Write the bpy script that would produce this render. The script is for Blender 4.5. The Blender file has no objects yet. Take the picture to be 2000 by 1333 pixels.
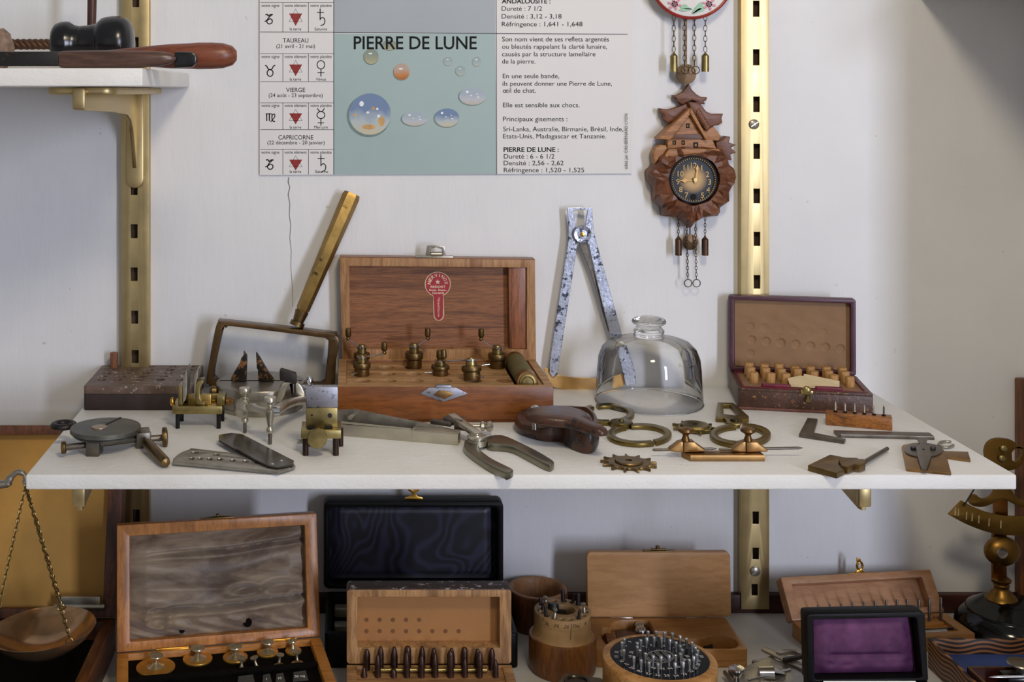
import bpy, bmesh, math, random
from math import sin, cos, pi, radians, atan2, hypot
from mathutils import Vector, Matrix
S = bpy.context.scene
COL = S.collection
V = Vector
R = random.Random(11)
# ---------------------------------------------------------------- camera
F, PX, PY, CY, CZ = 2400.0, 680.0, 178.0, -1.3333, 1.521   # focal length and principal point in 2000x1333 px
cam = bpy.data.cameras.new('camera')
cam.sensor_fit = 'HORIZONTAL'; cam.sensor_width = 36.0; cam.lens = F / 2000 * 36
cam.shift_x = (1000 - PX) / 2000; cam.shift_y = (PY - 666.5) / 2000
cam.clip_start = 0.02
camo = bpy.data.objects.new('camera', cam); COL.objects.link(camo)
camo.location = (0, CY, CZ); camo.rotation_euler = (pi / 2, 0, 0)
S.camera = camo
# ---------------------------------------------------------------- world, lamps, exposure
W = bpy.data.worlds.new('World'); S.world = W; W.use_nodes = True
bg = W.node_tree.nodes['Background']; bg.inputs[0].default_value = (0.90, 0.91, 0.96, 1); bg.inputs[1].default_value = 0.25
S.view_settings.view_transform = 'Standard'; S.view_settings.look = 'None'
S.view_settings.exposure = 0.17; S.view_settings.gamma = 1.0; S.view_settings.use_curve_mapping = False
def area(name, loc, target, sx, sy, power, col):
    l = bpy.data.lights.new(name, 'AREA'); l.shape = 'RECTANGLE'; l.size = sx; l.size_y = sy
    l.energy = power; l.color = col
    o = bpy.data.objects.new(name, l); COL.objects.link(o); o.location = loc
    o.rotation_euler = (V(target) - V(loc)).to_track_quat('-Z', 'Y').to_euler()
    return o
area('window_daylight', (1.56, -2.95, 1.70), (0.2, 0, 1.3), 0.26, 1.3, 41, (0.76, 0.81, 1.0))
area('ceiling_lamp', (0.24, -1.1, 2.15), (0.24, -0.1, 1.2), 0.20, 0.20, 5.2, (1.0, 0.86, 0.64))
area('front_fill', (-0.9, -3.2, 1.7), (0.1, 0, 1.3), 1.6, 1.6, 1.5, (0.98, 0.96, 0.95))  # added fill light behind the camera, softly brightening everything from the front

def sc(y): return F / (y - CY)
def at_y(px, py, y):
    s = sc(y); return V(((px - PX) / s, y, CZ - (py - PY) / s))
def at_z(px, py, z):
    D = (CZ - z) * F / (py - PY); return V(((px - PX) * D / F, CY + D, z))
SH, CT = 1.2, 0.958          # top of the main shelf, top of the counter below

# ---------------------------------------------------------------- materials
def C(h):
    f = lambda c: c / 12.92 if c <= 0.04045 else ((c + 0.055) / 1.055) ** 2.4
    return tuple(f(int(h[i:i + 2], 16) / 255) for i in (0, 2, 4)) + (1,)
class NT:
    def __init__(s, name):
        s.m = bpy.data.materials.new(name); s.m.use_nodes = True
        s.t = s.m.node_tree; s.b = s.t.nodes['Principled BSDF']; s.tc = s.n('ShaderNodeTexCoord')
    def n(s, ty, **k):
        x = s.t.nodes.new(ty)
        for a, v in k.items(): setattr(x, a, v)
        return x
    def l(s, a, b): s.t.links.new(a, b)
    def map(s, scale, rot=(0, 0, 0)):
        m = s.n('ShaderNodeMapping'); m.inputs['Scale'].default_value = scale; m.inputs['Rotation'].default_value = rot
        s.l(s.tc.outputs['Object'], m.inputs[0]); return m.outputs[0]
    def noise(s, vec, scale, detail=4, rough=.55, dist=0):
        x = s.n('ShaderNodeTexNoise'); x.inputs['Scale'].default_value = scale; x.inputs['Detail'].default_value = detail
        x.inputs['Roughness'].default_value = rough; x.inputs['Distortion'].default_value = dist
        s.l(vec, x.inputs['Vector']); return x.outputs[0]
    def ramp(s, fac, stops):
        r = s.n('ShaderNodeValToRGB'); e = r.color_ramp.elements
        while len(e) < len(stops): e.new(0.5)
        for i, (p, c) in enumerate(stops): e[i].position = p; e[i].color = c
        s.l(fac, r.inputs[0]); return r.outputs[0]
    def mix(s, fac, a, b, mode='MIX'):
        x = s.n('ShaderNodeMix', data_type='RGBA', blend_type=mode)
        for k, v in ((0, fac), (6, a), (7, b)):
            if hasattr(v, 'is_linked'): s.l(v, x.inputs[k])
            else: x.inputs[k].default_value = v
        return x.outputs[2]
    def bump(s, h, strength, dist=.001):
        x = s.n('ShaderNodeBump'); x.inputs['Strength'].default_value = strength; x.inputs['Distance'].default_value = dist
        s.l(h, x.inputs['Height']); s.l(x.outputs[0], s.b.inputs['Normal'])
    def set(s, col=None, rough=None, metal=None, **k):
        for key, v in (('Base Color', col), ('Roughness', rough), ('Metallic', metal)):
            if v is None: continue
            if hasattr(v, 'is_linked'): s.l(v, s.b.inputs[key])
            else: s.b.inputs[key].default_value = v
        for key, v in k.items(): s.b.inputs[key.replace('_', ' ')].default_value = v
def shade(c, k): return tuple(min(1, x * k) for x in c[:3]) + (1,)
def plain(name, h, rough=.5, metal=0, var=.25, sc_=70, bump=.0, bs=400, spots=None, **k):
    t = NT(name); c = C(h); v = t.map((1, 1, 1))
    n = t.noise(v, sc_, 5, .6)
    col = t.ramp(n, [(.3, shade(c, 1 - var)), (.7, shade(c, 1 + var))])
    if spots:
        hs, amount, ssc = spots
        m = t.ramp(t.noise(v, ssc, 6, .7), [(amount, (0, 0, 0, 1)), (amount + .06, (1, 1, 1, 1))])
        col = t.mix(m, col, C(hs))
    rr = t.n('ShaderNodeMapRange'); rr.inputs[3].default_value = max(.03, rough - .1); rr.inputs[4].default_value = rough + .12
    t.l(n, rr.inputs[0])
    t.set(col, rr.outputs[0], metal, **k)
    if bump: t.bump(t.noise(v, bs, 4, .6), bump)
    return t.m
def wood(name, c1, c2, axis='x', sc_=9, rough=.45, stretch=14, bump=.12, dark=None, **k):
    t = NT(name)
    a = {'x': (1, stretch, stretch), 'y': (stretch, 1, stretch), 'z': (stretch, stretch, 1)}[axis]
    v = t.map(a)
    n1 = t.noise(v, sc_, 6, .62, .6); n2 = t.noise(v, sc_ * 7, 3, .7)
    col = t.ramp(n1, [(.32, C(c2)), (.5, C(c1)), (.72, shade(C(c1), 1.22))])
    col = t.mix(t.ramp(n2, [(.40, (0, 0, 0, 1)), (.54, (1, 1, 1, 1))]), t.mix(.55, col, C(dark or c2)), col)
    t.set(col, rough, 0, **k); t.bump(n2, bump, .0006)
    return t.m
wall_m = NT('wall_paint')
_v = wall_m.map((1, 1, .22)); _n = wall_m.noise(_v, 45, 6, .6); _n2 = wall_m.noise(wall_m.map((1, 1, 1)), 7, 4, .5)
_c = wall_m.ramp(_n2, [(.3, (.69, .69, .70, 1)), (.7, (.77, .765, .765, 1))])
_sp = wall_m.ramp(wall_m.noise(wall_m.map((1, 1, 1)), 95, 2, .5), [(.765, (0, 0, 0, 1)), (.79, (1, 1, 1, 1))])
wall_m.set(wall_m.mix(_sp, _c, (.56, .53, .50, 1)), .55); wall_m.bump(_n, .55, .0018); WALL = wall_m.m
sh_m = NT('shelf_paint')
_v = sh_m.map((1, 1, 1)); _n = sh_m.noise(_v, 30, 6, .65)
_c = sh_m.ramp(sh_m.noise(_v, 16, 4, .5), [(.3, (.735, .72, .68, 1)), (.7, (.79, .785, .765, 1))])
_sp = sh_m.ramp(sh_m.noise(sh_m.map((1, 1.6, 1)), 210, 3, .6), [(.685, (0, 0, 0, 1)), (.73, (1, 1, 1, 1))])
_msk = sh_m.ramp(sh_m.noise(_v, 18, 2, .5), [(.52, (0, 0, 0, 1)), (.68, (1, 1, 1, 1))])
_f = sh_m.n('ShaderNodeMath', operation='MULTIPLY'); sh_m.l(_sp, _f.inputs[0]); sh_m.l(_msk, _f.inputs[1])
sh_m.set(sh_m.mix(_f.outputs[0], _c, (.42, .33, .26, 1)), .5); sh_m.bump(sh_m.noise(sh_m.map((.6, 1, 1)), 150, 6, .75), .55, .0016); SHELF = sh_m.m
COUNTER = plain('counter_white', 'd6d4ce', .5, 0, .05, 12, .05)
RAIL = plain('satin_brass', 'c0ab7c', .40, 1, .10, 30)
BRASS = plain('aged_brass', '9a8a5a', .36, 1, .28, 60, .05)
BRASSD = plain('dark_brass', '78623e', .40, 1, .35, 80, .08)
BRASSG = plain('yellow_brass', 'a48a50', .34, 1, .2, 50)
GOLD = plain('gilt_brass', 'd2a24a', .28, 1, .18, 70)
BRONZE = plain('brown_bronze', '957348', .38, 1, .25, 60, .04)
STEEL = plain('grey_steel', '9c968a', .34, .8, .22, 90, .04)
STEELD = plain('dark_steel', '6a6359', .36, .8, .3, 90, .06)
IRON = plain('blackened_iron', '3a3634', .48, .8, .35, 80, .1)
NICKEL = plain('nickel', 'b9b2a0', .30, .85, .12, 60)
CHROME = plain('chrome', 'c9cacd', .16, 1, .05, 60)
PIT = plain('pitted_steel', 'b9bdca', .28, .85, .15, 60, .2, 300, spots=('46474f', .535, 120))
ETCH = plain('etched_plate', 'a4a4ac', .45, 1, .12, 60, .1, 300, spots=('5d5a5c', .56, 140))
COPPER = plain('copper', 'a98662', .15, .85, .3, 30)
BLACK = plain('black_gloss', '0a0a0a', .16, 0, .2, 60, Specular_IOR_Level=.35)
BLACKC = plain('chipped_black', '111113', .22, 0, .2, 60, spots=('7a6648', .68, 120))
VOID = plain('dark_recess', '100c09', .9)
GLASS = NT('clear_glass'); GLASS.set((1, 1, 1, 1), .01, 0, Transmission_Weight=1.0, IOR=1.46); GLASS = GLASS.m
t = NT('thin_glass'); t.t.nodes.remove(t.b); lw = t.n('ShaderNodeLayerWeight'); lw.inputs[0].default_value = .42
tr = t.n('ShaderNodeBsdfTransparent'); gl = t.n('ShaderNodeBsdfGlossy'); gl.inputs['Roughness'].default_value = .02; mx = t.n('ShaderNodeMixShader')
t.l(t.ramp(lw.outputs['Facing'], [(.0, (.985, .985, .98, 1)), (.75, (.95, .95, .935, 1)), (.93, (.80, .79, .76, 1)), (1, (.5, .49, .46, 1))]), tr.inputs[0])
fr_ = t.n('ShaderNodeFresnel'); fr_.inputs[0].default_value = 1.46; t.l(fr_.outputs[0], mx.inputs[0]); t.l(tr.outputs[0], mx.inputs[1]); t.l(gl.outputs[0], mx.inputs[2])
t.l(mx.outputs[0], [x for x in t.t.nodes if x.type == 'OUTPUT_MATERIAL'][0].inputs[0]); THIN = t.m
OAK = wood('oak', '8c5a35', '553018', 'x', 9, .5, 16, .2)
OAKP = wood('pale_oak', 'b08a5e', '86592f', 'x', 8, .55, 14, .2)
OAKV = wood('pale_oak_upright', 'a67d52', '7d5029', 'z', 8, .55, 14, .2)
MAHO = wood('mahogany', '834c20', '5a3111', 'x', 7, .35, 7, .06)
MAHOV = wood('mahogany_upright', '8c5535', '54301d', 'z', 7, .4, 10, .06)
ORANGE = wood('orange_walnut', 'b0742f', '84501d', 'x', 6, .35, 8, .05)
ORANGEV = wood('orange_walnut_upright', 'b0743a', '865224', 'z', 6, .35, 8, .05)
BEECH = wood('beech', 'c0905c', 'b07d4a', 'x', 5, .5, 5, .04, 'ae7c4c')
BEECHD = wood('honey_beech', 'a97843', '96632f', 'x', 5, .45, 6, .04, '96642f')
PALE = wood('weathered_pine', 'a67d50', '6d4b2b', 'x', 7, .6, 9, .35)
PALEV = wood('weathered_pine_upright', 'a67d50', '6d4b2b', 'z', 7, .6, 9, .35)
TEAK = wood('striped_teak', '9a6026', '55300e', 'x', 5, .4, 30, .1)
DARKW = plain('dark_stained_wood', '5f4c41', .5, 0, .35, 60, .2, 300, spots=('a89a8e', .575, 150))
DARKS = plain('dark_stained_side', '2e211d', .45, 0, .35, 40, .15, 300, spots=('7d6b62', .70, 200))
CARVE = wood('carved_walnut', '70432a', '482715', 'x', 12, .45, 4, .15)
CARVEL = wood('carved_limewood', 'a87545', '7c4f2c', 'x', 12, .5, 8, .15)
REDW = wood('red_handle_wood', '77402a', '4d2517', 'x', 8, .38, 6, .1)
BROWNW = wood('brown_case_wood', '5a4034', '3a2720', 'x', 8, .35, 8, .08)
CUPW = wood('cup_wood', '70401f', '43200d', 'z', 9, .45, 5, .1)
CORK = wood('vial_cork', 'b58a52', '8d6334', 'z', 14, .6, 5, .3)
LEATH = plain('brown_leather', '452a1b', .42, 0, .35, 50, .5, 260, spots=('9a6a3c', .585, 260))
LEATHP = plain('purple_leather', '4a2736', .42, 0, .3, 60, .2, 300)
LEATHB = plain('black_leather', '0f0e0e', .45, 0, .3, 60, .2, 500, Specular_IOR_Level=.16)
LEATHR = plain('red_brown_leather', '4a2c1d', .34, 0, .5, 40, .35, 140, spots=('191211', .53, 38))
TANP = plain('tan_paper', '8a6a4c', .75, 0, .14, 30, .2, 60)
MAROON = plain('maroon_strip', '6b1a2c', .45)
CREAM = plain('cream_paper', 'c9b48c', .7, 0, .12, 30)
VELVET = plain('black_velvet', '0d0a08', .95, 0, .4, 90, .2, 900, Specular_IOR_Level=.08)
BLUE = plain('blue_lining', '2f4278', .8, 0, .18, 50, .1, 300)
GOLDL = plain('ochre_lining', 'b4863e', .7, 0, .22, 9, .25, 130)
WHITE = plain('white_enamel', 'e8e6e2', .3, 0, .03)
# ---------------------------------------------------------------- mesh builder
I4 = Matrix.Identity(4)
def T(x, y, z): return Matrix.Translation((x, y, z))
def RX(a): return Matrix.Rotation(a, 4, 'X')
def RY(a): return Matrix.Rotation(a, 4, 'Y')
def RZ(a): return Matrix.Rotation(a, 4, 'Z')
def align(p, d):            # local z along d, origin p
    return T(*p) @ V(d).to_track_quat('Z', 'Y').to_matrix().to_4x4()
FONT = None
class MB:
    def __init__(s, M=I4): s.bm = bmesh.new(); s.M = M
    def raw(s, verts, faces, M=None):
        M = s.M if M is None else s.M @ M
        vs = [s.bm.verts.new(M @ V(v)) for v in verts]
        for f in faces:
            try: s.bm.faces.new([vs[i] for i in f])
            except ValueError: pass
        return s
    def box(s, x0, x1, y0, y1, z0, z1, bev=0, M=None, seg=2):
        b = bmesh.new()
        vs = [b.verts.new((x, y, z)) for x in (x0, x1) for y in (y0, y1) for z in (z0, z1)]
        for f in ((0, 1, 3, 2), (4, 6, 7, 5), (0, 4, 5, 1), (2, 3, 7, 6), (0, 2, 6, 4), (1, 5, 7, 3)): b.faces.new([vs[i] for i in f])
        if bev: bmesh.ops.bevel(b, geom=b.edges[:], offset=bev, segments=seg, affect='EDGES', profile=.5)
        return s.put(b, M)
    def put(s, b, M=None):
        me = bpy.data.meshes.new('t'); b.to_mesh(me); b.free()
        return s.mesh(me, M)
    def mesh(s, me, M=None):
        me.transform(s.M if M is None else s.M @ M); s.bm.from_mesh(me); bpy.data.meshes.remove(me); return s
    def lathe(s, prof, M=I4, n=32, cap=True):
        vs = []; fs = []
        for r, h in prof: vs += [(max(r, 1e-6) * cos(2 * pi * i / n), max(r, 1e-6) * sin(2 * pi * i / n), h) for i in range(n)]
        for k in range(len(prof) - 1):
            for i in range(n): fs.append((k * n + i, k * n + (i + 1) % n, (k + 1) * n + (i + 1) % n, (k + 1) * n + i))
        if cap and prof[0][0] > 1e-5: fs.append(tuple(range(n))[::-1])
        if cap and prof[-1][0] > 1e-5: fs.append(tuple((len(prof) - 1) * n + i for i in range(n)))
        return s.raw(vs, fs, M)
    def cyl(s, p0, p1, r0, r1=None, n=16):
        d = V(p1) - V(p0); return s.lathe([(r0, 0), (r0 if r1 is None else r1, d.length)], align(p0, d), n)
    def ell(s, c, r, n=20, M=I4):
        k = n // 2; r = (r, r, r) if not hasattr(r, '__len__') else r
        return s.lathe([(sin(pi * i / k), -cos(pi * i / k)) for i in range(k + 1)], M @ T(*c) @ Matrix.Diagonal((*r, 1)), n)
    def slab(s, loops, a, b, ax='z', bev=0, M=None):
        """filled outline (first loop) with holes, pulled from a to b along z (xy outline) or y (xz outline)"""
        cu = bpy.data.curves.new('c', 'CURVE'); cu.dimensions = '2D'; cu.fill_mode = 'BOTH'
        cu.extrude = abs(b - a) / 2 - bev; cu.bevel_depth = bev; cu.bevel_resolution = 1; cu.offset = -bev
        for lp in loops:
            sp = cu.splines.new('POLY'); sp.points.add(len(lp) - 1); sp.use_cyclic_u = True
            for p, q in zip(sp.points, lp): p.co = (q[0], q[1], 0, 1)
        o = bpy.data.objects.new('c', cu); me = bpy.data.meshes.new_from_object(o)
        bpy.data.objects.remove(o); bpy.data.curves.remove(cu)
        K = T(0, 0, (a + b) / 2) if ax == 'z' else T(0, (a + b) / 2, 0) @ RX(pi / 2)
        return s.mesh(me, K if M is None else M @ K)
    def tube(s, pts, r, n=8, closed=False, flat=1.0):
        pts = [V(p) for p in pts]; m = len(pts); rr = r if hasattr(r, '__len__') else [r] * m
        vs = []; fs = []; up = None
        for i, p in enumerate(pts):
            t = (pts[(i + 1) % m] - pts[i - 1]) if closed else (pts[min(i + 1, m - 1)] - pts[max(i - 1, 0)])
            t.normalize()
            if up is None:
                up = V((0, 0, 1)) if abs(t.z) < .9 else V((1, 0, 0))
            a = t.cross(up)
            if a.length < 1e-5: a = t.cross(V((0, 1, .1)))
            a.normalize(); up = a.cross(t).normalized()
            for k in range(n):
                w = 2 * pi * k / n; vs.append(p + a * cos(w) * rr[i] + up * sin(w) * rr[i] * flat)
        for i in range(m if closed else m - 1):
            j = (i + 1) % m
            for k in range(n): fs.append((i * n + k, i * n + (k + 1) % n, j * n + (k + 1) % n, j * n + k))
        if not closed: fs += [tuple(range(n))[::-1], tuple((m - 1) * n + k for k in range(n))]
        return s.raw(vs, fs)
    def loft(s, base, top):
        n = len(base); s.raw(list(base) + list(top), [(i, (i + 1) % n, n + (i + 1) % n, n + i) for i in range(n)] + [tuple(range(n))[::-1], tuple(range(n, 2 * n))]); return s
    def text(s, txt, M, w=None, h=None, depth=.0002, size=1.0, bold=0, shear=0, align_x='LEFT'):
        """lettering in the local xy plane from the origin; w = full width, h = capital height"""
        cu = bpy.data.curves.new('t', 'FONT'); cu.body = txt; cu.size = 1; cu.extrude = 0; cu.offset = bold; cu.shear = shear
        cu.resolution_u = 3
        o = bpy.data.objects.new('t', cu); me = bpy.data.meshes.new_from_object(o)
        bpy.data.objects.remove(o); bpy.data.curves.remove(cu)
        xs = [v.co.x for v in me.vertices]
        if not xs: return s
        x0, x1 = min(xs), max(xs); sy = h / .73; sx = (w / (x1 - x0)) if w else sy
        off = {'LEFT': -x0, 'CENTER': -(x0 + x1) / 2, 'RIGHT': -x1}[align_x]
        return s.mesh(me, M @ Matrix.Diagonal((sx, sy, 1, 1)) @ T(off, 0, 0))
    def grid(s, fn, nu, nv):
        vs = [fn(i / nu, j / nv) for j in range(nv + 1) for i in range(nu + 1)]
        return s.raw(vs, [(j * (nu + 1) + i, j * (nu + 1) + i + 1, (j + 1) * (nu + 1) + i + 1, (j + 1) * (nu + 1) + i) for j in range(nv) for i in range(nu)])
def oval(cx, cy, rx, ry=None, n=32, a0=0, a1=2 * pi):
    ry = rx if ry is None else ry; k = n if a1 - a0 > 6.28 else n - 1
    return [(cx + rx * cos(a0 + (a1 - a0) * i / k), cy + ry * sin(a0 + (a1 - a0) * i / k)) for i in range(n)]
def rrect(x0, x1, y0, y1, r, n=5):
    o = []
    for cx, cy, a in ((x1 - r, y1 - r, 0), (x0 + r, y1 - r, pi / 2), (x0 + r, y0 + r, pi), (x1 - r, y0 + r, 1.5 * pi)):
        o += [(cx + r * cos(a + pi / 2 * i / n), cy + r * sin(a + pi / 2 * i / n)) for i in range(n + 1)]
    return o
def hz(pts, z, ox=0, oy=0, k=1):      # picture points (optionally crop coordinates) -> points of the level plane z
    return [tuple(at_z(ox + x / k, oy + y / k, z))[:2] for x, y in pts]
def vt(pts, y, ox=0, oy=0, k=1):      # picture points -> points of the upright plane y
    r = []
    for a, b in pts:
        p = at_y(ox + a / k, oy + b / k, y); r.append((p.x, p.z))
    return r
WL = {}
def ob(name, mb, mat, par=None, smooth=35, loc=None):
    bm = mb.bm; bmesh.ops.remove_doubles(bm, verts=bm.verts[:], dist=1e-6)
    bmesh.ops.recalc_face_normals(bm, faces=bm.faces[:])
    me = bpy.data.meshes.new(name); bm.to_mesh(me); bm.free()
    o = bpy.data.objects.new(name, me); COL.objects.link(o)
    if loc is None:
        if par is None:
            xs = [v.co for v in me.vertices]
            loc = V(((min(v.x for v in xs) + max(v.x for v in xs)) / 2, (min(v.y for v in xs) + max(v.y for v in xs)) / 2, min(v.z for v in xs)))
        else: loc = WL[par.name]
    loc = V(loc); me.transform(T(*-loc)); WL[o.name] = loc
    if par is None: o.location = loc
    else: o.parent = par; o.location = loc - WL[par.name]
    if mat: me.materials.append(mat)
    if smooth:
        me.polygons.foreach_set('use_smooth', [True] * len(me.polygons)); me.set_sharp_from_angle(angle=radians(smooth))
    return o
def tag(o, label, cat, group=None):
    o['label'] = label; o['category'] = cat
    if group: o['group'] = group
    return o
def thing(name, label, cat, loc, group=None):
    o = bpy.data.objects.new(name, None); COL.objects.link(o); o.location = loc; o.empty_display_size = .01
    WL[o.name] = V(loc); return tag(o, label, cat, group)
def struct(name, mb, mat, smooth=35):
    o = ob(name, mb, mat, None, smooth); o['kind'] = 'structure'; return o
def link_chain(mb, p0, p1, ln, r, w=.55, sag=0):
    """oval links, every other one turned"""
    p0, p1 = V(p0), V(p1); L = (p1 - p0).length; n = max(2, round(L / (ln * .78))); d = (p1 - p0).normalized()
    A = d.to_track_quat('Z', 'Y').to_matrix().to_4x4()
    for i in range(n):
        c = p0.lerp(p1, (i + .5) / n); c.z -= sag * sin(pi * (i + .5) / n)
        K = T(*c) @ A @ RZ(pi / 2 * (i % 2) + .4)
        mb.tube([K @ V((cos(a) * ln * w / 2, 0, sin(a) * ln / 2)) for a in [2 * pi * k / 10 for k in range(10)]], r, 5, True)
ORD = ['first', 'second', 'third', 'fourth', 'fifth', 'sixth', 'seventh', 'eighth', 'ninth', 'tenth', 'eleventh', 'twelfth', 'thirteenth', 'fourteenth', 'fifteenth', 'sixteenth', 'seventeenth', 'eighteenth', 'nineteenth', 'twentieth', 'twenty-first', 'twenty-second', 'twenty-third', 'twenty-fourth']

# ---------------------------------------------------------------- the setting
b = MB(); b.box(-1.6, .7352, 0, .1, 0, 2.6); struct('wall_back', b, WALL)
b = MB(); b.box(.7352, .80, -.45, 0, 0, 2.6); struct('shade_wall_right', b, WALL)  # unseen wall, added and sized to keep daylight off the right end
b = MB(); b.box(-1.6, 1.6, -4, .1, -.05, 0); struct('floor', b, wood('floor_boards', '8a6a48', '5e4329', 'y', 3, .5, 8))
b = MB(); b.box(-1.6, .735, -.62, 0, CT - .025, CT, .003).box(-1.58, .72, -.58, 0, 0, CT - .025); struct('trim_1', b, COUNTER)
b = MB(); b.box(-1.6, .735, -.010, 0, CT, at_y(0, 1163, -.01).z, .0015); struct('baseboard_back', b, wood('baseboard_wood', '45231c', '2a120e', 'x', 6, .5, 8))
b = MB(); x0 = at_y(1992, 900, -.012).x
b.box(x0, .735, -.012, 0, at_y(0, 1163, -.01).z, at_y(0, 742, -.012).z, .002); struct('trim_2', b, wood('strip_wood', '7c4d2c', '4d2c16', 'z', 6, .5, 8))
# hairline crack in the plaster and a tiny nail hole
pts = [(564, 346), (563, 356), (566, 366), (563, 380), (566, 398), (565, 420), (568, 440), (566, 465), (569, 490), (568, 520), (571, 560), (572, 600)]
b = MB(); k = vt(pts, -.0004); wd = [.0009, .0012, .0009, .0011, .0008, .0007, .0007, .0006, .0006, .0005, .0005, .0003]
b.raw([(x - w / 2, -.0004, z) for (x, z), w in zip(k, wd)] + [(x + w / 2, -.0004, z) for (x, z), w in zip(k, wd)],
      [(i, i + 1, i + 1 + len(k), i + len(k)) for i in range(len(k) - 1)])
struct('trim_3', b, plain('crack_shadow', '7b7470', .8))

# ---------------------------------------------------------------- shelves
def rough_board(mb, x0, x1, y0, y1, z0, z1):
    mb.box(x0, x1, y0, y1, z0, z1, .0014, None, 3)
xl, xr = at_y(50, 928, -.3065).x, at_y(1986, 926, -.3065).x
b = MB(); rough_board(b, xl, xr, -.3065, -.002, SH - .0124, SH)
tag(ob('wall_shelf', b, SHELF), 'long white painted shelf across the middle carrying the watchmaker tools', 'shelf')
UZ = CZ - (133 - PY) / sc(-.3065); UB = CZ - (169 - PY) / sc(-.3065); ux = at_y(278, 150, -.3065).x
b = MB(); rough_board(b, -.8, ux, -.3065, -.002, UB, UZ)
tag(ob('wall_shelf', b, SHELF), 'short white shelf end at upper left with black and brown turned tools on it', 'shelf')
b = MB(); rough_board(b, .62, .734, -.295, -.002, 1.622, 1.635)
tag(ob('wall_shelf', b, SHELF), 'white shelf just above the top right corner of the picture', 'shelf')

# ---------------------------------------------------------------- slotted rails and brackets
def rail(pxl, pxr, slots, screws, label, z1=1.75):
    y = -.012; a = at_y(pxl, 500, y).x; c = at_y(pxr, 500, y).x
    t = thing('slotted_rail', label, 'shelf rail', ((a + c) / 2, 0, CT), 'brass slotted shelf rails')
    holes = []
    for cx, cy, w, h in slots:
        p = at_y(cx, cy, y); s = sc(y); holes.append([(p.x - w / s / 2, p.z - h / s / 2), (p.x + w / s / 2, p.z - h / s / 2), (p.x + w / s / 2, p.z + h / s / 2), (p.x - w / s / 2, p.z + h / s / 2)])
    m = MB(); z0 = at_y(0, 1191, y).z
    m.slab([[(a, z0), (c, z0), (c, z1), (a, z1)]] + holes, y, y + .002, 'y', .0004)
    m.box(a, a + .0018, y + .001, 0, z0, z1); m.box(c - .0018, c, y + .001, 0, z0, z1)
    ob('channel', m, RAIL, t)
    m = MB(); m.box(a + .004, c - .004, -.003, -.001, z0 + .002, z1); ob('channel_back', m, plain('slot_wood', '4a382a', .8), t)
    for cx, cy in screws:
        p = at_y(cx, cy, y - .001); m = MB()
        m.lathe([(.0054, 0), (.0054, .0012), (.004, .0022), (0, .0025)], T(p.x, y, p.z) @ RX(pi / 2), 20)
        m.box(-.0046, .0046, -.0006, .0006, .0018, .0029, 0, T(p.x, y, p.z) @ RX(pi / 2) @ RZ(.6)); ob('screw', m, STEEL, t)
    return t
rail(236.5, 291, [(262, 370, 13, 22), (262, 452, 13, 27), (262, 536, 13, 26), (263, 620, 13, 25), (264, 697, 13, 25), (265, 2, 13, 24), (264, 88, 13, 30), (266, 1008, 13, 24), (266, 1078, 13, 22), (266, 1150, 13, 22)], [(262, 410)][:0],
     'satin brass slotted shelf rail on the wall left of the gem chart')
rail(1447.5, 1502.5, [(1477, 17, 12, 31), (1477, 112, 12, 31), (1477.5, 204, 12, 30), (1478, 296, 12, 29), (1478, 383, 12, 28), (1478.5, 467, 12, 27), (1478.5, 551, 12, 26), (1476, 1012, 12, 24), (1476, 1082, 12, 22), (1474, 1153, 12, 22)], [(1473, 243), (1475, 1117)],
     'bright satin brass slotted shelf rail right of the cuckoo clock')
def bracket(cx, top, label, short=False):
    t = thing('shelf_bracket', label, 'bracket', (cx, -.012, top - .108), 'brass shelf brackets')
    m = MB(); m.slab([rrect(cx - .030, cx + .030, -.285, -.012, .012)], top - .007, top - .0005, 'z', .0015); ob('flange', m, RAIL, t)
    m = MB()   # web in the yz plane
    prof = [(-.014, -.006), (-.288, -.006), (-.288, -.019), (-.282, -.0205), (-.15, -.024), (-.07, -.0285), (-.05, -.034), (-.038, -.046), (-.028, -.066), (-.02, -.085), (-.014, -.09)]
    if short: prof = prof[:2] + [(-.288, -.0235), (-.281, -.0245), (-.19, -.012), (-.1, -.0085), (-.014, -.0085)]
    m.slab([[(y, top + z) for y, z in prof]], -.0022, .0022, 'z', .0008, T(cx, 0, 0) @ RZ(pi / 2) @ RX(pi / 2)); ob('web', m, RAIL, t)
    if not short: m = MB(); m.slab([[(cx - .0095, top - .006)] + oval(cx, top - .0975, .0095, .0105, 14, pi, 2 * pi) + [(cx + .0095, top - .006)]], -.0185, -.0125, 'y', .0018); ob('foot', m, RAIL, t)
    m = MB(); m.box(cx - .0055, cx + .0055, -.292, -.285, top - .020, top - .001, .002); ob('front_hook', m, RAIL, t)
bracket(-.2285, UB, 'curved brass bracket holding the upper left shelf')
bracket(-.2285, SH - .0124, 'brass bracket tip under the left front of the middle shelf', True)
bracket(.4385, SH - .0124, 'brass bracket tip under the right front of the middle shelf', True)
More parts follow.
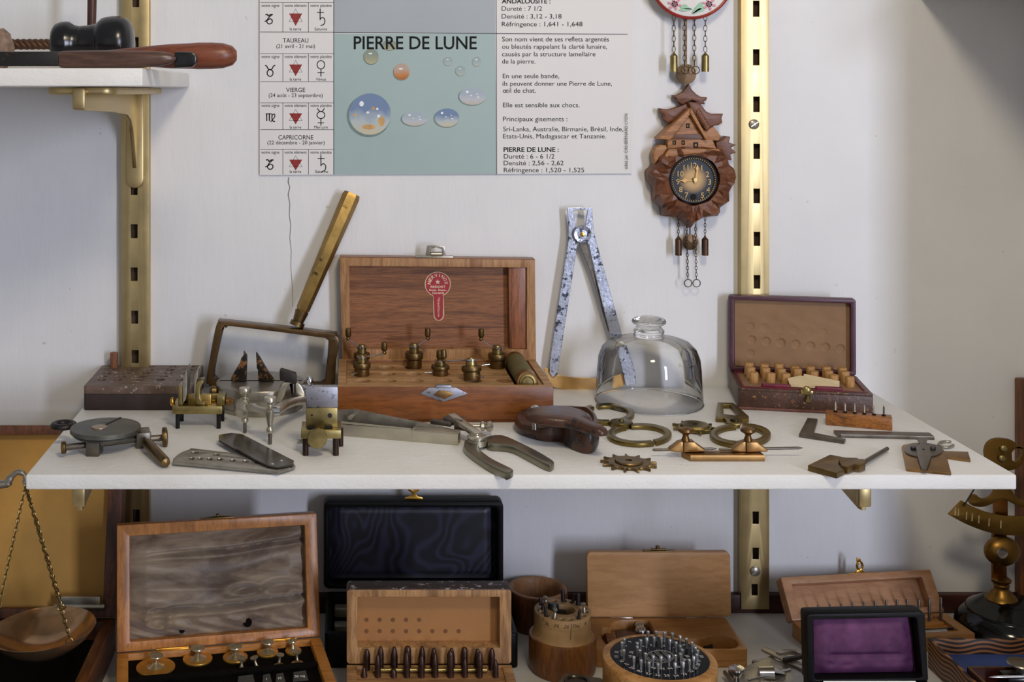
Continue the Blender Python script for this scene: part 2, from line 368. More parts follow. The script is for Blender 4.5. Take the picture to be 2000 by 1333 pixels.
# ---------------------------------------------------------------- gem chart on the wall
def TXT(mb, s, x0, x1, base, cap, y, ox=0, oy=0, k=1, **kw):
    a = at_y(ox + x0 / k, oy + base / k, y); c = at_y(ox + x1 / k, oy + base / k, y)
    mb.text(s, T(a.x, y, a.z) @ RX(pi / 2), (c.x - a.x), cap / k / sc(y), **kw)
def pathline(mb, pts, w, y, closed=False, ox=0, oy=0, k=1):
    """thin printed stroke of width w px in the upright plane y"""
    q = [V((x, z)) for x, z in vt(pts, y, ox, oy, k)]; h = w / 2 / sc(y)
    n = len(q); L = []; Rr = []
    for i in range(n):
        t = (q[(i + 1) % n] - q[i - 1]) if closed else (q[min(i + 1, n - 1)] - q[max(i - 1, 0)])
        t.normalize(); nn = V((-t.y, t.x)) * h
        L.append((q[i].x + nn.x, y, q[i].y + nn.y)); Rr.append((q[i].x - nn.x, y, q[i].y - nn.y))
    mb.raw(L + Rr, [(i, (i + 1) % n, n + (i + 1) % n, n + i) for i in range(n if closed else n - 1)])
def sm(pts, n=5, closed=False):          # Catmull-Rom smoothing of a point list
    m = len(pts); o = []
    for i in range(m if closed else m - 1):
        p = [V(pts[(i + j) % m] if closed else pts[min(max(i + j, 0), m - 1)]) for j in (-1, 0, 1, 2)]
        for k in range(n):
            t = k / n
            o.append(tuple(.5 * (2 * p[1] + (p[2] - p[0]) * t + (2 * p[0] - 5 * p[1] + 4 * p[2] - p[3]) * t * t + (3 * p[1] - p[0] - 3 * p[2] + p[3]) * t ** 3)))
    if not closed: o.append(tuple(pts[-1]))
    return o
INK = plain('black_ink', '0c0c0e', .6, 0, .02, Specular_IOR_Level=.2); REDINK = plain('red_ink', '8c211c', .45, 0, .05)
yp = -.0030
chart = thing('gem_chart', 'glossy white and teal printed gem chart headed PIERRE DE LUNE on the wall', 'poster', (at_y(870, 342, -.002).x, -.002, at_y(870, 342, -.002).z))
b = MB(); z1 = 1.70
o4 = vt([(507, 342), (1234, 339)], yp)
x0, zb0 = o4[0]; x1, zb1 = o4[1]
NU = 40
def pap(u, v):
    x = x0 + (x1 - x0) * u; z = (zb0 + (zb1 - zb0) * u) * (1 - v) + z1 * v
    return (x, yp, z)
b.grid(pap, 88, 2); me_back = [(x0, -.0012, zb0), (x1, -.0012, zb1), (x1, -.0012, z1), (x0, -.0012, z1)]; b.raw(me_back, [(0, 1, 2, 3)])
ob('paper', b, plain('chart_paper', 'dddbd9', .5, 0, .015, 20, Specular_IOR_Level=.3), chart)
b = MB(); yb = yp - .00008
q = vt([(652, 341), (970, 340), (967, 66), (652, 66)], yb); b.raw([(x, yb, z) for x, z in q], [(0, 1, 2, 3)])
ob('photo_panel', b, plain('chart_teal', '9db1af', .42, 0, .04, 9), chart)
b = MB(); q = vt([(652, 65), (967, 65)], yb); b.raw([(q[0][0], yb, q[0][1]), (q[1][0], yb, q[1][1]), (q[1][0], yb, z1), (q[0][0], yb, z1)], [(0, 1, 2, 3)])
ob('photo_panel', b, plain('chart_grey', 'a1a8ad', .42, 0, .04, 9), chart)
b = MB(); yl = yp - .00016
for x in (652, 968.5): pathline(b, [(x, -120), (x + (1.5 if x > 700 else 0), 341)], 1.6, yl)
pathline(b, [(508, 62.5), (652, 63)], 1.1, yl); pathline(b, [(652, 63.5), (967, 65.5), (1226, 67)], 1.5, yl)
for y in (4.7, 105, 159.7, 201, 253.4, 292): pathline(b, [(508.5, y), (652, y)], 1.0, yl)
for ya, yc in ((4.7, 62.5), (105, 159.7), (201, 253.4), (292, 341)):
    for x in (552.5, 602.4): pathline(b, [(x, ya), (x, yc)], 1.0, yl)
ob('ruled_lines', b, plain('rule_ink', '44474c', .4), chart)
yt = yp - .00022
K = dict(ox=490, k=3.808)
class Lines:                                  # every printed line is a part of its own
    def text(s, *a, **k):
        m = MB(); m.text(*a, **k); ob('printed_line', m, INK, chart, 0)
b = Lines()
for base in (52, 432, 796, 1144):
    for s, a, c in (('votre signe', 78, 212), ('votre élément', 250, 415), ('votre planète', 442, 600)): TXT(b, s, a, c, base, 24, yt, **K)
for base, s, a, c in ((226, 'Saturne', 474, 567), (600, 'Vénus', 484, 558), (957, 'Mercure', 472, 573), (1287, 'Saturne', 479, 574)):
    TXT(b, s, a, c, base, 23, yt, **K); TXT(b, 'la terre', 290, 374, base, 23, yt, **K)
for s, a, c, base, h in (('TAUREAU', 238, 428, 317, 35), ('(21 avril - 21 mai)', 190, 477, 357, 30), ('VIERGE', 262, 404, 685, 34), ('(24 août - 23 septembre)', 133, 534, 723, 30),
                         ('CAPRICORNE', 205, 464, 1038, 34), ('(22 décembre - 20 janvier)', 123, 549, 1075, 30)): TXT(b, s, a, c, base, h, yt, **K)
TXT(b, 'PIERRE DE LUNE', 765, 1680, 365, 100, yt, bold=.012, **K)
K = dict(ox=940, k=3.808)
for s, a, c, base, bd in (('ANDALOUSITE :', 152, 515, 25, 1), ('Dureté : 7 1/2', 152, 452, 80, 0), ('Densité : 3,12 - 3,18', 152, 597, 138, 0), ('Réfringence : 1,641 - 1,648', 153, 753, 196, 0),
    ('Son nom vient de ses reflets argentés', 155, 951, 308, 0), ('ou bleutés rappelant la clarté lunaire,', 155, 935, 363, 0), ('causés par la structure lamellaire', 155, 849, 419, 0), ('de la pierre.', 155, 402, 473, 0),
    ('En une seule bande,', 160, 580, 582, 0), ('ils peuvent donner une Pierre de Lune,', 158, 972, 638, 0), ('œil de chat.', 160, 405, 690, 0), ('Elle est sensible aux chocs.', 162, 731, 798, 0),
    ('Principaux gisements :', 162, 640, 902, 0), ('Sri-Lanka, Australie, Birmanie, Brésil, Inde,', 163, 1056, 977, 0), ('Etats-Unis, Madagascar et Tanzanie.', 163, 929, 1030, 0),
    ('PIERRE DE LUNE :', 166, 577, 1130, 1), ('Dureté : 6 - 6 1/2', 168, 544, 1180, 0), ('Densité : 2,56 - 2,62', 167, 612, 1230, 0), ('Réfringence : 1,520 - 1,525', 168, 765, 1282, 0)):
    TXT(b, s, a, c, base, 36, yt, bold=.02 if bd else 0, **K)
p = at_y(1226, 330, yt - .002); q = at_y(1226, 222, yt - .002)
b.text('édité par CAS-BERNARD LYON', T(p.x, p.y, p.z) @ RX(pi / 2) @ RZ(pi / 2), q.z - p.z, 6 / sc(yt))
# element triangles and planet / zodiac signs
K = dict(ox=490, k=3.808)
for top, hh in ((100, 93), (480, 86), (843, 82), (1188, 80)):
    q = vt([(285, top), (382, top), (333, top + hh)], yt, **K); b = MB(); b.raw([(x, yt, z) for x, z in q], [(0, 1, 2)]); tri = ob('red_triangle', b, REDINK, chart, 0)
    e = MB(); pathline(e, [(333, top - hh * .36), (382, top + hh * .66), (285, top + hh * .66)], 1.0, yt, True, **K); ob('triangle_outline', e, INK, tri, 0)
def sign(g): ob('sign_symbol', g, INK, chart, 0); return MB()
g = MB()
def cap(cx, cy):
    pathline(g, sm([(cx - 28, cy - 30), (cx - 14, cy - 33), (cx - 6, cy - 20), (cx + 6, cy - 30), (cx + 28, cy - 32)], 4), 2.2, yt, **K)
    pathline(g, sm([(cx + 22, cy - 32), (cx - 6, cy - 5), (cx - 18, cy + 20), (cx - 2, cy + 38), (cx + 20, cy + 30), (cx + 22, cy + 10), (cx + 5, cy), (cx - 15, cy + 12), (cx - 34, cy + 20)], 5), 2.0, yt, **K)
cap(136, 140); g = sign(g); cap(141, 1222); g = sign(g)
pathline(g, sm([(105, 487), (118, 492), (128, 512), (143, 518), (158, 512), (168, 492), (182, 487)], 4), 2.0, yt, **K); pathline(g, oval(143, 543, 22, 25, 22), 2.0, yt, True, **K)
g = sign(g)
for x in (118, 138): pathline(g, [(x, 848), (x, 900)], 2.2, yt, **K); pathline(g, sm([(x - 8, 850), (x, 846), (x + 12, 846), (x + 20, 856)], 4), 1.6, yt, **K)
pathline(g, sm([(158, 850), (158, 888), (170, 905), (180, 900)], 4), 2.0, yt, **K); pathline(g, sm([(158, 858), (175, 848), (178, 868), (160, 892), (146, 908)], 5), 1.7, yt, **K)
g = sign(g)
for dx, dy in ((0, 0), (6, 1088)):
    pathline(g, [(515 + dx, 65 + dy), (515 + dx, 150 + dy)], 1.8, yt, **K); pathline(g, [(491 + dx, 92 + dy), (543 + dx, 92 + dy)], 1.6, yt, **K)
    pathline(g, sm([(516 + dx, 140 + dy), (535 + dx, 130 + dy), (550 + dx, 148 + dy), (545 + dx, 178 + dy), (518 + dx, 192 + dy)], 5), 1.8, yt, **K); g = sign(g)
pathline(g, oval(521, 482, 28, 31, 26), 1.7, yt, True, **K); pathline(g, [(521, 513), (521, 570)], 1.7, yt, **K); pathline(g, [(495, 541), (547, 541)], 1.5, yt, **K)
g = sign(g)
pathline(g, oval(521, 856, 29, 26, 26), 1.7, yt, True, **K); pathline(g, sm([(495, 806), (505, 822), (521, 830), (537, 822), (547, 806)], 4), 1.7, yt, **K); pathline(g, [(521, 882), (521, 935)], 1.7, yt, **K); pathline(g, [(497, 914), (545, 914)], 1.5, yt, **K); g = sign(g); g.bm.free()
# printed moonstones
def stone_mat(name, a, bcol, c2):
    t = NT(name); sep = t.n('ShaderNodeSeparateXYZ'); t.l(t.tc.outputs['Generated'], sep.inputs[0])
    n = t.noise(t.map((1, 1, 1)), 130, 3, .5)
    m = t.n('ShaderNodeMath', operation='MULTIPLY_ADD'); t.l(n, m.inputs[0]); m.inputs[1].default_value = .35; t.l(sep.outputs[2], m.inputs[2])
    t.set(t.ramp(m.outputs[0], [(.22, C(c2)), (.5, C(bcol)), (.80, C(a)), (1.0, C(a))]), .25); return t.m
SM = {'blue': stone_mat('print_blue_stone', '7488a8', 'b0bcc0', 'c4bda4'), 'orange': stone_mat('print_orange_stone', 'b8a190', 'c0824e', 'b06c36'), 'green': stone_mat('print_green_stone', '8a968a', '9d9f86', 'b3ad8e'),
      'pale': stone_mat('print_pale_stone', 'a5b2bc', 'b9bcc4', 'bdb6a8'), 'clear': stone_mat('print_clear_stone', '9aa9ab', 'a4b2b0', 'b4b9b2')}
RIMP = plain('print_stone_edge', '6f837f', .3); GLI = plain('print_glint', 'eef0f2', .3); AMB = plain('print_amber', 'c8a06a', .3)
ds = -.00012
for cx, cy, rx, ry, kd in ((722.5, 223, 41, 40.5, 'blue'), (810, 232, 25, 14, 'pale'), (873, 230, 24, 18, 'blue'), (923, 188, 26, 17, 'pale'), (784.5, 140, 15.6, 16, 'orange'), (725, 110, 14.5, 15, 'green'), (761, 88, 14, 10, 'green'), (875, 119.5, 9.3, 8.5, 'clear'), (899.5, 138, 10, 10, 'clear'), (931, 120, 8.6, 9.5, 'clear')):
    y = yp + ds
    m = MB(); m.slab([vt(oval(cx - rx * .06, cy + ry * .09, rx * 1.05, ry * 1.03, 36), y)], y, y - .00002, 'y'); rim = ob('printed_stone', m, RIMP, chart, 0)
    m = MB(); y -= .00004; m.slab([vt(oval(cx, cy, rx, ry, 36), y)], y, y - .00002, 'y'); ob('stone_face', m, SM[kd], rim, 0)
    m = MB(); y -= .00003
    if rx > 20:
        for dx, dy, r1, r2 in ((-.4, -.5, .11, .13), (-.1, -.08, .07, .06), (.35, -.25, .06, .06), (.42, .1, .07, .08)): m.slab([vt(oval(cx + dx * rx, cy + dy * ry, r1 * rx, r2 * ry, 10), y)], y, y - .00002, 'y')
    else: m.slab([vt(oval(cx - .1 * rx, cy - .35 * ry, .28 * rx, .1 * ry, 10), y)], y, y - .00002, 'y')
    ob('stone_glint', m, GLI, rim, 0)
    if rx > 40:
        m = MB()
        for dx, dy, r1, r2 in ((.55, .35, .16, .24), (-.05, .62, .33, .13), (.15, -.28, .08, .09), (-.7, .05, .07, .08)): m.slab([vt(oval(cx + dx * rx, cy + dy * ry, r1 * rx, r2 * ry, 14), y)], y, y - .00002, 'y')
        ob('stone_amber_glow', m, AMB, rim, 0)
b = MB(); y = -.0005     # dent in the plaster

# ---------------------------------------------------------------- carved cuckoo clock
cl = thing('cuckoo_clock', 'carved brown wooden miniature cuckoo clock with dark dial and hanging chains', 'clock', at_y(1355, 446, -.0) - V((0, .002, 0)))
Y0 = -.02
cx, cy = 1355.0, 351.0
cont = [(60, 770), (65, 812), (90, 850), (92, 905), (125, 935), (130, 975), (200, 978), (225, 1000), (250, 1028), (277, 1005), (310, 978), (380, 975), (390, 937), (425, 905), (430, 855), (455, 820), (458, 770), (432, 740), (420, 700), (395, 668), (300, 655), (220, 655), (150, 662), (100, 700), (88, 740)]
cont = [(1240 + x / 2.3, y / 2.3) for x, y in cont]
cp = []
for i, p in enumerate(cont):
    q = cont[(i + 1) % len(cont)]; cp += [p, ((p[0] + q[0]) / 2 + R.uniform(-1, 1), (p[1] + q[1]) / 2 + R.uniform(-1, 1))]
N = len(cp); rings = []; rr = random.Random(5)
def ringpt(p, f, y):
    a = atan2(p[1] - cy, p[0] - cx); d = hypot(p[0] - cx, p[1] - cy); r = 44 + (d - 44) * f
    v = at_y(cx + r * cos(a), cy + r * sin(a), Y0); return (v.x, y, v.z)
rings.append([ringpt(p, 1.0, -.003) for p in cp])
rings.append([ringpt(p, .99, -.013 - rr.choice((0, .005)) - .002 * rr.random()) for p in cp])
rings.append([ringpt(p, .74 + .12 * rr.random(), -.021 - .008 * rr.random()) for p in cp])
rings.append([ringpt(p, .38 + .14 * rr.random(), -.022 - .008 * rr.random()) for p in cp])
rings.append([ringpt(p, .14, -.024) for p in cp]); rings.append([ringpt(p, .10, -.012) for p in cp])
vs = [v for r in rings for v in r]; fs = []
for k in range(len(rings) - 1):
    for i in range(N):
        a, c, d, e2 = k * N + i, k * N + (i + 1) % N, (k + 1) * N + (i + 1) % N, (k + 1) * N + i
        fs += [(a, c, d), (a, d, e2)] if (i + k) % 2 else [(a, c, e2), (c, d, e2)]
b = MB(); b.raw(vs, fs); b.box(*[f(at_y(cx - 45, 0, Y0).x, at_y(cx + 45, 0, Y0).x) for f in (min, max)], -.012, 0, at_y(0, cy + 45, Y0).z, at_y(0, cy - 60, Y0).z)
ob('carved_rock_body', b, CARVE, cl, 0)
O8 = dict(ox=1260, oy=100, k=6.663)
def lay(name, pts, ya, yb, mat, bev=.0006, par=cl, **kk):
    m = MB(); m.slab([vt(pts, Y0, **kk)], ya, yb, 'y', bev); return ob(name, m, mat, par, 30)
lay('fir_tier', [(600, 415), (640, 500), (700, 560), (760, 595), (842, 600), (832, 640), (800, 655), (812, 690), (765, 690), (735, 712), (690, 660), (640, 640), (600, 655), (560, 690), (500, 692), (450, 660), (442, 625), (400, 605), (388, 572), (440, 575), (520, 530), (570, 470)], -.012, -.002, CARVE, .0018, **O8)
lay('fir_tier', [(570, 680), (470, 720), (330, 762), (212, 745), (222, 800), (272, 832), (258, 880), (322, 945), (430, 900), (600, 740)], -.014, -.002, CARVE, .0018, **O8)
lay('fir_tier', [(560, 660), (680, 665), (740, 705), (800, 785), (880, 820), (1022, 815), (1000, 870), (1012, 930), (960, 965), (880, 975), (820, 1022), (770, 1010), (700, 920), (610, 790)], -.020, -.002, CARVE, .0018, **O8)
b = MB()
for i in range(7):
    p = at_y(1260 + (690 + 20 * i) / 6.663, 100 + (790 + 34 * i) / 6.663, Y0); b.ell((0, 0, 0), (.0022, .0016, .0045), 10, T(p.x, -.020, p.z) @ RY(.35))
ob('carved_needles', b, CARVE, cl)
hs = lay('house_wall', [(290, 1268), (292, 1150), (370, 1080), (565, 790), (720, 1080), (780, 1152), (872, 1150), (925, 1272)], -.021, -.004, CARVEL, .0005, **O8)
lay('roof', [(572, 738), (605, 772), (335, 1130), (300, 1152), (148, 1140)], -.026, -.004, CARVEL, .001, **O8)
lay('roof', [(572, 738), (800, 1152), (765, 1156), (555, 800)], -.028, -.020, CARVEL, .0008, **O8)
lay('roof', [(640, 870), (700, 930), (770, 1012), (820, 1024), (900, 975), (1005, 1110), (965, 1172), (800, 1152)], -.017, -.004, CARVEL, .001, **O8)
lay('balcony', [(340, 1078), (735, 1078), (772, 1142), (318, 1142)], -.0235, -.020, CARVE, .0004, **O8)
b = MB()
for x, y, w, h in ((552, 970, 42, 56), (376, 1190, 42, 52), (492, 1190, 42, 56), (655, 1222, 60, 70)):
    q = vt([(x - w / 2, y - h / 2), (x + w / 2, y - h / 2), (x + w / 2, y + h / 2), (x - w / 2, y + h / 2)], Y0, **O8); i = vt([(x - w / 4, y - h / 4), (x + w / 4, y - h / 4), (x + w / 4, y + h / 4), (x - w / 4, y + h / 4)], Y0, **O8)
    b.slab([q, i], -.0216, -.021, 'y')
ob('house_windows', b, VOID, hs)
O4 = dict(ox=1240, oy=0, k=2.3)
lay('carved_leaf', [(80, 690), (92, 665), (115, 650), (138, 652), (146, 668), (128, 690), (108, 712), (88, 738)], -.022, -.004, CARVEL, .0016, **O4)
lf = lay('carved_leaf', [(366, 640), (392, 632), (412, 612), (430, 615), (424, 640), (455, 652), (432, 664), (456, 686), (430, 694), (436, 720), (412, 720), (385, 690), (368, 668)], -.020, -.004, CARVE, .0012, **O4)
lay('carved_ledge', [(146, 668), (370, 668), (392, 690), (352, 688), (260, 690), (180, 700), (140, 722), (112, 722)], -.026, -.012, CARVEL, .0016, **O4)
# dial
yd = -.0255; D0 = at_y(cx, cy, yd); sd = sc(yd)
b = MB(); b.lathe([(47.5 / sd, 0), (47.5 / sd, .004), (45 / sd, .006), (42.5 / sd, .0056), (40.5 / sd, .0035)], T(D0.x, -.020, D0.z) @ RX(pi / 2), 48)
bez = ob('bezel', b, plain('dial_rim', '3c4046', .35, .6, .2, 90), cl)
b = MB()
for i in range(60):
    a = 2 * pi * i / 60; b.ell((D0.x + 41.6 / sd * cos(a), -.0258, D0.z + 41.6 / sd * sin(a)), (.0008, .0005, .0008), 6)
ob('bead_ring', b, plain('bead_gilt', 'a5844f', .45, .7, .2, 90), bez)
t = NT('dial_paint'); ln = t.n('ShaderNodeVectorMath', operation='LENGTH'); t.l(t.tc.outputs['Object'], ln.inputs[0])
t.set(t.ramp(t.mix(1, ln.outputs['Value'], 0), [(.0, C('c7a774'))]) if 0 else t.ramp(ln.outputs['Value'], [(.0, C('c9aa78')), (.009, C('b7976a')), (.0148, C('3d4148')), (.03, C('262a30'))]), .5, .1, Specular_IOR_Level=.2); DIAL = t.m
b = MB(); b.lathe([(41 / sd, 0), (41 / sd, .0008), (0, .0012)], T(D0.x, -.0228, D0.z) @ RX(pi / 2), 48); dial = ob('dial', b, DIAL, cl, loc=(D0.x, -.0235, D0.z))
b = MB()
O9 = dict(ox=1280, oy=280, k=9.52)
for s, x, y in (('12', 715, 410), ('11', 568, 450), ('10', 470, 565), ('9', 420, 712), ('8', 474, 855), ('7', 580, 960), ('5', 875, 965), ('4', 980, 868), ('3', 1008, 718), ('2', 968, 575), ('1', 862, 455)):
    p = at_y(1280 + x / 9.52, 280 + (y + 52) / 9.52, -.0245); b.text(s, T(p.x, -.0245, p.z) @ RX(pi / 2), None, 105 / 9.52 / sd, bold=.01, align_x='CENTER')
ob('numerals', b, plain('numeral_gilt', 'b0905c', .5, .5, .2, 90), dial, 0)
b = MB(); p = at_y(1280 + 710 / 9.52, 280 + 995 / 9.52, -.0245); b.lathe([(5.8 / sd, 0), (5.8 / sd, .0003)], T(p.x, -.0245, p.z) @ RX(pi / 2), 20); ob('winding_hole', b, VOID, dial)
def hand(pts): m = MB(); m.slab([vt(pts, -.0265, **O9)], -.0262, -.0256, 'y'); return m
ob('minute_hand', hand([(735, 700), (760, 560), (768, 500), (750, 470), (790, 395), (808, 470), (795, 500), (790, 560), (775, 700), (760, 745), (735, 745)]), BRONZE, dial)
ob('hour_hand', hand([(735, 735), (700, 700), (600, 700), (545, 740), (500, 705), (445, 695), (500, 680), (545, 650), (600, 680), (735, 685)]), BRONZE, dial)
b = MB(); b.cyl((D0.x + .001, -.023, D0.z), (D0.x + .001, -.0285, D0.z), 4.5 / sd, 3.5 / sd); ob('centre_boss', b, BRASS, dial)
CH = plain('chain_metal', '5a4e40', .4, .9, .2, 90)
def weight(par, px, y0, y1, w, y, mat):
    p = at_y(px, y1, y); s = sc(y); r = w / 2 / s; h = (y1 - y0) / s; m = MB()
    m.lathe([(r, 0), (r, h * .86), (r * .3, h), (r * .2, h * 1.08)], T(*p), 18); ob('weight', m, mat, par)
def chain(par, px0, y0, px1, y1, y, ln=10, name='chain', r=.00035):
    m = MB(); link_chain(m, at_y(px0, y0, y), at_y(px1, y1, y), ln / sc(y), r, .5); ob(name, m, CH, par)
def ring(par, px, py, r, y):
    p = at_y(px, py, y); m = MB(); m.tube([(p.x + r / sc(y) * cos(a), y, p.z + r / sc(y) * sin(a)) for a in [2 * pi * k / 20 for k in range(20)]], .0005, 6, True); ob('ring', m, CH, par)
PEND = plain('pendulum_bronze', '54422f', .38, .9, .35, 90)
COPW = plain('dark_copper_weight', '5e4636', .4, .8, .2, 60)
for x in (1325, 1377): chain(cl, x, 424, x, 462, -.014, 8); weight(cl, x, 463, 499, 13, -.014, COPW)
for x0_, x1_ in ((1341, 1343.5), (1358, 1360)): chain(cl, x0_, 438, x1_, 546, -.014, 8); ring(cl, x1_ + .5, 553.5, 7.3, -.014)
p = at_y(1347.5, 473, -.009); b = MB(); b.lathe([(15.5 / sc(-.009), 0), (15.5 / sc(-.009), .001), (0, .0022)], T(*p) @ RX(pi / 2), 28); b.cyl((p.x, p.y, p.z), (p.x, p.y, p.z + .04), .0007)
ob('pendulum', b, PEND, cl)

# ---------------------------------------------------------------- porcelain-faced clock above it
pc = thing('wall_clock', 'white porcelain clock face with red rim and pink flowers cut by the top edge', 'clock', at_y(1351, 37, 0) - V((0, .002, 0)))
y = -.020; c0 = at_y(1351, -46, y); s = sc(y); r = 83 / s
b = MB(); b.lathe([(r * .93, 0), (r * .98, .004), (r * .9, .0065), (0, .010)], T(c0.x, -.014, c0.z) @ RX(pi / 2), 56); fc = ob('porcelain_face', b, WHITE, pc)
b = MB(); b.tube([(c0.x + r * .975 * cos(a), -.0185, c0.z + r * .975 * sin(a)) for a in [2 * pi * k / 64 for k in range(64)]], .0019, 8, True); ob('red_rim', b, plain('red_glaze', '8e2a22', .25), pc)
b = MB(); b.box(c0.x - .025, c0.x + .025, -.014, 0, c0.z - .03, c0.z + .03, .002); ob('movement_case', b, BRASSD, pc)
PINK = plain('flower_pink', 'bf6f7c', .35); LEAF = plain('leaf_green', '7fae86', .35); YEL = plain('flower_heart', '4f3b2e', .4)
for fx, fy in ((1318, 8), (1385, 8)):
    m = MB(); w = MB()
    for k in range(6):
        a = 2 * pi * k / 6 + .3; w.slab([vt([(fx + 4 * cos(a - .5), fy + 4 * sin(a - .5)), (fx + 13 * cos(a - .22), fy + 11 * sin(a - .22)), (fx + 14 * cos(a + .1), fy + 12 * sin(a + .1)), (fx + 4 * cos(a + .5), fy + 4 * sin(a + .5))], -.0223)], -.0223, -.0219, 'y')
    w.slab([vt(oval(fx, fy, 6, 6, 12), -.0223)], -.0223, -.0219, 'y'); f_ = ob('painted_flower', w, PINK, fc, 0)
    m.slab([vt(oval(fx, fy, 3, 3, 10), -.0225)], -.0226, -.0223, 'y'); ob('flower_heart', m, YEL, f_, 0) if 0 else ob('painted_flower_heart', m, YEL, fc, 0)
m = MB()
for pts in ([(1328, 14), (1338, 8), (1345, 14), (1352, 18), (1340, 18)], [(1326, 20), (1336, 16), (1352, 18), (1338, 22)], [(1374, 14), (1368, 4), (1356, 18), (1352, 27), (1362, 22)], [(1376, 20), (1366, 16), (1352, 27), (1364, 24)], [(1303, -2), (1296, -8), (1308, -8)], [(1400, -4), (1408, -8), (1398, -9)]):
    m.slab([vt(sm(pts, 3, True), -.0216)], -.0219, -.0212, 'y')
ob('painted_leaves', m, LEAF, fc, 0)
for x, e2 in ((1316, 101), (1337, 128), (1356, 128), (1377.5, 101)): chain(pc, x, 30, x, e2, -.018, 13)
for x in (1316, 1377.5): weight(pc, x, 104, 140, 14.5, -.018, BRASS)
ring(pc, 1338, 137, 7.5, -.018); ring(pc, 1358.5, 137, 7.5, -.018)
p = at_y(1339.5, 145, -.010); b = MB(); b.lathe([(20 / sc(-.01), 0), (20 / sc(-.01), .001), (0, .0022)], T(*p) @ RX(pi / 2), 32); b.box(p.x - .0012, p.x + .0012, p.y - .0006, p.y + .0006, p.z, p.z + .065); ob('pendulum', b, PEND, pc)
# ================================================================ things at the back of the middle shelf
def depth(py, z): return (CZ - z) * F / (py - PY) + CY      # y of a picture row on the level plane z
# ---------------------------------------------------------------- dark block with holes and its peg
a = at_z(163, 802, SH); bx = at_z(376, 802, SH).x; y1 = -.004; h = .0243
b = MB()
zt = SH + h; holes = []
RY_ = {180: -.0105, 207: -.0262, 240: -.0415, 270: -.0565, 300: -.0715}
for py, xs in ((180, (395, 530, 687, 812)), (207, (247, 375, 515, 663, 800)), (240, (218, 350, 490, 650, 785)), (270, (188, 320, 467, 622, 760)), (300, (178, 292, 445, 595, 735))):
    for x in xs:
        p = at_z(150 + x / 3.636, 660 + py / 3.636, zt)
        p.x = at_y(150 + x / 3.636, 700, RY_[py]).x; p.y = RY_[py]
        holes.append(oval(p.x, p.y, .0042, .0042, 16))
b.slab([rrect(a.x, bx, a.y, y1, .003)] + holes, zt - .008, zt, 'z', .0006)
blk = thing('hole_block', 'dark scratched wooden block with five rows of round holes at left end', 'wooden block', ((a.x + bx) / 2, (a.y + y1) / 2, SH))
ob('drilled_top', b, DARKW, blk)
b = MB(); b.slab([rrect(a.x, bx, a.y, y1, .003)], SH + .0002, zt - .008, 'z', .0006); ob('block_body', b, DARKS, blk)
p = at_z(223, 709, zt); p.y = -.014; b = MB(); b.lathe([(.0042, 0), (.0044, .0005), (.0044, .0155), (.0038, .0162)], T(at_y(223, 709, p.y).x, p.y, zt - .0002), 20)
tag(ob('wooden_peg', b, wood('peg_wood', '8a5c40', '6a4029', 'z', 20, .55, 6)), 'short brown wooden peg standing on the back left of the dark hole block', 'peg')

# ---------------------------------------------------------------- rectangular magnifier leaning on the wall
mg = thing('magnifying_glass', 'large rectangular magnifying glass with brown frame and brass handle leaning on wall', 'magnifier', at_y(535, 755, -.030))
fr = [(430, 628), (445, 626), (640, 648), (656, 653), (663, 666), (657, 700), (654, 745), (646, 756), (630, 758), (430, 752), (410, 748), (405, 735), (422, 640)]
inn = [(444, 638), (455, 635), (622, 656), (637, 660), (642, 670), (636, 735), (630, 745), (600, 748), (440, 742), (424, 738), (419, 725), (436, 645)]
b = MB(); b.slab([vt(sm(fr, 3, True), -.035), vt(sm(inn, 3, True), -.035)], -.044, -.026, 'y', .0012); ob('frame', b, plain('horn_frame', '5a4326', .3, .5, .35, 40), mg)
b = MB(); b.slab([vt(sm(inn, 3, True), -.035)], -.037, -.0335, 'y', .0008); ob('lens', b, THIN, mg)
p0, p1, p2 = at_y(580, 634, -.035), at_y(590, 608, -.033), at_y(688, 378, -.017)
b = MB(); b.cyl(p0, p1, .0055, .0075, 16); b.cyl(p0 - (p1 - p0) * .12, p0 + (p1 - p0) * .2, .0078, .0078, 16); ob('ferrule', b, BRASSD, mg)
d = (p2 - p1); A = align(p1, d) @ RZ(.25); b = MB(); b.lathe([(.0062, 0), (.0074, .003), (.0098, d.length * .97), (.0085, d.length)], A, 6); ob('handle', b, plain('handle_brass', '9a7d46', .38, .9, .35, 35, .1, spots=('4a3820', .6, 55)), mg, 20)

# ---------------------------------------------------------------- oak box of brass winders
y0, y1 = -.144, -.024; bxl, bxr = -.0099, .1987; h = .0347
ox = thing('tool_box', 'open oak box with round red sticker inside its lid holding small crank winders', 'wooden box', ((bxl + bxr) / 2, (y0 + y1) / 2, SH))
zt = SH + h; z1 = zt - .002; w = .008
b = MB(); b.slab([rrect(bxl, bxr, y0, y1, .0006), [(bxl + w, y0 + .006), (bxr - w, y0 + .006), (bxr - w, y1 - .004), (bxl + w, y1 - .004)]], SH + .0002, zt, 'z', .0005)
b.box(bxl, bxr, y0, y1, SH + .0002, SH + .004, .0006); ob('box_sides', b, MAHO, ox)
b = MB(); b.slab([rrect(bxl, bxr, y0, y1, .0006), [(bxl + w, y0 + .006), (bxr - w, y0 + .006), (bxr - w, y1 - .004), (bxl + w, y1 - .004)]], zt, zt + .0006, 'z'); ob('rim', b, OAKP, ox)
holes = []; HP = {}
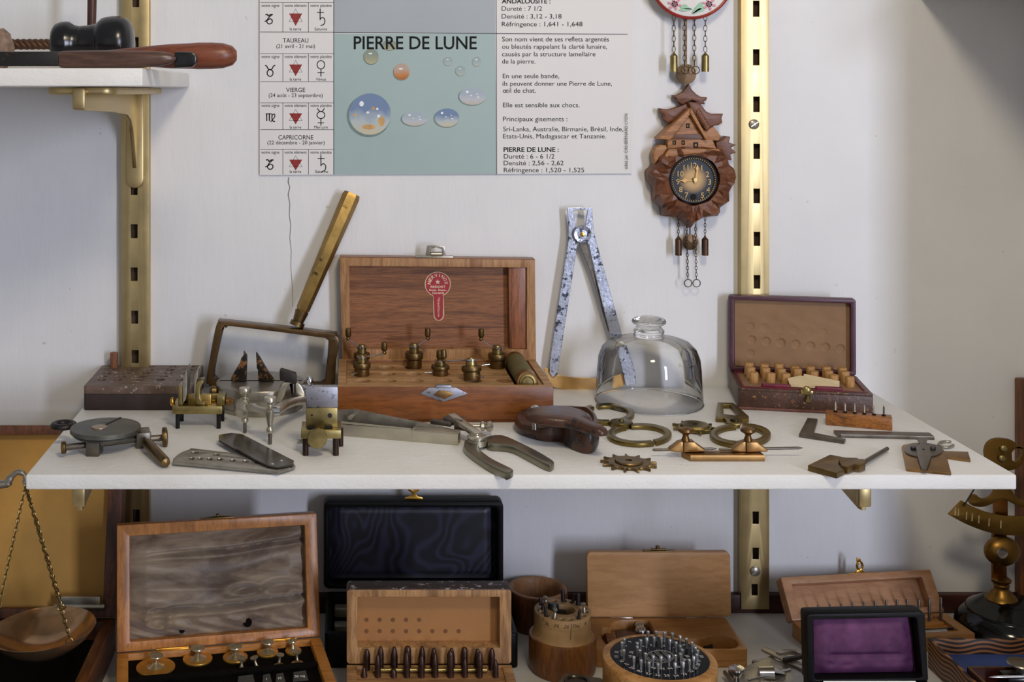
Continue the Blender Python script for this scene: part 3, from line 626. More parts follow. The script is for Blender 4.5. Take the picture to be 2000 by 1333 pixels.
for r_, py in enumerate((744, 730.6, 718)):
    for c_, px in enumerate((707.5, 758, 811, 866.5, 925, 985)):
        q = at_z(px, 756 - (756 - py), z1); q.x = at_z((707.5, 758, 811, 866.5, 925, 985)[c_], 744, z1).x
        HP[r_, c_] = q; holes.append(oval(q.x, q.y, .0084, .0084, 24))
chx0, chx1 = bxr - w - .027, bxr - w - .0035
b = MB(); b.slab([[(bxl + w, y0 + .006), (bxr - w, y0 + .006), (bxr - w, y1 - .004), (bxl + w, y1 - .004)], [(chx0, y0 + .010), (chx1, y0 + .010), (chx1, y1 - .010), (chx0, y1 - .010)]] + holes, z1 - .007, z1, 'z', .0002)
ob('drilled_tray', b, OAKP, ox)
b = MB(); b.box(bxl + w, bxr - w, y0 + .006, y1 - .004, SH + .008, SH + .012); ob('tray_floor', b, plain('dark_tray_floor', '4a331a', .7), ox)
b = MB(); q = at_y(865, 768, y0)
pl = vt([(820, 769), (838, 757), (890, 757), (914, 769), (866, 785)], y0); b.slab([pl], y0 - .0012, y0, 'y', .0003)
b.slab([vt([(850, 757), (852, 752), (880, 752), (882, 757)], y0)], y0 - .003, y0 + .003, 'y', .0004); lp = ob('latch_plate', b, ETCH, ox)
b = MB(); b.slab([vt([(846, 771), (858, 762), (878, 764), (886, 770), (868, 779)], y0)], y0 - .0028, y0 - .001, 'y', .0006); ob('latch_button', b, BRONZE, lp)
LY0, LY1 = -.024, -.0068
def lp_(pts): return vt(pts, LY0)
o_ = [(663.5, 503), (1045, 508), (1047, 705), (668, 705)]; i_ = [(682, 520), (1029, 523), (1029, 683), (684, 683)]
b = MB(); b.slab([lp_(o_), lp_(i_)], LY0, LY1, 'y', .0005); lid = ob('lid_frame', b, OAKV, ox)
b = MB(); b.slab([lp_([(o_[0][0] + 1, o_[0][1] + 1), (o_[1][0] - 1, o_[1][1] + 1), (o_[2][0] - 1, 704), (o_[3][0] + 1, 704)])], LY1 - .004, LY1, 'y'); ob('lid_panel', b, OAK, lid)
q = lp_(o_); b = MB(); b.raw([(q[0][0], LY0 + .001, q[0][1]), (q[1][0], LY0 + .001, q[1][1]), (q[1][0], LY1, q[1][1]), (q[0][0], LY1, q[0][1])] + [(q[0][0], LY0 + .001, q[0][1] + .0006), (q[1][0], LY0 + .001, q[1][1] + .0006), (q[1][0], LY1, q[1][1] + .0006), (q[0][0], LY1, q[0][1] + .0006)], [(0, 1, 2, 3), (4, 5, 6, 7), (0, 1, 5, 4), (1, 2, 6, 5), (2, 3, 7, 6), (3, 0, 4, 7)]); ob('lid_top_edge', b, MAHO, lid)
b = MB(); b.slab([lp_([(994, 523), (1028, 523), (1029, 682), (996, 682)])], LY0 + .003, LY1 - .003, 'y', .0004); ob('spacer_strip', b, MAHOV, lid)
ys = LY1 - .0042
b = MB(); ST = [(855 + 25.5 * cos(a), 555.5 + 24.5 * sin(a)) for a in [pi * .5 + .43 + 2 * pi * k / 40 * .864 for k in range(41)]]
ST = ST + [(866.5, 580)] + [(857 + 10.5 * cos(a), 616 + 11 * sin(a)) for a in [pi * k / 10 for k in range(11)]] + [(846, 580)]
b.slab([vt(ST, ys)], ys - .0002, ys, 'y'); stk = ob('sticker', b, plain('sticker_gilt', 'cdb48c', .4), lid, 0)
b = MB(); ST2 = [(855 + (x - 855) * .93, 556 + (y - 556) * .94 + 0) if y < 581 else (856.5 + (x - 856.5) * .78, y - 1.6) for x, y in ST]
b.slab([vt(ST2, ys)], ys - .0003, ys - .0002, 'y'); ob('sticker_red', b, plain('sticker_red', '9c2430', .4, 0, .06), stk, 0)
CRM = plain('sticker_print', 'dcc8a8', .4); b = MB(); yy = ys - .00035; sg = sc(yy); cc = at_y(855, 555.5, yy)
for i, ch in enumerate('NERVINOX'):
    a = pi - .12 - (pi - .24) * i / 7; b.text(ch, T(cc.x + 13.6 / sg * cos(a), yy, cc.z + 13.6 / sg * sin(a) + .0004) @ RX(pi / 2) @ RZ(a - pi / 2), 5.6 / sg if ch not in 'I' else 1.6 / sg, 6.6 / sg, bold=.02, align_x='CENTER')
stp = [(855 + r * sin(k * pi / 5), 551 - r * cos(k * pi / 5)) for k in range(10) for r in ((5.4, 2.3)[k % 2],)]; b.slab([vt(stp, yy)], yy - .00003, yy, 'y')
for s_, x0_, x1_, bs in (('RESSORT', 841, 870, 562.5), ('Ince. Inox.', 838.5, 872, 568.7), ('Garanti', 844, 867, 574.3)):
    pa, pb = at_y(x0_, bs, yy), at_y(x1_, bs, yy); b.text(s_, T(*pa) @ RX(pi / 2), pb.x - pa.x, 4.2 / sg, bold=.02)
pa = at_y(855, 582, yy); b.text('MarqueDéposée', T(*pa) @ RX(pi / 2) @ RZ(-pi / 2), 38 / sg, 4.6 / sg); ob('sticker_lettering', b, CRM, stk, 0)
b = MB(); q = at_y(853, 503, -.016)
b.slab([vt([(831, 499), (834, 480), (852, 478), (868, 481), (871, 498), (862, 500), (863, 487), (852, 483), (842, 486), (841, 500)], -.02)], -.0212, -.0198, 'y', .0003)
b.box(at_y(810, 500, -.02).x, at_y(885, 500, -.02).x, -.023, -.016, q.z - .0004, q.z + .0022, .0006); b.cyl(at_y(842, 497, -.021), at_y(863, 497, -.021), .0028); ob('lid_clasp', b, STEEL, lid)
for px in (765, 885):
    b = MB(); q = at_y(px, 705, -.0255); b.cyl(q - V((.012, 0, .0006)), q + V((.012, 0, -.0006)), .0009); b.box(q.x - .012, q.x + .012, q.y, q.y + .002, q.z - .001, q.z + .0006, .0003); ob('hinge', b, BRASS, ox)
b = MB(); ca, cb = V(((chx0 + chx1) / 2, y1 - .014, z1 + .0035)), V(((chx0 + chx1) / 2, y0 + .012, z1 + .0035))
GREENT = plain('green_card_tube', '625a34', .7, 0, .2, 60); tb = thing('tube', 'green and brown cardboard cylinder lying in the right slot of the oak box', 'tube', cb - V((0, 0, .0100)))
b.cyl(ca.lerp(cb, .10), ca.lerp(cb, .88), .0102, None, 28); ob('tube_body', b, GREENT, tb)
for f0, f1 in ((0, .10), (.88, 1)):
    m = MB(); dd = ca.lerp(cb, f1) - ca.lerp(cb, f0); m.lathe([(.0099, 0), (.0104, .0008), (.0104, dd.length - .0008), (.0099, dd.length)], align(ca.lerp(cb, f0), dd), 28); ec = ob('end_cap', m, BRONZE, tb)
m = MB(); m.lathe([(.0072, 0), (.0078, .0012), (.0062, .0014), (.0058, .0008), (.005, .0018), (0, .002)], align(cb, (0, -1, 0)), 28); ob('cap_button', m, BRASS, tb)
# winders: body, collar, arm, knob, pin
def winder(px, base, ang, reach, rise, label, tilt=0, tdir=0, pin=None, r=.0095, hh=.021, lift=0):
    q = at_z(px, base, z1); q.z = z1 + lift
    t = thing('crank_winder', label, 'winder', q, 'brass crank winders of the oak box')
    M = T(*q) @ RZ(tdir) @ RX(tilt) @ RZ(-tdir)
    m = MB(M); m.lathe([(r * .80, -.0005), (r * .84, .0004), (r * .84, hh * .38), (r * .98, hh * .44), (r, hh * .5), (r, hh * .66), (r * .94, hh * .72), (r * .6, hh * .74)], I4, 32); ob('barrel', m, BRASSD, t)
    m = MB(M); m.lathe([(r * .56, hh * .72), (r * .56, hh * .96), (r * .46, hh), (r * .44, hh * 1.09), (r * .40, hh * 1.13), (0, hh * 1.14)], I4, 24); ob('neck', m, BRASS, t)
    m = MB(M @ T(0, 0, hh * .99) @ RZ(ang)); m.lathe([(r * .66, 0), (r * .66, .0013), (r * .45, .0016)], I4, 24)
    m.tube([(r * .4, 0, .0007), (reach * .5, 0, .0007 + rise * .35), (reach * .92, 0, .0007 + rise), (reach * 1.05, 0, .0007 + rise)], .0014, 8, False, .55); arm = ob('arm', m, CHROME, t)
    m = MB(M @ T(0, 0, hh * .99) @ RZ(ang) @ T(reach, 0, rise)); m.lathe([(.0016, 0), (.0024, .0015), (.0016, .003), (.0026, .004), (.0031, .0055), (.0029, .0118), (.0022, .0126), (0, .0128)], I4, 18); ob('knob', m, BRASSD, arm)
    if pin is not None:
        m = MB(M @ RZ(pin)); m.cyl((r * .7, 0, hh * .2), (r * 1.75, 0, hh * .16), .0008); ob('pin', m, CHROME, t)
    return t
winder(707, 717, radians(150), .0165, .006, 'brass winder at the back left of the oak box, crank pointing left', pin=None, r=.0084, hh=.0205)
winder(707, 734, radians(14), .0235, .002, 'brass winder at the left front with bright crank reaching right', pin=radians(-140), r=.0088, hh=.0185)
winder(809, 718.5, radians(28), .0165, .005, 'tall brass winder second in the back row, crank up to the right', r=.0095, hh=.0225)
winder(860, 733, radians(100), .004, -.002, 'squat brass winder in the middle of the box with a thin pin pointing left', pin=radians(180), r=.0092, hh=.0140)
winder(922, 744, radians(172), .0270, -.001, 'tilted brass winder near the front with its crank reaching left', tilt=radians(-9), tdir=radians(15), pin=radians(-55), r=.0100, hh=.0185, lift=.0015)
winder(971, 719, radians(155), .0175, .006, 'brass winder beside the green tube with crank up to the left', pin=radians(190), r=.0095, hh=.0210)

# ---------------------------------------------------------------- tall steel caliper on the wall
yc = -.012; O3 = dict(ox=1040, oy=390, k=3.03)
tc = thing('tenth_caliper', 'tall mottled steel caliper with brass scale arc standing against the wall', 'caliper', at_y(1150, 762, yc))
def plate(name, pts, ya, yb, mat, par, bev=.0005, holes=(), s_=20, **kk):
    m = MB(); m.slab([vt(pts, yc, **kk)] + [vt(q, yc, **kk) for q in holes], ya, yb, 'y', bev); return ob(name, m, mat, par, s_)
plate('left_arm', [(204, 48), (292, 42), (290, 54), (236, 66), (256, 165), (285, 200), (262, 275), (205, 640), (145, 1032), (115, 1050), (98, 1022), (99, 955), (150, 620), (206, 262), (212, 195)], yc - .003, yc, PIT, tc, **O3)
plate('right_arm', [(282, 46), (348, 43), (357, 180), (378, 262), (455, 540), (525, 792), (570, 910), (602, 1010), (608, 1085), (548, 1100), (532, 1030), (500, 900), (460, 812), (395, 560), (330, 275), (300, 200), (322, 62), (284, 56)], yc - .0045, yc - .0012, PIT, tc, **O3)
plate('spring_blade', [(275, 262), (322, 262), (345, 370), (425, 640), (465, 775), (448, 780), (405, 640), (340, 420)], yc - .0012, yc + .001, STEELD, tc, .0003, **O3)
plate('scale_arc', sm([(68, 1005), (97, 1003), (120, 1056), (146, 1041), (240, 1053), (370, 1058), (470, 1048), (533, 1034), (545, 1100), (480, 1118), (370, 1129), (240, 1129), (150, 1118), (112, 1098), (90, 1050)], 3, True), yc + .0002, yc + .0016, plain('scale_brass', 'cfa66c', .30, 1, .2, 60), tc, .0003, **O3)
q = at_y(1040 + 293 / 3.03, 390 + 205 / 3.03, yc - .0045); s_ = sc(yc)
b = MB(); b.lathe([(17.5 / s_, 0), (17.5 / s_, .0018), (16 / s_, .0026), (9 / s_, .0022), (9 / s_, .003), (0, .0032)], T(*q) @ RX(pi / 2), 36); hub = ob('pivot_disc', b, PIT, tc)
b = MB(); b.lathe([(4.6 / s_, .003), (4.4 / s_, .0042), (0, .0046)], T(*q) @ RX(pi / 2), 16); ob('brass_pin', b, GOLD, hub)
b = MB(); b.text('1  2  3  4  5  6  7  8', T(*at_y(1040 + 150 / 3.03, 390 + 1108 / 3.03, yc)) @ RX(pi / 2), 66 / s_, 4 / s_) if 0 else None
b.bm.free()

# ---------------------------------------------------------------- glass bell
D = 770.4 / (786 - PY); yj = D + CY; sj = F / D; xj = (1267.5 - PX) / sj
g = [(102, 811), (102.5, 790), (99.5, 720), (97, 698), (90, 680), (76, 667), (56, 661), (36, 658.5), (30, 655), (28.5, 650), (30, 646), (26, 641), (24, 636), (31, 632), (33, 627), (28, 621.5), (14, 618.5), (0, 618)]
zj = lambda py: CZ - (py - PY) / sj
zoff = zj(786) - SH
prof = [(.0541, 0), (.0544, .0010)] + [(r / sj, zj(py) - SH) for r, py in g[2:8]] + [(24 / sj, zj(657) - SH)]
b = MB(T(xj, yj, SH)); b.lathe(prof, I4, 72); bmesh.ops.delete(b.bm, geom=[f for f in b.bm.faces if len(f.verts) > 4], context='FACES_ONLY')
bell = thing('glass_bell', 'clear glass bell cover with a mushroom knob beside the tall steel caliper', 'glass bell', (xj, yj, SH))
ob('glass_dome', b, THIN, bell, 60)
b = MB(T(xj, yj, SH)); b.lathe([(0, zj(659) - SH), (28 / sj, zj(658) - SH)] + [(r / sj, zj(py) - SH) for r, py in sm(g[8:], 3)], I4, 48); ob('glass_knob', b, GLASS, bell, 60)
b = MB(T(xj, yj, SH)); b.tube([(.0540 * cos(t_), .0540 * sin(t_), .0011) for t_ in [2 * pi * k / 64 for k in range(64)]], .0010, 8, True); ob('foot_rim', b, GLASS, bell, 60)
b = MB(); sb = sc(yj)
for i, ch in enumerate('RICLO'):
    a = radians(-68 + i * 5.2); zz = zj(697) + .0; rr_ = .0524
    b.text(ch, T(xj + rr_ * cos(a), yj + rr_ * sin(a), zz - .0) @ RZ(a + pi / 2) @ RX(pi / 2 - .25), None, 7 / sb, align_x='CENTER')
ob('etched_letters', b, plain('etched_grey', '8b857c', .6), bell, 0)

# ---------------------------------------------------------------- leather box of corks
FL = at_z(1442, 800, SH); rot = radians(-11.2); wd, dp, hg = .1278, .0795, .0215
FL = V((FL.x, FL.y, SH)); ML = T(*FL) @ RZ(rot)
lb = thing('cork_box', 'worn brown leather box with tan lined lid standing open over rows of corks', 'leather box', tuple(ML @ V((wd / 2, dp / 2, 0))))
b = MB(ML); b.box(0, wd, 0, dp, .0002, hg - .002, .0012)
b.slab([rrect(0, wd, 0, dp, .0016), rrect(.005, wd - .005, .005, dp - .004, .001)], hg - .003, hg, 'z', .0006); bd = ob('leather_body', b, LEATH, lb)
b = MB(ML); b.box(.0045, wd - .0045, .0045, dp - .0035, hg - .002, hg - .0012); ob('tray_lining', b, TANP, lb)
b = MB(ML); b.box(-.0012, wd + .0012, -.0012, .001, .0002, .0030, .0008); ob('base_edge', b, plain('worn_edge', '6b3f36', .5, 0, .4, 60, spots=('9a6b4a', .6, 200)), lb)
b = MB(ML); b.slab([rrect(.0042, wd - .0042, .0042, dp - .0035, .001), rrect(.0062, wd - .0062, .0062, dp - .005, .001)], hg - .001, hg + .0008, 'z'); ob('maroon_edge', b, MAROON, lb)
ML2 = ML @ T(0, dp - .0035, hg) @ RX(radians(-1.0)); lh = .0805; ld = .0115
b = MB(ML2 @ T(-.0006, 0, .0004)); b.slab([rrect(0, wd, 0, lh, .0028), rrect(.0052, wd - .0052, .0046, lh - .0046, .0018)], 0, ld, 'y', .0009)
b.box(.002, wd - .002, ld - .002, ld, .002, lh - .002); ld_ = ob('lid', b, LEATHP, lb)
b = MB(ML2); imp = random.Random(3)
marks = [((.022 + .0148 * i, .0475 - .0008 * i), .0042, .0008 if i in (0,) else .0004) for i in range(6)] + [((.023 + .0150 * i, .033 - .001 * i), .0046, .0013) for i in range(7)] + [((.022, .0185), .0042, .0007)]
def lin(u, v):
    x = .0056 + (wd - .0112) * u; z = .005 + (lh - .01) * v; y = ld - .0046 + .0002 * sin(23 * u + 3 * sin(9 * v)) * sin(11 * v)
    for (mx, mz), r_, dep in marks:
        d_ = hypot(x - mx, z - mz) / r_
        if d_ < 1.25: y += dep * (1 if d_ < .8 else max(0, (1.25 - d_) / .45)) - (dep * .5 if .9 < d_ < 1.2 else 0)
    return (x, y, z)
b.grid(lin, 120, 74); ob('lid_lining', b, TANP, ld_, 60)
b = MB(ML); b.ell((wd * .512, -.0005, hg + .0005), (.0044, .0024, .0048), 20); b.box(wd * .512 - .006, wd * .512 + .006, -.0016, .002, hg - .0035, hg + .0008, .0006); b.cyl((wd * .52, -.0005, hg - .006), (wd * .52, -.0042, hg - .0085), .0022, .0026); ob('clasp', b, BRASS, lb)
for row in range(3):
    for col in range(7):
        u = .0175 + .01545 * col + (.0008, .0004, .0022)[row] + R.uniform(-.0006, .0006); v = (.0655, .049, .032)[row] + R.uniform(-.001, .001)
        hh = (.0128, .0118, .0112)[row] + R.uniform(-.0010, .0010)
        if row == 2 and col == 3: hh = .0055; v = .034
        if row == 2 and col == 4: hh = .0075
        p = ML @ V((u, v, hg - .0012)); m = MB(T(*p) @ RX(R.uniform(-.05, .05)) @ RY(R.uniform(-.05, .05)))
        m.lathe([(.0044, 0), (.0046, hh - .0008), (.0040, hh), (0, hh)], I4, 18)
        o = tag(ob('cork', m, CORK, None, 40, p), f'{ORD[col]} cork from the left in the {("back", "middle", "front")[row]} row of the leather box', 'cork', 'corks in the leather box')
b = MB(ML @ T(.052, .0148, hg + .0002)); b.raw([(0, 0, 0), (.046, -.004, 0), (.0475, .002, .004), (.012, .012, .0085), (-.001, .009, .0062), (0.001, .0005, .0005), (.046, -.0035, .0006), (.0475, .0025, .0046), (.012, .0125, .0091), (0, .0095, .0068)],
      [(0, 1, 2, 3, 4), (9, 8, 7, 6, 5), (0, 1, 6, 5), (1, 2, 7, 6), (2, 3, 8, 7), (3, 4, 9, 8), (4, 0, 5, 9)])
b.raw([(.014, .0105, .0072), (.047, .0008, .004), (.0478, .003, .0072), (.0155, .0135, .0108)], [(0, 1, 2, 3)])
tag(ob('folded_paper', b, CREAM), 'folded cream paper slip tucked between front corks of the leather box', 'paper')
for k, (u0, u1, v) in enumerate(((.0235, .0520, .0085), (.075, .1005, .0060))):
    b = MB(ML @ T(0, 0, hg + .0001)); b.slab([rrect(u0, u1, v, v + .0055, .002), rrect(u0 + .001, u1 - .001, v + .001, v + .0045, .0015)], 0, .0030, 'z', .0003)
    ob('ribbon_loop', b, MAROON, lb)

# ---------------------------------------------------------------- little teak block of drills
FLd = at_z(1613, 831, SH); rd = radians(-20.6); wdd, dpd, hgd = .0585, .0140, .0120; Md = T(FLd.x, FLd.y, SH) @ RZ(rd)
b = MB(Md); b.box(0, wdd, 0, dpd, .0001, hgd, .0008); tag(ob('drill_block', b, TEAK), 'small striped wooden block holding six thin drills in front of the leather box', 'drill holder')
for i in range(6):
    p = Md @ V((.0087 + .00855 * i, dpd * .5, hgd)); hh = (.0098, .0093, .0096, .0086, .0098, .0098)[i]; thick = (.0009, .0009, .0008, .0010, .0006, .0009)[i]
    t = thing('drill_bit', f'{ORD[i]} thin drill from the left in the small striped wooden block', 'drill bit', p, 'drills in the small striped block')
    m = MB(); m.lathe([(.0018, -.0002), (.0019, .0012), (.0011, .0016)], T(*p), 14); ob('collar', m, BLACK, t)
    m = MB(); m.lathe([(thick, .0012), (thick, hh * .82), (thick * .55, hh * .84), (thick * .55, hh)], T(*p), 10); ob('shank', m, (STEELD if i == 5 else NICKEL), t)
# ================================================================ tools at the front of the middle shelf
def zh(py, D): return CZ - (py - PY) * D / F            # height of a picture row at distance D
def flat(name, label, cat, pts, z0, z1, mat, bev=.0004, holes=(), par=None, group=None, s_=30, **kk):
    m = MB(); m.slab([hz(pts, z1, **kk)] + [hz(q, z1, **kk) for q in holes], z0, z1, 'z', bev)
    o = ob(name, m, mat, par, s_)
    return tag(o, label, cat, group) if par is None else o
# ---------------------------------------------------------------- disc vise at the left
O8b = dict(ox=100, oy=800, k=8)
A8 = lambda x, y, z: at_z(100 + x / 8, 800 + y / 8, z)
dv = thing('disc_vise', 'dark steel round plate tool with ring, rods and knobs at the front left corner', 'clamp tool', A8(850, 700, SH))
zd = SH + .0205
c = A8(850, 270, zd); rdisc = 545 / 8 / sc(c.y)
b = MB(); b.lathe([(rdisc * .86, -.0075), (rdisc * .93, -.006), (rdisc * .9, -.0048), (rdisc, -.0035), (rdisc, -.0006), (rdisc * .985, 0), (0, .0002)], T(*c), 64); dd = ob('plate_disc', b, plain('disc_grey', '6a6962', .45, .8, .3, 50, .2, 200, spots=('3d3c38', .6, 60)), dv)
b = MB(); e = A8(755, 285, zd); b.lathe([(120 / 8 / sc(e.y), 0), (118 / 8 / sc(e.y), .0010), (0, .0012)], T(e.x, e.y, zd), 32); ob('ivory_disc', b, plain('worn_copper_disc', 'a8937c', .4, .6, .12), dd)
b = MB(); p, q = A8(860, 240, zd), A8(1085, 132, zd); d_ = (q - p); b.box(0, d_.length, -.0011, .0011, -.001, .0007, .0003, T(*p) @ RZ(atan2(d_.y, d_.x))); ob('groove_pin', b, IRON, dd)
b = MB(); q = A8(195, 245, SH + .018); r_ = 150 / 8 / sc(q.y); b.tube([(q.x + r_ * cos(a), q.y + r_ * sin(a), q.z) for a in [2 * pi * k / 28 for k in range(28)]], .0034, 10, True, .8)
b.tube([q + V((r_ * .8, 0, 0)), c + V((-rdisc * .8, 0, -.004))], .0032, 8); ob('ring_handle', b, IRON, dv)
D1 = 770.4 / (893 - PY); D2 = 770.4 / (878 - PY)
def block3(name, x0, x1, ytop, ybot, D, dep, mat, par, bev=.0012, ox=100, oy=800, k=8, rz=0):
    y = D + CY; a = at_y(ox + x0 / k, oy + ybot / k, y); cc = at_y(ox + x1 / k, oy + ytop / k, y); m = MB(T(a.x, y, max(a.z, SH + .0001)) @ RZ(rz)); m.box(0, cc.x - a.x, 0, dep, 0, cc.z - max(a.z, SH + .0001), bev); return ob(name, m, mat, par)
block3('jaw_block', 535, 750, 455, 745, D1, .016, STEELD, dv, rz=-.05)
block3('jaw_block', 1330, 1560, 375, 635, D2, .020, STEELD, dv, rz=.25)
za = zh(800 + 520 / 8, D1); L = lambda x, y, D: at_y(100 + x / 8, 800 + y / 8, D + CY)
b = MB(); b.cyl(L(180, 600, D1 - .004), L(560, 555, D1 + .008), .0027); b.cyl(L(700, 545, D1 + .006), L(1400, 460, D2 + .008), .0029); b.cyl(L(700, 485, D1 + .012), L(1400, 420, D2 + .014), .0029); b.cyl(L(1500, 465, D2 + .008), L(1760, 440, D2 + .012), .0029); ob('guide_rods', b, STEELD, dv)
for x, y, D, r_, w in ((195, 600, D1 - .002, .0052, .0045), (1775, 432, D2 + .010, .0084, .0050)):
    q = L(x, y, D); m = MB(); m.lathe([(r_ * .5, -w * .5), (r_, -w * .4), (r_ * 1.05, 0), (r_, w * .4), (r_ * .6, w * .55), (0, w * .6)], align(q, (1, .12, .05)), 28); ob('thumb_knob', m, BRASSD, dv)
p, q = L(1490, 520, D2 - .006), at_z(100 + 1800 / 8, 800 + 925 / 8, SH + .0005) + V((0, 0, .0044)); b = MB(); b.lathe([(.0040, 0), (.0048, .006), (.0046, (q - p).length - .005), (.0036, (q - p).length - .001), (0, (q - p).length)], align(p, q - p), 20); ob('handle', b, BRASSD, dv)

# ---------------------------------------------------------------- small brass jig on four legs
Dj = 770.4 / (837 - PY); O7 = dict(ox=320, oy=680, k=7.014); yj2 = Dj + CY
jg = thing('brass_jig', 'small brass jig with two upright jaws on four black legs before hole block', 'jig', at_y(385, 837, yj2))
P7 = lambda x, y, D: at_y(320 + x / 7.014, 680 + y / 7.014, D + CY)
Dr = 770.4 / (822.6 - PY)
for x, D in ((189, Dj), (751, Dj), (245, Dr), (800, Dr)):
    q = P7(x, 900, D); m = MB(); m.cyl((q.x, q.y, SH + .0001), (q.x, q.y, zh(680 + 890 / 7.014, Dj) + .001), .0021, None, 16); ob('leg', m, BLACK, jg)
z0, z1 = zh(808, Dj), zh(792.5, Dj); xa, xb_ = P7(120, 0, Dj).x, P7(800, 0, Dj).x; ya = yj2 - .003
b = MB(); b.box(xa, xb_, ya, ya + .031, z0, z1, .0005); ob('base_bar', b, BRASS, jg)
b = MB(); b.box(xa + .014, xb_ - .011, ya + .007, ya + .012, z1, z1 + .0095, .0006); b.box(xa + .004, xb_, ya + .018, ya + .022, z1, z1 + .007, .0006); ob('slide_bars', b, BRASSG, jg)
def jaw(x0, x1, top, nm):
    m = MB(); s_ = sc(ya); X0, X1 = P7(x0, 0, Dj).x, P7(x1, 0, Dj).x; m.box(X0, X1, ya + .003, ya + .024, z1 + .0003, zh(680 + top / 7.014, Dj), .0006); return ob(nm, m, BRASS, jg)
jaw(195, 258, 530, 'jaw'); j2 = jaw(440, 560, 740, 'jaw')
b = MB(); X0, X1 = P7(430, 0, Dj).x, P7(520, 0, Dj).x; b.slab([vt([(440, 770), (425, 560), (450, 470), (535, 455), (540, 475), (490, 560), (488, 700), (510, 742), (600, 742), (570, 775)], ya, **O7)], ya + .003, ya + .018, 'y', .0005); ob('jaw_cheek', b, BRASS, j2)
for pts, nm in (([(258, 775), (252, 470), (285, 350), (310, 285), (318, 480), (310, 620), (300, 700)], 'steel_blade'), ([(412, 700), (412, 400), (440, 330), (470, 310), (462, 420), (440, 470), (425, 700)], 'steel_blade')):
    m = MB(); m.slab([vt(pts, ya, **O7)], ya + .001, ya + .026, 'y', .0003); ob(nm, m, STEEL, jg)
b = MB(); b.box(P7(722, 0, Dj).x, P7(830, 0, Dj).x, ya + .004, ya + .026, z1, zh(680 + 672 / 7.014, Dj), .0006); ob('end_block', b, BRASS, jg)
b = MB(); q = P7(100, 770, Dj); b.ell((q.x, ya + .012, q.z), (.0026, .0034, .0044), 14); ob('end_screw', b, GOLD, jg)
b = MB(); q = P7(868, 775, Dj); b.lathe([(.0032, 0), (.0044, .001), (.0046, .004), (.0028, .006), (.003, .008), (0, .0085)], align(q + V((-.003, .012, 0)), (1, 0, 0)), 18); ob('end_knob', b, BRONZE, jg)

# ---------------------------------------------------------------- round face plate with two jaws
cz_ = zh(745, 1.250); yc2 = 1.250 + CY; xc = at_y(509, 745, yc2).x; r0 = 86.5 / sc(yc2); hh = cz_ - SH
fp = thing('face_plate', 'round steel drum with two rust-stained pointed jaws clamped in its top groove', 'face plate', (xc, yc2, SH))
b = MB(T(xc, yc2, SH)); b.lathe([(r0 * .955, .0001), (r0 * .965, .004), (r0 * .93, .0045), (r0 * .93, hh - .0085), (r0, hh - .008), (r0, hh - .001), (r0 * .985, hh), (0, hh)], I4, 72); ob('drum', b, STEEL, fp)
b = MB(); b.box(xc - r0 * .93, xc + r0 * .93, yc2 + .0005, yc2 + .0032, cz_ - .0004, cz_ + .0004, .0002); ob('groove', b, VOID, fp)
RUST = plain('rusty_jaw', '2c2622', .5, .7, .3, 60, .2, 300, spots=('93683f', .545, 75))
for pts in ([(1095, 66), (1140, 132), (1140, 205), (1132, 470), (1100, 476), (945, 482), (922, 452), (930, 420), (980, 330), (1040, 235), (1062, 160), (1090, 145)], [(1265, 70), (1322, 152), (1420, 325), (1505, 440), (1505, 466), (1325, 468), (1296, 450), (1291, 300), (1276, 285)]):
    m = MB(); m.slab([vt(pts, yc2 - .001, **O7)], yc2 - .004, yc2 + .004, 'y', .0006)
    bmesh.ops.translate(m.bm, verts=m.bm.verts[:], vec=(0, 0, max(0, cz_ + .0002 - min(v.co.z for v in m.bm.verts)))); ob('jaw', m, RUST, fp)
b = MB(); q = at_y(416, 764, yc2 - .015); b.lathe([(.003, 0), (.0052, .002), (.0056, .006), (.0035, .0085), (0, .009)], align(V((xc - r0 * .92, yc2 - .015, q.z)), (-1, -.1, 0)), 20); ob('side_screw', b, BRASSD, fp)

# ---------------------------------------------------------------- three-legged clamp stand with thumb screws
Da, Db, Dc = 770.4 / (847 - PY), 770.4 / (868.5 - PY), 1.205
ts = thing('tripod_clamp', 'nickel three-legged clamp stand with thumb screws and dark jaws before the round drum', 'clamp stand', P7(1300, 1250, Db) * 1)
def post(x, D, prof, mat=NICKEL):
    xx = P7(x, 0, D).x; m = MB(); m.lathe([(r_, zh(680 + y / 7.014, D)) for r_, y in prof], T(xx, D + CY, 0), 28); return m
def leg(x, D, prof, p2): 
    o = ob('leg', post(x, D, prof), NICKEL, ts); m = post(x, D, p2); ob('leg_pin', m, STEELD, o)
leg(1110, Da, [(.0016, 1030), (.0030, 1015), (.0034, 985), (.0028, 960), (.0020, 945), (.0022, 900), (.0042, 860), (.0046, 760), (.0048, 700), (.0030, 685), (.0024, 670), (.0038, 640), (.0044, 625), (.0056, 615), (.0058, 600), (.0058, 560), (.0052, 545), (0, 540)], [(.0014, 1160), (.0017, 1150), (.0017, 1020)])
leg(1455, Db, [(.0018, 1170), (.0030, 1150), (.0034, 1115), (.0028, 1095), (.0022, 1080), (.0030, 1000), (.0044, 920), (.0054, 880), (.0054, 840), (.0040, 825), (.0024, 810), (.0028, 790), (.0022, 770), (.0034, 750), (.0052, 735), (.0060, 728), (.0060, 690), (.0054, 672), (.0012, 668), (0, 662)], [(.0015, 1318), (.0018, 1305), (.0018, 1160)])
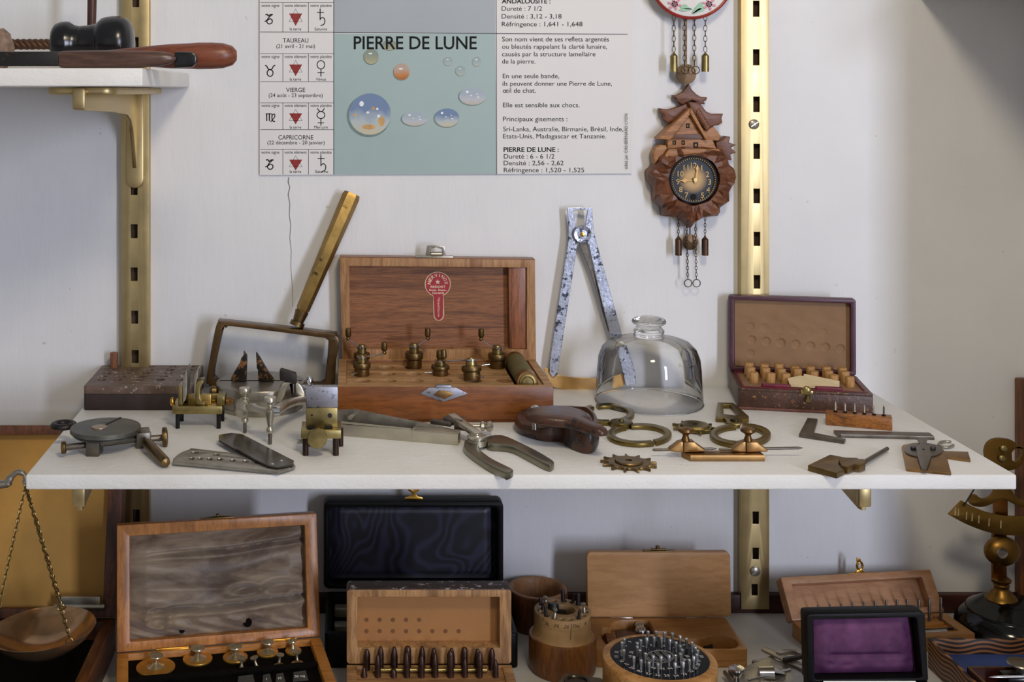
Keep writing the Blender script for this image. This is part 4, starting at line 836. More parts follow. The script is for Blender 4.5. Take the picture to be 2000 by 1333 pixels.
b = MB(); b.tube([P7(1110, 790, Da), P7(1260, 830, (Da + Db) / 2), P7(1455, 890, Db)], [.0042, .0036, .0042], 12, False, .8); b.tube([P7(1455, 885, Db), P7(1560, 850, Db + .01), P7(1660, 780, Db + .035), P7(1780, 735, Db + .06), P7(1950, 715, Dc), P7(2080, 735, Dc + .015)], [.0046, .0048, .0046, .0046, .005, .004], 12, False, .9); ob('frame_arm', b, NICKEL, ts)
q = P7(1050, 835, Da - .004); b = MB(); b.lathe([(0, .0035), (.0060, .0025), (.0085, .0002), (.0088, 0), (.0086, -.0012), (.0050, -.006), (.0030, -.009), (.0030, -.014)], align(q, (-.62, -.78, .02)), 32); ob('cup_screw', b, NICKEL, ts)
q = P7(1230, 815, Da - .002); b = MB(); b.ell(q, (.0044, .0036, .0036), 16); ob('ball_joint', b, CHROME, ts)
q = P7(1545, 865, Db); b = MB(); b.cyl(q - V((.004, 0, 0)), q + V((.003, 0, 0)), .0042); ob('collar_screw', b, CHROME, ts)
yc3 = Dc + CY
b = MB(); b.slab([vt([(1530, 700), (1560, 715), (1605, 728), (1650, 650), (1690, 530), (1730, 480), (1760, 475), (1762, 700), (1905, 700), (1935, 690), (1930, 600), (1890, 510), (1850, 465), (1820, 460), (1700, 450), (1640, 450), (1590, 530), (1560, 640)], yc3, **O7)], yc3 - .006, yc3 + .004, 'y', .0008); ob('clamp_body', b, NICKEL, ts)
b = MB(); b.slab([vt([(1762, 700), (1758, 610), (1785, 600), (1790, 470), (1812, 440), (1822, 600), (1840, 610), (1838, 705)], yc3, **O7)], yc3 - .008, yc3 - .002, 'y', .0004); ob('clamp_stem', b, IRON, ts)
for dy in (0, .0062):
    b = MB(); b.slab([vt([(1590, 290), (1615, 275), (1815, 335), (1822, 460), (1800, 470), (1595, 410)], yc3, **O7)], yc3 - .0085 + dy, yc3 - .0043 + dy, 'y', .0007); ob('clamp_jaw', b, IRON, ts)
q = at_y(604, 750, yc3 + .012); b = MB(); b.ell(q + V((0, 0, .002)), (.0042, .0034, .0062), 16); b.ell(q + V((.008, 0, -.003)), (.006, .003, .002), 14); b.ell(q + V((-.005, 0, -.003)), (.005, .003, .002), 14); b.cyl(q - V((0, 0, .002)), (q.x, q.y, SH + .0002), .0018); ob('wing_nut', b, CHROME, ts)

# ---------------------------------------------------------------- two-blade steel gauge lying open
O74 = dict(ox=330, oy=830, k=7.41)
pgz = SH + .0042
gz = thing('folding_gauge', 'folding dark steel gauge with two pierced blades lying open at the shelf front', 'gauge', at_z(450, 905, SH))
q7 = [(330, 488), (450, 490), (590, 495), (738, 500), (925, 516), (1110, 528), (1290, 545)]
holes = [oval(x, y, 40 + 1.5 * i, 19, 12) for i, (x, y) in enumerate(q7)] + [oval(372, 402, 65, 16, 12), oval(690, 432, 45, 13, 12)]
flat('lower_blade', '', '', [(55, 535), (62, 490), (130, 430), (200, 388), (290, 360), (318, 338), (940, 410), (1500, 545), (1800, 555), (1830, 590), (1690, 640), (1580, 672)], SH + .0016, pgz, STEEL, .0004, holes, gz, **O74)
flat('backing_blade', '', '', [(60, 560), (70, 500), (200, 398), (320, 345), (940, 412), (1790, 570), (1830, 605), (1690, 650), (1580, 685)], SH + .0001, SH + .0015, STEELD, .0003, (), gz, **O74)
b = MB()   # upper blade, a little tilted upward at its free end
up = [(720, 175), (735, 160), (910, 130), (1060, 146), (1810, 520), (1788, 570), (1560, 612), (1430, 588), (1240, 500), (722, 215)]
def lift(x): return .0006 + .0032 * max(0, (1500 - x) / 780)
t0 = [V((*hz([p], pgz + .0022, **O74)[0], 0)) for p in up]
z_ = [pgz + .0003 + lift(p[0]) * .35 for p in up]
b.loft([(p.x, p.y, z) for p, z in zip(t0, z_)], [(p.x, p.y, z + .0016) for p, z in zip(t0, z_)]); ob('upper_blade', b, plain('polished_dark_steel', '6d675f', .18, 1, .12), gz, 15)
b = MB(); b.loft([(p.x, p.y - .0004, z - .0012) for p, z in zip(t0, z_)], [(p.x, p.y - .0004, z - .0004) for p, z in zip(t0, z_)]); ob('upper_blade_back', b, IRON, gz, 15)
for x, y in ((1630, 528), (1500, 575)):
    p = at_z(330 + x / 7.41, 830 + y / 7.41, pgz + .002); b = MB(); b.ell((p.x, p.y, pgz + .0022), (.0016, .0016, .0009), 12); ob('rivet', b, CHROME, gz)

# ---------------------------------------------------------------- brass block with steel jaw and front knob
O8c = dict(ox=570, oy=740, k=8.33)
Dk = 770.4 / (891 - PY); yk = Dk + CY; P8 = lambda x, y, D: at_y(570 + x / 8.33, 740 + y / 8.33, D + CY)
bk = thing('clamp_block', 'brass clamp block with grey steel jaw on top and round knob on four legs', 'clamp block', P8(460, 1258, Dk))
Dk2 = 770.4 / (873 - PY)
zb0_, zb1_ = zh(740 + 975 / 8.33, Dk), zh(740 + 835 / 8.33, Dk)
for x, D in ((222, Dk), (715, Dk), (790, Dk2), (290, Dk2)):
    q = P8(x, 1000, D); m = MB(); m.cyl((q.x, q.y + .002, SH + .0001), (q.x, q.y + .002, zb0_ + .001), .0027, None, 16); ob('leg', m, plain('brown_leg', '3b2d26', .4, .8, .2), bk)
ys_ = yk - .001
b = MB(); b.box(P8(148, 0, Dk).x, P8(800, 0, Dk).x, ys_, ys_ + .030, zb0_, zb1_, .0007); ob('base_plate', b, BRASS, bk)
yu = ys_ + .0075; Du = yu - CY; zu1 = zh(740 + 478 / 8.33, Du); zu2 = zh(740 + 142 / 8.33, Du)
b = MB(); b.box(P8(228, 0, Du).x, P8(742, 0, Du).x, yu, yu + .012, zb1_, zu1, .0006); up_ = ob('upright', b, BRASS, bk)
b = MB(); b.box(P8(226, 0, Du).x, P8(748, 0, Du).x, yu + .0008, yu + .010, zu1, zu2, .0004); ob('steel_jaw', b, ETCH, bk)
for x, y, r_ in ((325, 595, .0010), (620, 600, .0021)):
    q = P8(x, y, Du); m = MB(); m.lathe([(r_, 0), (r_, .0004), (0, .0005)], T(q.x, yu + .0001, q.z) @ RX(pi / 2), 16); ob('pin_head', m, IRON, up_)
for x in (320, 600):
    q = P8(x, 780, Du); m = MB(); m.box(q.x - .0035, q.x + .0035, yu - .0035, yu, zb1_, zb1_ + .0014, .0004); ob('slot', m, VOID, bk)
q = P8(412, 968, Dk - .008); r_ = 163 / 8.33 / sc(q.y); b = MB(); b.lathe([(r_ * .4, -.007), (r_ * .4, -.002), (r_ * .92, -.0016), (r_, -.0008), (r_, .0022), (r_ * .93, .003), (0, .0034)], T(*q) @ RX(pi / 2) @ RX(.06) @ RY(.1), 40); ob('knob', b, BRASS, bk)
q = P8(130, 1020, Dk + .01); b = MB(); b.cyl(q - V((.0025, 0, 0)), q + V((.006, 0, 0)), .0019); ob('side_pin', b, STEEL, bk)

# ---------------------------------------------------------------- nickel slide gauge with compass legs
O6 = dict(ox=660, oy=790, k=6.667); P6 = lambda x, y, D: at_y(660 + x / 6.667, 790 + y / 6.667, D + CY)
sg_ = thing('slide_gauge', 'long nickel slide gauge with box beam and curved compass legs on the shelf', 'gauge', at_z(780, 862, SH))
bl, br = at_z(660 - 20 / 6.667, 790 + 408 / 6.667, SH), at_z(660 + 1562 / 6.667, 790 + 540 / 6.667, SH)
dv_ = br - bl; ang = atan2(dv_.y, dv_.x); Lg = dv_.length; Mg = T(bl.x, bl.y, SH) @ RZ(ang)
b = MB(Mg); b.raw([(0, 0, .0001), (Lg, 0, .0001), (Lg, 0, .0112), (0, 0, .0106), (0, .0012, .0001), (Lg, .0012, .0001), (Lg, .0012, .0112), (0, .0012, .0106)], [(0, 1, 2, 3), (4, 5, 6, 7), (0, 1, 5, 4), (1, 2, 6, 5), (2, 3, 7, 6), (3, 0, 4, 7)])
b.box(0, Lg, .0012, .013, .0001, .0012, .0003); b.box(Lg * .62, Lg, 0, .013, .0098, .0112, .0003); b.box(Lg * .62, Lg, .0118, .013, .0012, .0112, .0003); ob('beam', b, NICKEL, sg_, 20)
b = MB(Mg); b.box(Lg * .634, Lg * .641, -.0006, .0134, .0001, .0118, .0003); ob('beam_collar', b, NICKEL, sg_)
yb_ = .0125; b = MB(Mg); b.raw([(-.012, yb_, .0005), (Lg * .98, yb_, .0005), (Lg * .98, yb_, .0095), (Lg * .85, yb_, .0125), (Lg * .12, yb_, .0225), (Lg * .06, yb_, .0215), (-.012, yb_, .0195)] + [(x, yb_ + .0015, z) for x, z in ((-.012, .0005), (Lg * .98, .0005), (Lg * .98, .0095), (Lg * .85, .0125), (Lg * .12, .0225), (Lg * .06, .0215), (-.012, .0195))],
      [(0, 1, 2, 3, 4, 5, 6), (13, 12, 11, 10, 9, 8, 7)] + [(i, (i + 1) % 7, 7 + (i + 1) % 7, 7 + i) for i in range(7)]); ob('tall_blade', b, STEEL, sg_, 20)
b = MB(Mg); b.tube([(-.006, .0005, .012), (.004, .0005, .0125), (Lg * .62, .001, .0112)], .0009, 8); ob('spring_wire', b, NICKEL, sg_)
b = MB(Mg); b.cyl((.012, .0125, .0165), (.012, .004, .0165), .0022); b.cyl((Lg * .14, .005, .002), (Lg * .14, .005, .010), .0024); ob('stop_pin', b, NICKEL, sg_)
zt_ = SH + .0125
for x, y, ln in ((1430, 190, 180),):
    p, q = at_z(660 + 1400 / 6.667, 790 + 195 / 6.667, zt_ + .002), at_z(660 + 1610 / 6.667, 790 + 255 / 6.667, zt_ + .002); b = MB(); b.cyl(p, q, .0034); b.cyl(at_z(660 + 1590 / 6.667, 790 + 195 / 6.667, zt_), at_z(660 + 1640 / 6.667, 790 + 180 / 6.667, zt_), .0012); ob('joint_barrel', b, STEELD, sg_)
p, q = at_z(660 + 1500 / 6.667, 790 + 170 / 6.667, zt_ + .004), at_z(660 + 1830 / 6.667, 790 + 400 / 6.667, SH + .0115); d_ = q - p; b = MB(T(*p) @ RZ(atan2(d_.y, d_.x)) @ RY(-atan2(d_.z, hypot(d_.x, d_.y)))); b.box(-.004, d_.length, -.0042, .0042, -.0022, .0022, .0006); ob('joint_arm', b, NICKEL, sg_)
b = MB(); p = at_z(660 + 1330 / 6.667, 790 + 240 / 6.667, zt_); b.box(-.009, .012, -.003, .003, -.002, .0022, .0008, T(*p) @ RZ(-.5)); b.box(-.002, .012, -.004, .004, -.0035, .002, .0008, T(*at_z(660 + 1560 / 6.667, 790 + 270 / 6.667, zt_)) @ RZ(-.6)); ob('spring_catch', b, STEELD, sg_)
b = MB(); p = at_z(660 + 1850 / 6.667, 790 + 285 / 6.667, SH + .009); b.cyl(p - V((.012, 0, 0)), p + V((.001, 0, 0)), .0014); b.lathe([(.0018, 0), (.0050, .0015), (.0044, .004), (.0022, .005), (.0046, .007), (.0052, .010), (.0032, .012), (0, .0125)], align(p, (1, -.15, 0)), 22); ob('thumb_screw', b, NICKEL, sg_)
cp_ = at_z(660 + 1812 / 6.667, 790 + 408 / 6.667, SH + .0115); r_ = 128 / 6.667 / sc(cp_.y)
b = MB(); b.lathe([(r_ * .9, -.0085), (r_, -.008), (r_, -.0032), (r_ * .8, -.003), (r_ * .8, -.0018), (r_, -.0015), (r_, 0), (r_ * .86, .0007), (r_ * .66, .0003), (r_ * .6, .0012), (r_ * .28, .0013), (r_ * .22, .0022), (0, .0024)], T(cp_.x, cp_.y, SH + .0112), 40); ob('pivot_washer', b, NICKEL, sg_)
LG = plain('leg_nickel', '84806f', .32, 1, .15, 50)
O31 = dict(ox=560, oy=740, k=3.125)
flat('compass_leg', '', '', sm([(1095, 372), (1170, 372), (1172, 410), (1180, 432), (1260, 490), (1372, 545), (1376, 562), (1345, 574), (1330, 570), (1230, 522), (1130, 455), (1085, 415), (1084, 390)], 3, True), SH + .0002, SH + .0066, LG, .0012, (), sg_, **O31)
flat('compass_leg', '', '', sm([(1222, 352), (1295, 342), (1345, 352), (1420, 385), (1540, 445), (1625, 498), (1626, 514), (1605, 524), (1560, 508), (1470, 460), (1380, 415), (1300, 402), (1255, 400), (1225, 390)], 3, True), SH + .0002, SH + .0066, LG, .0012, (), sg_, **O31)
b = MB(); p, q = at_z(660 + 1850 / 6.667, 790 + 505 / 6.667, SH + .004), at_z(660 + 2010 / 6.667, 790 + 470 / 6.667, SH + .004); d_ = (q - p)
prof = []; 
for i in range(15): prof += [(.0030, d_.length * i / 15), (.0036, d_.length * (i + .5) / 15)]
b.lathe(prof, align(p, d_), 20); ob('threaded_spindle', b, STEELD, sg_)

# ---------------------------------------------------------------- brown pivoting wooden case
A31 = lambda x, y, z: at_z(560 + x / 3.125, 740 + y / 3.125, z)
lc = thing('pocket_case', 'dark brown bulging pocket case with half-open pivoted lid on the shelf front', 'case', A31(1640, 400, SH))
base = [(1398, 300), (1405, 335), (1455, 360), (1560, 387), (1660, 390), (1705, 415), (1760, 447), (1840, 470), (1892, 457), (1905, 425), (1890, 380), (1850, 330), (1790, 300), (1690, 275), (1560, 262), (1450, 272)]
hts = [.0135, .0125, .0118, .0125, .0165, .0195, .0225, .0250, .0258, .026, .0255, .024, .021, .018, .016, .0145]
bs_ = sm([(p[0], p[1], h_) for p, h_ in zip(base, hts)], 4, True)
bxy = [(V(hz([(p[0], p[1])], SH, 560, 740, 3.125)[0]), p[2]) for p in bs_]; cen = sum((p for p, h_ in bxy), V((0, 0))) / len(bxy)
def rg(f, g_, z): return [((cen + (p - cen) * f).x, (cen + (p - cen) * f).y, SH + (z if z is not None else h_ * g_)) for p, h_ in bxy]
b = MB(); ringsL = [rg(.93, 0, .0002), rg(1.0, .22, None), rg(1.02, .55, None), rg(.985, .9, None), rg(.95, 1.0, None), rg(.88, 1.0, None), rg(.84, .86, None), rg(.55, .84, None)]
vs = [v for r in ringsL for v in r]; n_ = len(bxy); fs = [(k * n_ + i, k * n_ + (i + 1) % n_, (k + 1) * n_ + (i + 1) % n_, (k + 1) * n_ + i) for k in range(len(ringsL) - 1) for i in range(n_)] + [tuple(range(n_)), tuple(range((len(ringsL) - 1) * n_, len(ringsL) * n_))]
b.raw(vs, fs); ob('case_body', b, LEATHR, lc, 50)
zl = SH + .0305
lidp = sm([(1455, 205), (1475, 182), (1560, 165), (1700, 160), (1800, 178), (1850, 205), (1853, 225), (1835, 235), (1900, 262), (1962, 290), (1915, 300), (1840, 285), (1740, 258), (1600, 250), (1500, 238), (1460, 225)], 3, True)
lxy = [V(q) for q in hz(lidp, zl, 560, 740, 3.125)]; cl_ = sum(lxy, V((0, 0))) / len(lxy)
def lr(f, z): return [((cl_ + (p - cl_) * f).x, (cl_ + (p - cl_) * f).y, zl + z + .10 * ((cl_ + (p - cl_) * f).x - cl_.x) * -0.6) for p in lxy]
b = MB(); ringsL = [lr(.90, -.0075), lr(.99, -.006), lr(1.0, -.003), lr(.95, -.0004), lr(.80, .0010), lr(.4, .0020)]; n_ = len(lxy)
b.raw([v for r in ringsL for v in r], [(k * n_ + i, k * n_ + (i + 1) % n_, (k + 1) * n_ + (i + 1) % n_, (k + 1) * n_ + i) for k in range(len(ringsL) - 1) for i in range(n_)] + [tuple(range(n_)), tuple(range((len(ringsL) - 1) * n_, len(ringsL) * n_))]); ob('lid', b, LEATHR, lc, 50)
b = MB(); p = A31(1515, 160, zl + .004); b.cyl((p.x, p.y, SH + .012), (p.x, p.y, zl + .001), .0022); b.lathe([(.0042, 0), (.0044, .0010), (.0030, .0026), (0, .003)], T(p.x, p.y, zl + .0005), 20); ob('pivot_screw', b, CHROME, lc)

# ---------------------------------------------------------------- figure-eight calipers, star wheels and the small brass tools
O4b = dict(ox=1140, oy=760, k=4.167); P4 = lambda x, y, z: at_z(1140 + x / 4.167, 760 + y / 4.167, z)
def arcband(name, cx, cy, rx, ry, wx, wy, a0, a1, z0, z1, mat, par, n=44):
    o_ = oval(cx, cy, rx, ry, n, a0, a1); i_ = oval(cx, cy, rx - wx, ry - wy, n, a0, a1)[::-1]
    return flat(name, '', '', o_ + i_, z0, z1, mat, .0005, (), par, **O4b)
EB = plain('olive_brass', '7d6b3c', .36, 1, .28, 50, .04)
f8 = thing('figure_eight_caliper', 'brass figure-eight caliper with one loop under the glass bell edge', 'caliper', P4(450, 360, SH))
arcband('jaw_loop', 453, 360, 263, 84, 58, 24, radians(78), radians(78 + 344 - 40), SH + .0002, SH + .0040, EB, f8) if 0 else None
arcband('jaw_loop', 453, 360, 263, 84, 58, 24, radians(63), radians(240), SH + .0002, SH + .0040, EB, f8); arcband('jaw_loop', 453, 360, 263, 84, 58, 24, radians(252), radians(418), SH + .0002, SH + .0040, EB, f8)
arcband('jaw_loop', 185, 192, 228, 78, 52, 22, radians(-112), radians(75), SH + .0002, SH + .0040, EB, f8); arcband('jaw_loop', 185, 192, 228, 78, 52, 22, radians(82), radians(236), SH + .0002, SH + .0040, EB, f8)
b = MB(); q = P4(306, 268, SH + .005); r_ = 92 / 4.167 / sc(q.y); b.lathe([(r_ * .95, .0002), (r_, .001), (r_, .0048), (r_ * .94, .0056), (r_ * .25, .006), (r_ * .2, .0074), (0, .0078)], T(q.x, q.y, SH), 40); ob('pivot_disc', b, plain('pivot_brass', '6e6038', .35, 1, .25, 50), f8)
def star(name, label, cx, cy, rx, ryf, nt, th, mat, lift=0, ang0=0):
    z1 = SH + lift + th; q = at_z(cx, cy, z1); s_ = sc(q.y); r_ = rx / s_
    t = thing(name, label, 'star wheel', (q.x, q.y, SH))
    pts = []
    for i in range(nt):
        a = 2 * pi * i / nt + ang0; w = .055; ro = r_ * 1.30
        for da, rr_ in ((-pi / nt, .96), (-.12, .99), (-.06, 1.06), (-w * .6, 1.33), (w * .6, 1.33), (.06, 1.06), (.12, .99)): pts.append((q.x + r_ * rr_ * cos(a + da), q.y + r_ * rr_ * sin(a + da)))
    m = MB(); m.slab([pts, oval(q.x, q.y, r_ * .17, None, 16)], SH + lift + .0002, SH + lift + th * .62, 'z', .0003); o = ob('toothed_ring', m, mat, t)
    m = MB(); m.lathe([(r_ * .16, th * .5), (r_ * .16, th), (r_ * .62, th), (r_ * .66, th * .72)] if not lift else [(r_ * .16, th * .6), (r_ * .16, th * 1.05), (r_ * .8, th * 1.05), (r_ * .86, th * .6)], T(q.x, q.y, SH + lift), 36); ob('hub', m, mat, t)
    return t
star('star_wheel', 'dark toothed star wheel lying flat at the shelf front edge', 1228, 899, 41, .3, 13, .0042, BRASSD)
star('star_wheel', 'small brass star wheel lying behind the brass depthing tool', 1357, 829, 33, .3, 9, .0050, EB, .0008, .5)
f9 = thing('figure_eight_caliper', 'brass caliper with tapered frame above a closed ring beside the leather box', 'caliper', P4(1275, 360, SH))
arcband('ring_arm', 1275, 362, 248, 86, 60, 26, radians(-86), radians(100), SH + .0002, SH + .0042, EB, f9); arcband('ring_arm', 1275, 362, 248, 86, 60, 26, radians(101), radians(260), SH + .0002, SH + .0042, EB, f9)
b = MB()
flat('jaw_frame', '', '', [(1090, 108), (1215, 112), (1240, 128), (1345, 222), (1343, 240), (1288, 246), (1275, 262), (1270, 285), (1215, 285), (1165, 275), (1160, 250), (1135, 236), (1075, 234), (1076, 208)], SH + .0003, SH + .0046, EB, .0005, [[(1132, 124), (1190, 126), (1262, 205), (1235, 214), (1190, 210), (1140, 203)]], f9, **O4b)
b.bm.free()
b = MB(); q = P4(1230, 255, SH + .005); r_ = 38 / 4.167 / sc(q.y); b.lathe([(r_, .0040), (r_, .0062), (r_ * .8, .0068), (0, .007)], T(q.x, q.y, SH), 24); ob('pivot_disc', b, plain('pivot_dark', '4d4530', .4, 1, .2), f9)
# depthing tool
dt = thing('depthing_tool', 'bronze depthing tool bar with two mushroom screws and pointed steel runners', 'depthing tool', P4(1150, 590, SH))
Df = at_z(1140 + 1100 / 4.167, 760 + 593 / 4.167, SH).y; zt2 = CZ - (760 + 540 / 4.167 - PY) / sc(Df)
xl_, xr_ = at_y(1140 + 870 / 4.167, 900, Df).x, at_y(1140 + 1475 / 4.167, 900, Df).x
b = MB(); yb2 = depth(760 + 500 / 4.167, zt2)
b.slab([[(xl_, Df), (xr_, Df), (xr_, yb2), (at_y(1140 + 802 / 4.167, 0, yb2).x, yb2), (at_y(1140 + 790 / 4.167, 0, yb2).x, yb2 - .002)]], SH + .0002, zt2, 'z', .0007); ob('bar', b, BRONZE, dt)
def upright(x, dx):
    y = (Df + yb2) / 2 + .004; g4 = lambda a_, b_: (a_ + dx, b_)
    m = MB(); m.slab([vt([g4(690, 490), (700 + dx, 478), (772 + dx, 424), (800 + dx, 420), (805 + dx, 505), (760 + dx, 508), (700 + dx, 500)], y, **O4b)], y - .004, y + .004, 'y', .0008); m.slab([vt([(805 + dx, 505), (800 + dx, 420), (890 + dx, 420), (912 + dx, 440), (978 + dx, 485), (972 + dx, 500), (900 + dx, 500)], y, **O4b)], y - .0055, y + .0055, 'y', .0012); u = ob('slider', m, BRONZE, dt)
    q0, q1 = at_y(1140 + (828 + dx) / 4.167, 760 + 425 / 4.167, y), at_y(1140 + (830 + dx) / 4.167, 760 + 312 / 4.167, y); H = q1.z - q0.z
    m = MB(); m.lathe([(.0040, -.0005), (.0034, H * .15), (.0024, H * .4), (.0030, H * .52), (.0060, H * .66), (.0066, H * .74), (.0060, H * .90), (.003, H * .99), (0, H)], T(q0.x + .0002, y, q0.z), 28); ob('mushroom_screw', m, plain('screw_bronze', '7b5c38', .38, 1, .25, 50), dt)
upright(0, 0); upright(0, 508)
yr = (Df + yb2) / 2 + .004
for x0_, y0_, x1_, y1_ in ((560, 497, 1082, 487), (1100, 492, 1782, 481)):
    p, q = at_y(1140 + x0_ / 4.167, 760 + y0_ / 4.167, yr), at_y(1140 + x1_ / 4.167, 760 + y1_ / 4.167, yr); L_ = (q - p).length
    m = MB(); m.lathe([(.0006, 0), (.0012, .0012), (.0012, L_ - .004), (.0004, L_)], align(p, q - p), 12); ob('runner', m, STEELD, dt)
# zigzag square, long bar, block with rod, disc gauge, small open ring
O43 = dict(ox=1540, oy=780, k=4.348); P5 = lambda x, y, z: at_z(1540 + x / 4.348, 780 + y / 4.348, z)
flat('steel_square', 'dark steel L-shaped square lying in front of the striped drill block', 'square', [(162, 158), (248, 167), (214, 284), (486, 336), (470, 350), (90, 293)], SH + .0001, SH + .0036, STEELD, .0003, **O43)
flat('steel_bar', 'long dark steel bar with slanted ends lying behind the round disc gauge', 'bar', [(383, 263), (1196, 283), (1240, 317), (446, 298), (432, 306)], SH + .0001, SH + .0034, STEELD, .0003, **O43)
rb = thing('rod_clamp', 'bronze wedge block with a thin steel rod hanging over the shelf front', 'clamp', P5(400, 620, SH))
flat('wedge_plate', '', '', [(165, 560), (352, 470), (470, 492), (512, 500), (430, 520), (425, 552), (490, 588), (412, 628)], SH + .0002, SH + .0052, BRASSD, .0006, (), rb, **O43)
flat('collar', '', '', [(430, 520), (470, 494), (585, 496), (600, 505), (640, 505), (654, 520), (652, 545), (600, 560), (560, 552), (500, 575), (450, 560)], SH + .0010, SH + .0072, BRASSD, .0010, (), rb, **O43)
b = MB(); b.cyl(P5(640, 540, SH + .0042), P5(838, 422, SH + .0030), .0020, .0018); ob('rod', b, STEELD, rb)
b = MB(); b.ell(P5(385, 628, SH + .0022), (.0016, .0006, .0012), 12); ob('screw_hole', b, VOID, rb)
dg = thing('disc_gauge', 'bronze plate gauge with grey disc and tapered steel tongue at the shelf right', 'gauge', P5(1180, 540, SH))
flat('bronze_plate', '', '', [(962, 402), (975, 388), (1060, 372), (1250, 385), (1320, 430), (1345, 490), (1382, 626), (1000, 592)], SH + .0002, SH + .0024, BRONZE, .0003, (), dg, **O43)
flat('steel_disc', '', '', oval(1147, 430, 163, 58, 40), SH + .0024, SH + .0036, STEELD, .0003, (), dg, **O43)
flat('tapered_tongue', '', '', [(1085, 323), (1182, 330), (1168, 380), (1200, 420), (1212, 480), (1172, 598), (1128, 590), (1092, 470), (1090, 410), (1118, 375)], SH + .0036, SH + .0052, STEELD, .0003, (), dg, **O43)
flat('side_strip', '', '', [(1322, 440), (1526, 446), (1546, 518), (1345, 490)], SH + .0002, SH + .0022, BRONZE, .0003, (), dg, **O43)
for x in (1060, 1228):
    p = P5(x, 415, SH + .005); b = MB(); b.box(p.x - .0022, p.x + .0022, p.y - .001, p.y + .001, SH + .0036, SH + .0062, .0003); ob('stop_peg', b, IRON, dg)
b = MB(); p = P5(1147, 428, SH + .0052); b.lathe([(.0011, 0), (.0011, .0003)], T(p.x, p.y, SH + .0052), 12); ob('centre_hole', b, VOID, dg)
m = MB(); cc = P5(1340, 388, SH + .0015)
m.tube([P5(1340 + 62 * cos(a), 385 + 25 * sin(a), SH + .0016) for a in [radians(18 + (312 - 18) * k / 24) for k in range(25)]], [.0014] * 24 + [.0006], 8)
tag(ob('open_ring', m, STEEL), 'tiny open steel ring lying on the shelf beside the disc gauge', 'ring')
# ================================================================ things on the upper left shelf
O74u = dict(ox=0, oy=0, k=7.404)
D = 1.15; s = F / D; P = lambda x, y, d=1.15: at_y(x, y, d + CY)
prof = [(0, 101), (22, 102), (34, 105), (41, 111), (44, 120), (45, 130), (44, 137), (38, 145), (36, 152), (35, 158), (35.6, 159), (36, 165), (36, 166), (37, 178), (39, 186), (40, 190), (44, 194), (49, 200), (52, 210), (53.5, 222), (53, 235), (50, 246), (43, 254), (32, 259), (15, 261.5), (0, 262)]
zax = UZ + 53.5 / s
b = MB(); x0 = P(101, 0).x; b.lathe([(r / s, (x - 101) / s) for r, x in prof], align((x0, D + CY, UZ + 50.5 / s), (1, 0, .022)), 40)
o = tag(ob('turned_spool', b, BLACKC, None, 40), 'glossy black turned spool with two round bulges lying on the upper left shelf', 'spool')
b = MB(); d = 1.075; q = lambda x, y: P(x, y, d); ss = F / d
rz_ = UZ + 26.5 / ss
b.lathe([(0, 0), (10 / ss, .0005), (19 / ss, .004), (24.5 / ss, .012), (26 / ss, .022), (26.2 / ss, .034), (25.2 / ss, .040), (24 / ss, .058), (19 / ss, .085), (13 / ss, .115), (11 / ss, .16), (8 / ss, .30), (0, .302)], align((P(463, 0, d).x, d + CY, rz_), (-1, .02, -.01)), 32)
b2 = ob('turned_burnisher', b, REDW, None, 40); tag(b2, 'reddish wooden handled burnisher whose round end sticks out past the upper shelf', 'burnisher')
d = 1.045; ss = F / d; zz = UZ + .0002
kn = thing('hand_tool', 'long dark brown grip hand tool with spotted black blade at the upper shelf front', 'hand tool', (P(200, 0, d).x, d + CY, UZ))
prof = [(118, 16, 0), (124, 17, 0), (160, 18, 0), (220, 18.5, 0), (280, 17, 1), (315, 14.5, 2), (335, 10, 3), (344, 3, 3)]
b = MB(); A = []
for x, r_, dz in prof:
    A.append([(P(x, 0, d).x, d + CY + r_ * .9 / ss * cos(a), UZ + (17.5 + dz * .6) / ss + r_ / ss * sin(a) * (.98)) for a in [2 * pi * k / 20 for k in range(20)]])
b.raw([v for r_ in A for v in r_], [(k * 20 + i, k * 20 + (i + 1) % 20, (k + 1) * 20 + (i + 1) % 20, (k + 1) * 20 + i) for k in range(len(A) - 1) for i in range(20)] + [tuple(range(20)), tuple(range((len(A) - 1) * 20, len(A) * 20))]); ob('grip', b, BROWNW, kn, 50)
b = MB(); b.slab([vt([(340, 104), (375, 104), (383, 112), (383, 126), (374, 134), (340, 136)], d + CY)], d + CY + .002, d + CY + .011, 'y', .0015)
bmesh.ops.translate(b.bm, verts=b.bm.verts[:], vec=(0, 0, max(0, UZ + .0003 - min(v.co.z for v in b.bm.verts)))); ob('end_cap', b, BLACKC, kn)
b = MB(); b.box(-.34, P(120, 0, d).x, d + CY - .005, d + CY + .005, UZ + .002, UZ + 33 / ss, .002); ob('blade', b, plain('spotted_black', '1c1a19', .4, .3, .3, 60, spots=('6a4e38', .6, 70)), kn)
b = MB(); d = 1.25; N_ = 60; pts = []; ss = F / d
for i in range(N_ + 1):
    f = i / N_; pts.append((P(-30 + 136 * f, 86.5, d).x, d + CY, CZ - (86.5 - PY) / ss))
for k in range(3):
    b.tube([(x, y + .0018 * cos(k * 2.094 + i * .42), z + .0026 * sin(k * 2.094 + i * .42)) for i, (x, y, z) in enumerate(pts)], .0031, 8)
tag(ob('twisted_rod', b, plain('brown_twist', '5a3d2a', .45, .3, .2), None, 60), 'twisted brown rod resting between stone and black handle on the upper shelf', 'rod')
b = MB(); d = 1.24; p0, p1 = V((P(181, 0, d).x - .002, d + CY, UZ + .0002)), P(181, -60, d); b.cyl(p0, p1, .0042, .0050, 12); tag(ob('wooden_rod', b, wood('rod_wood', '4f2a20', '2f1812', 'z', 12, .45, 8)), 'thin dark reddish rod standing behind the black turned handle', 'rod')
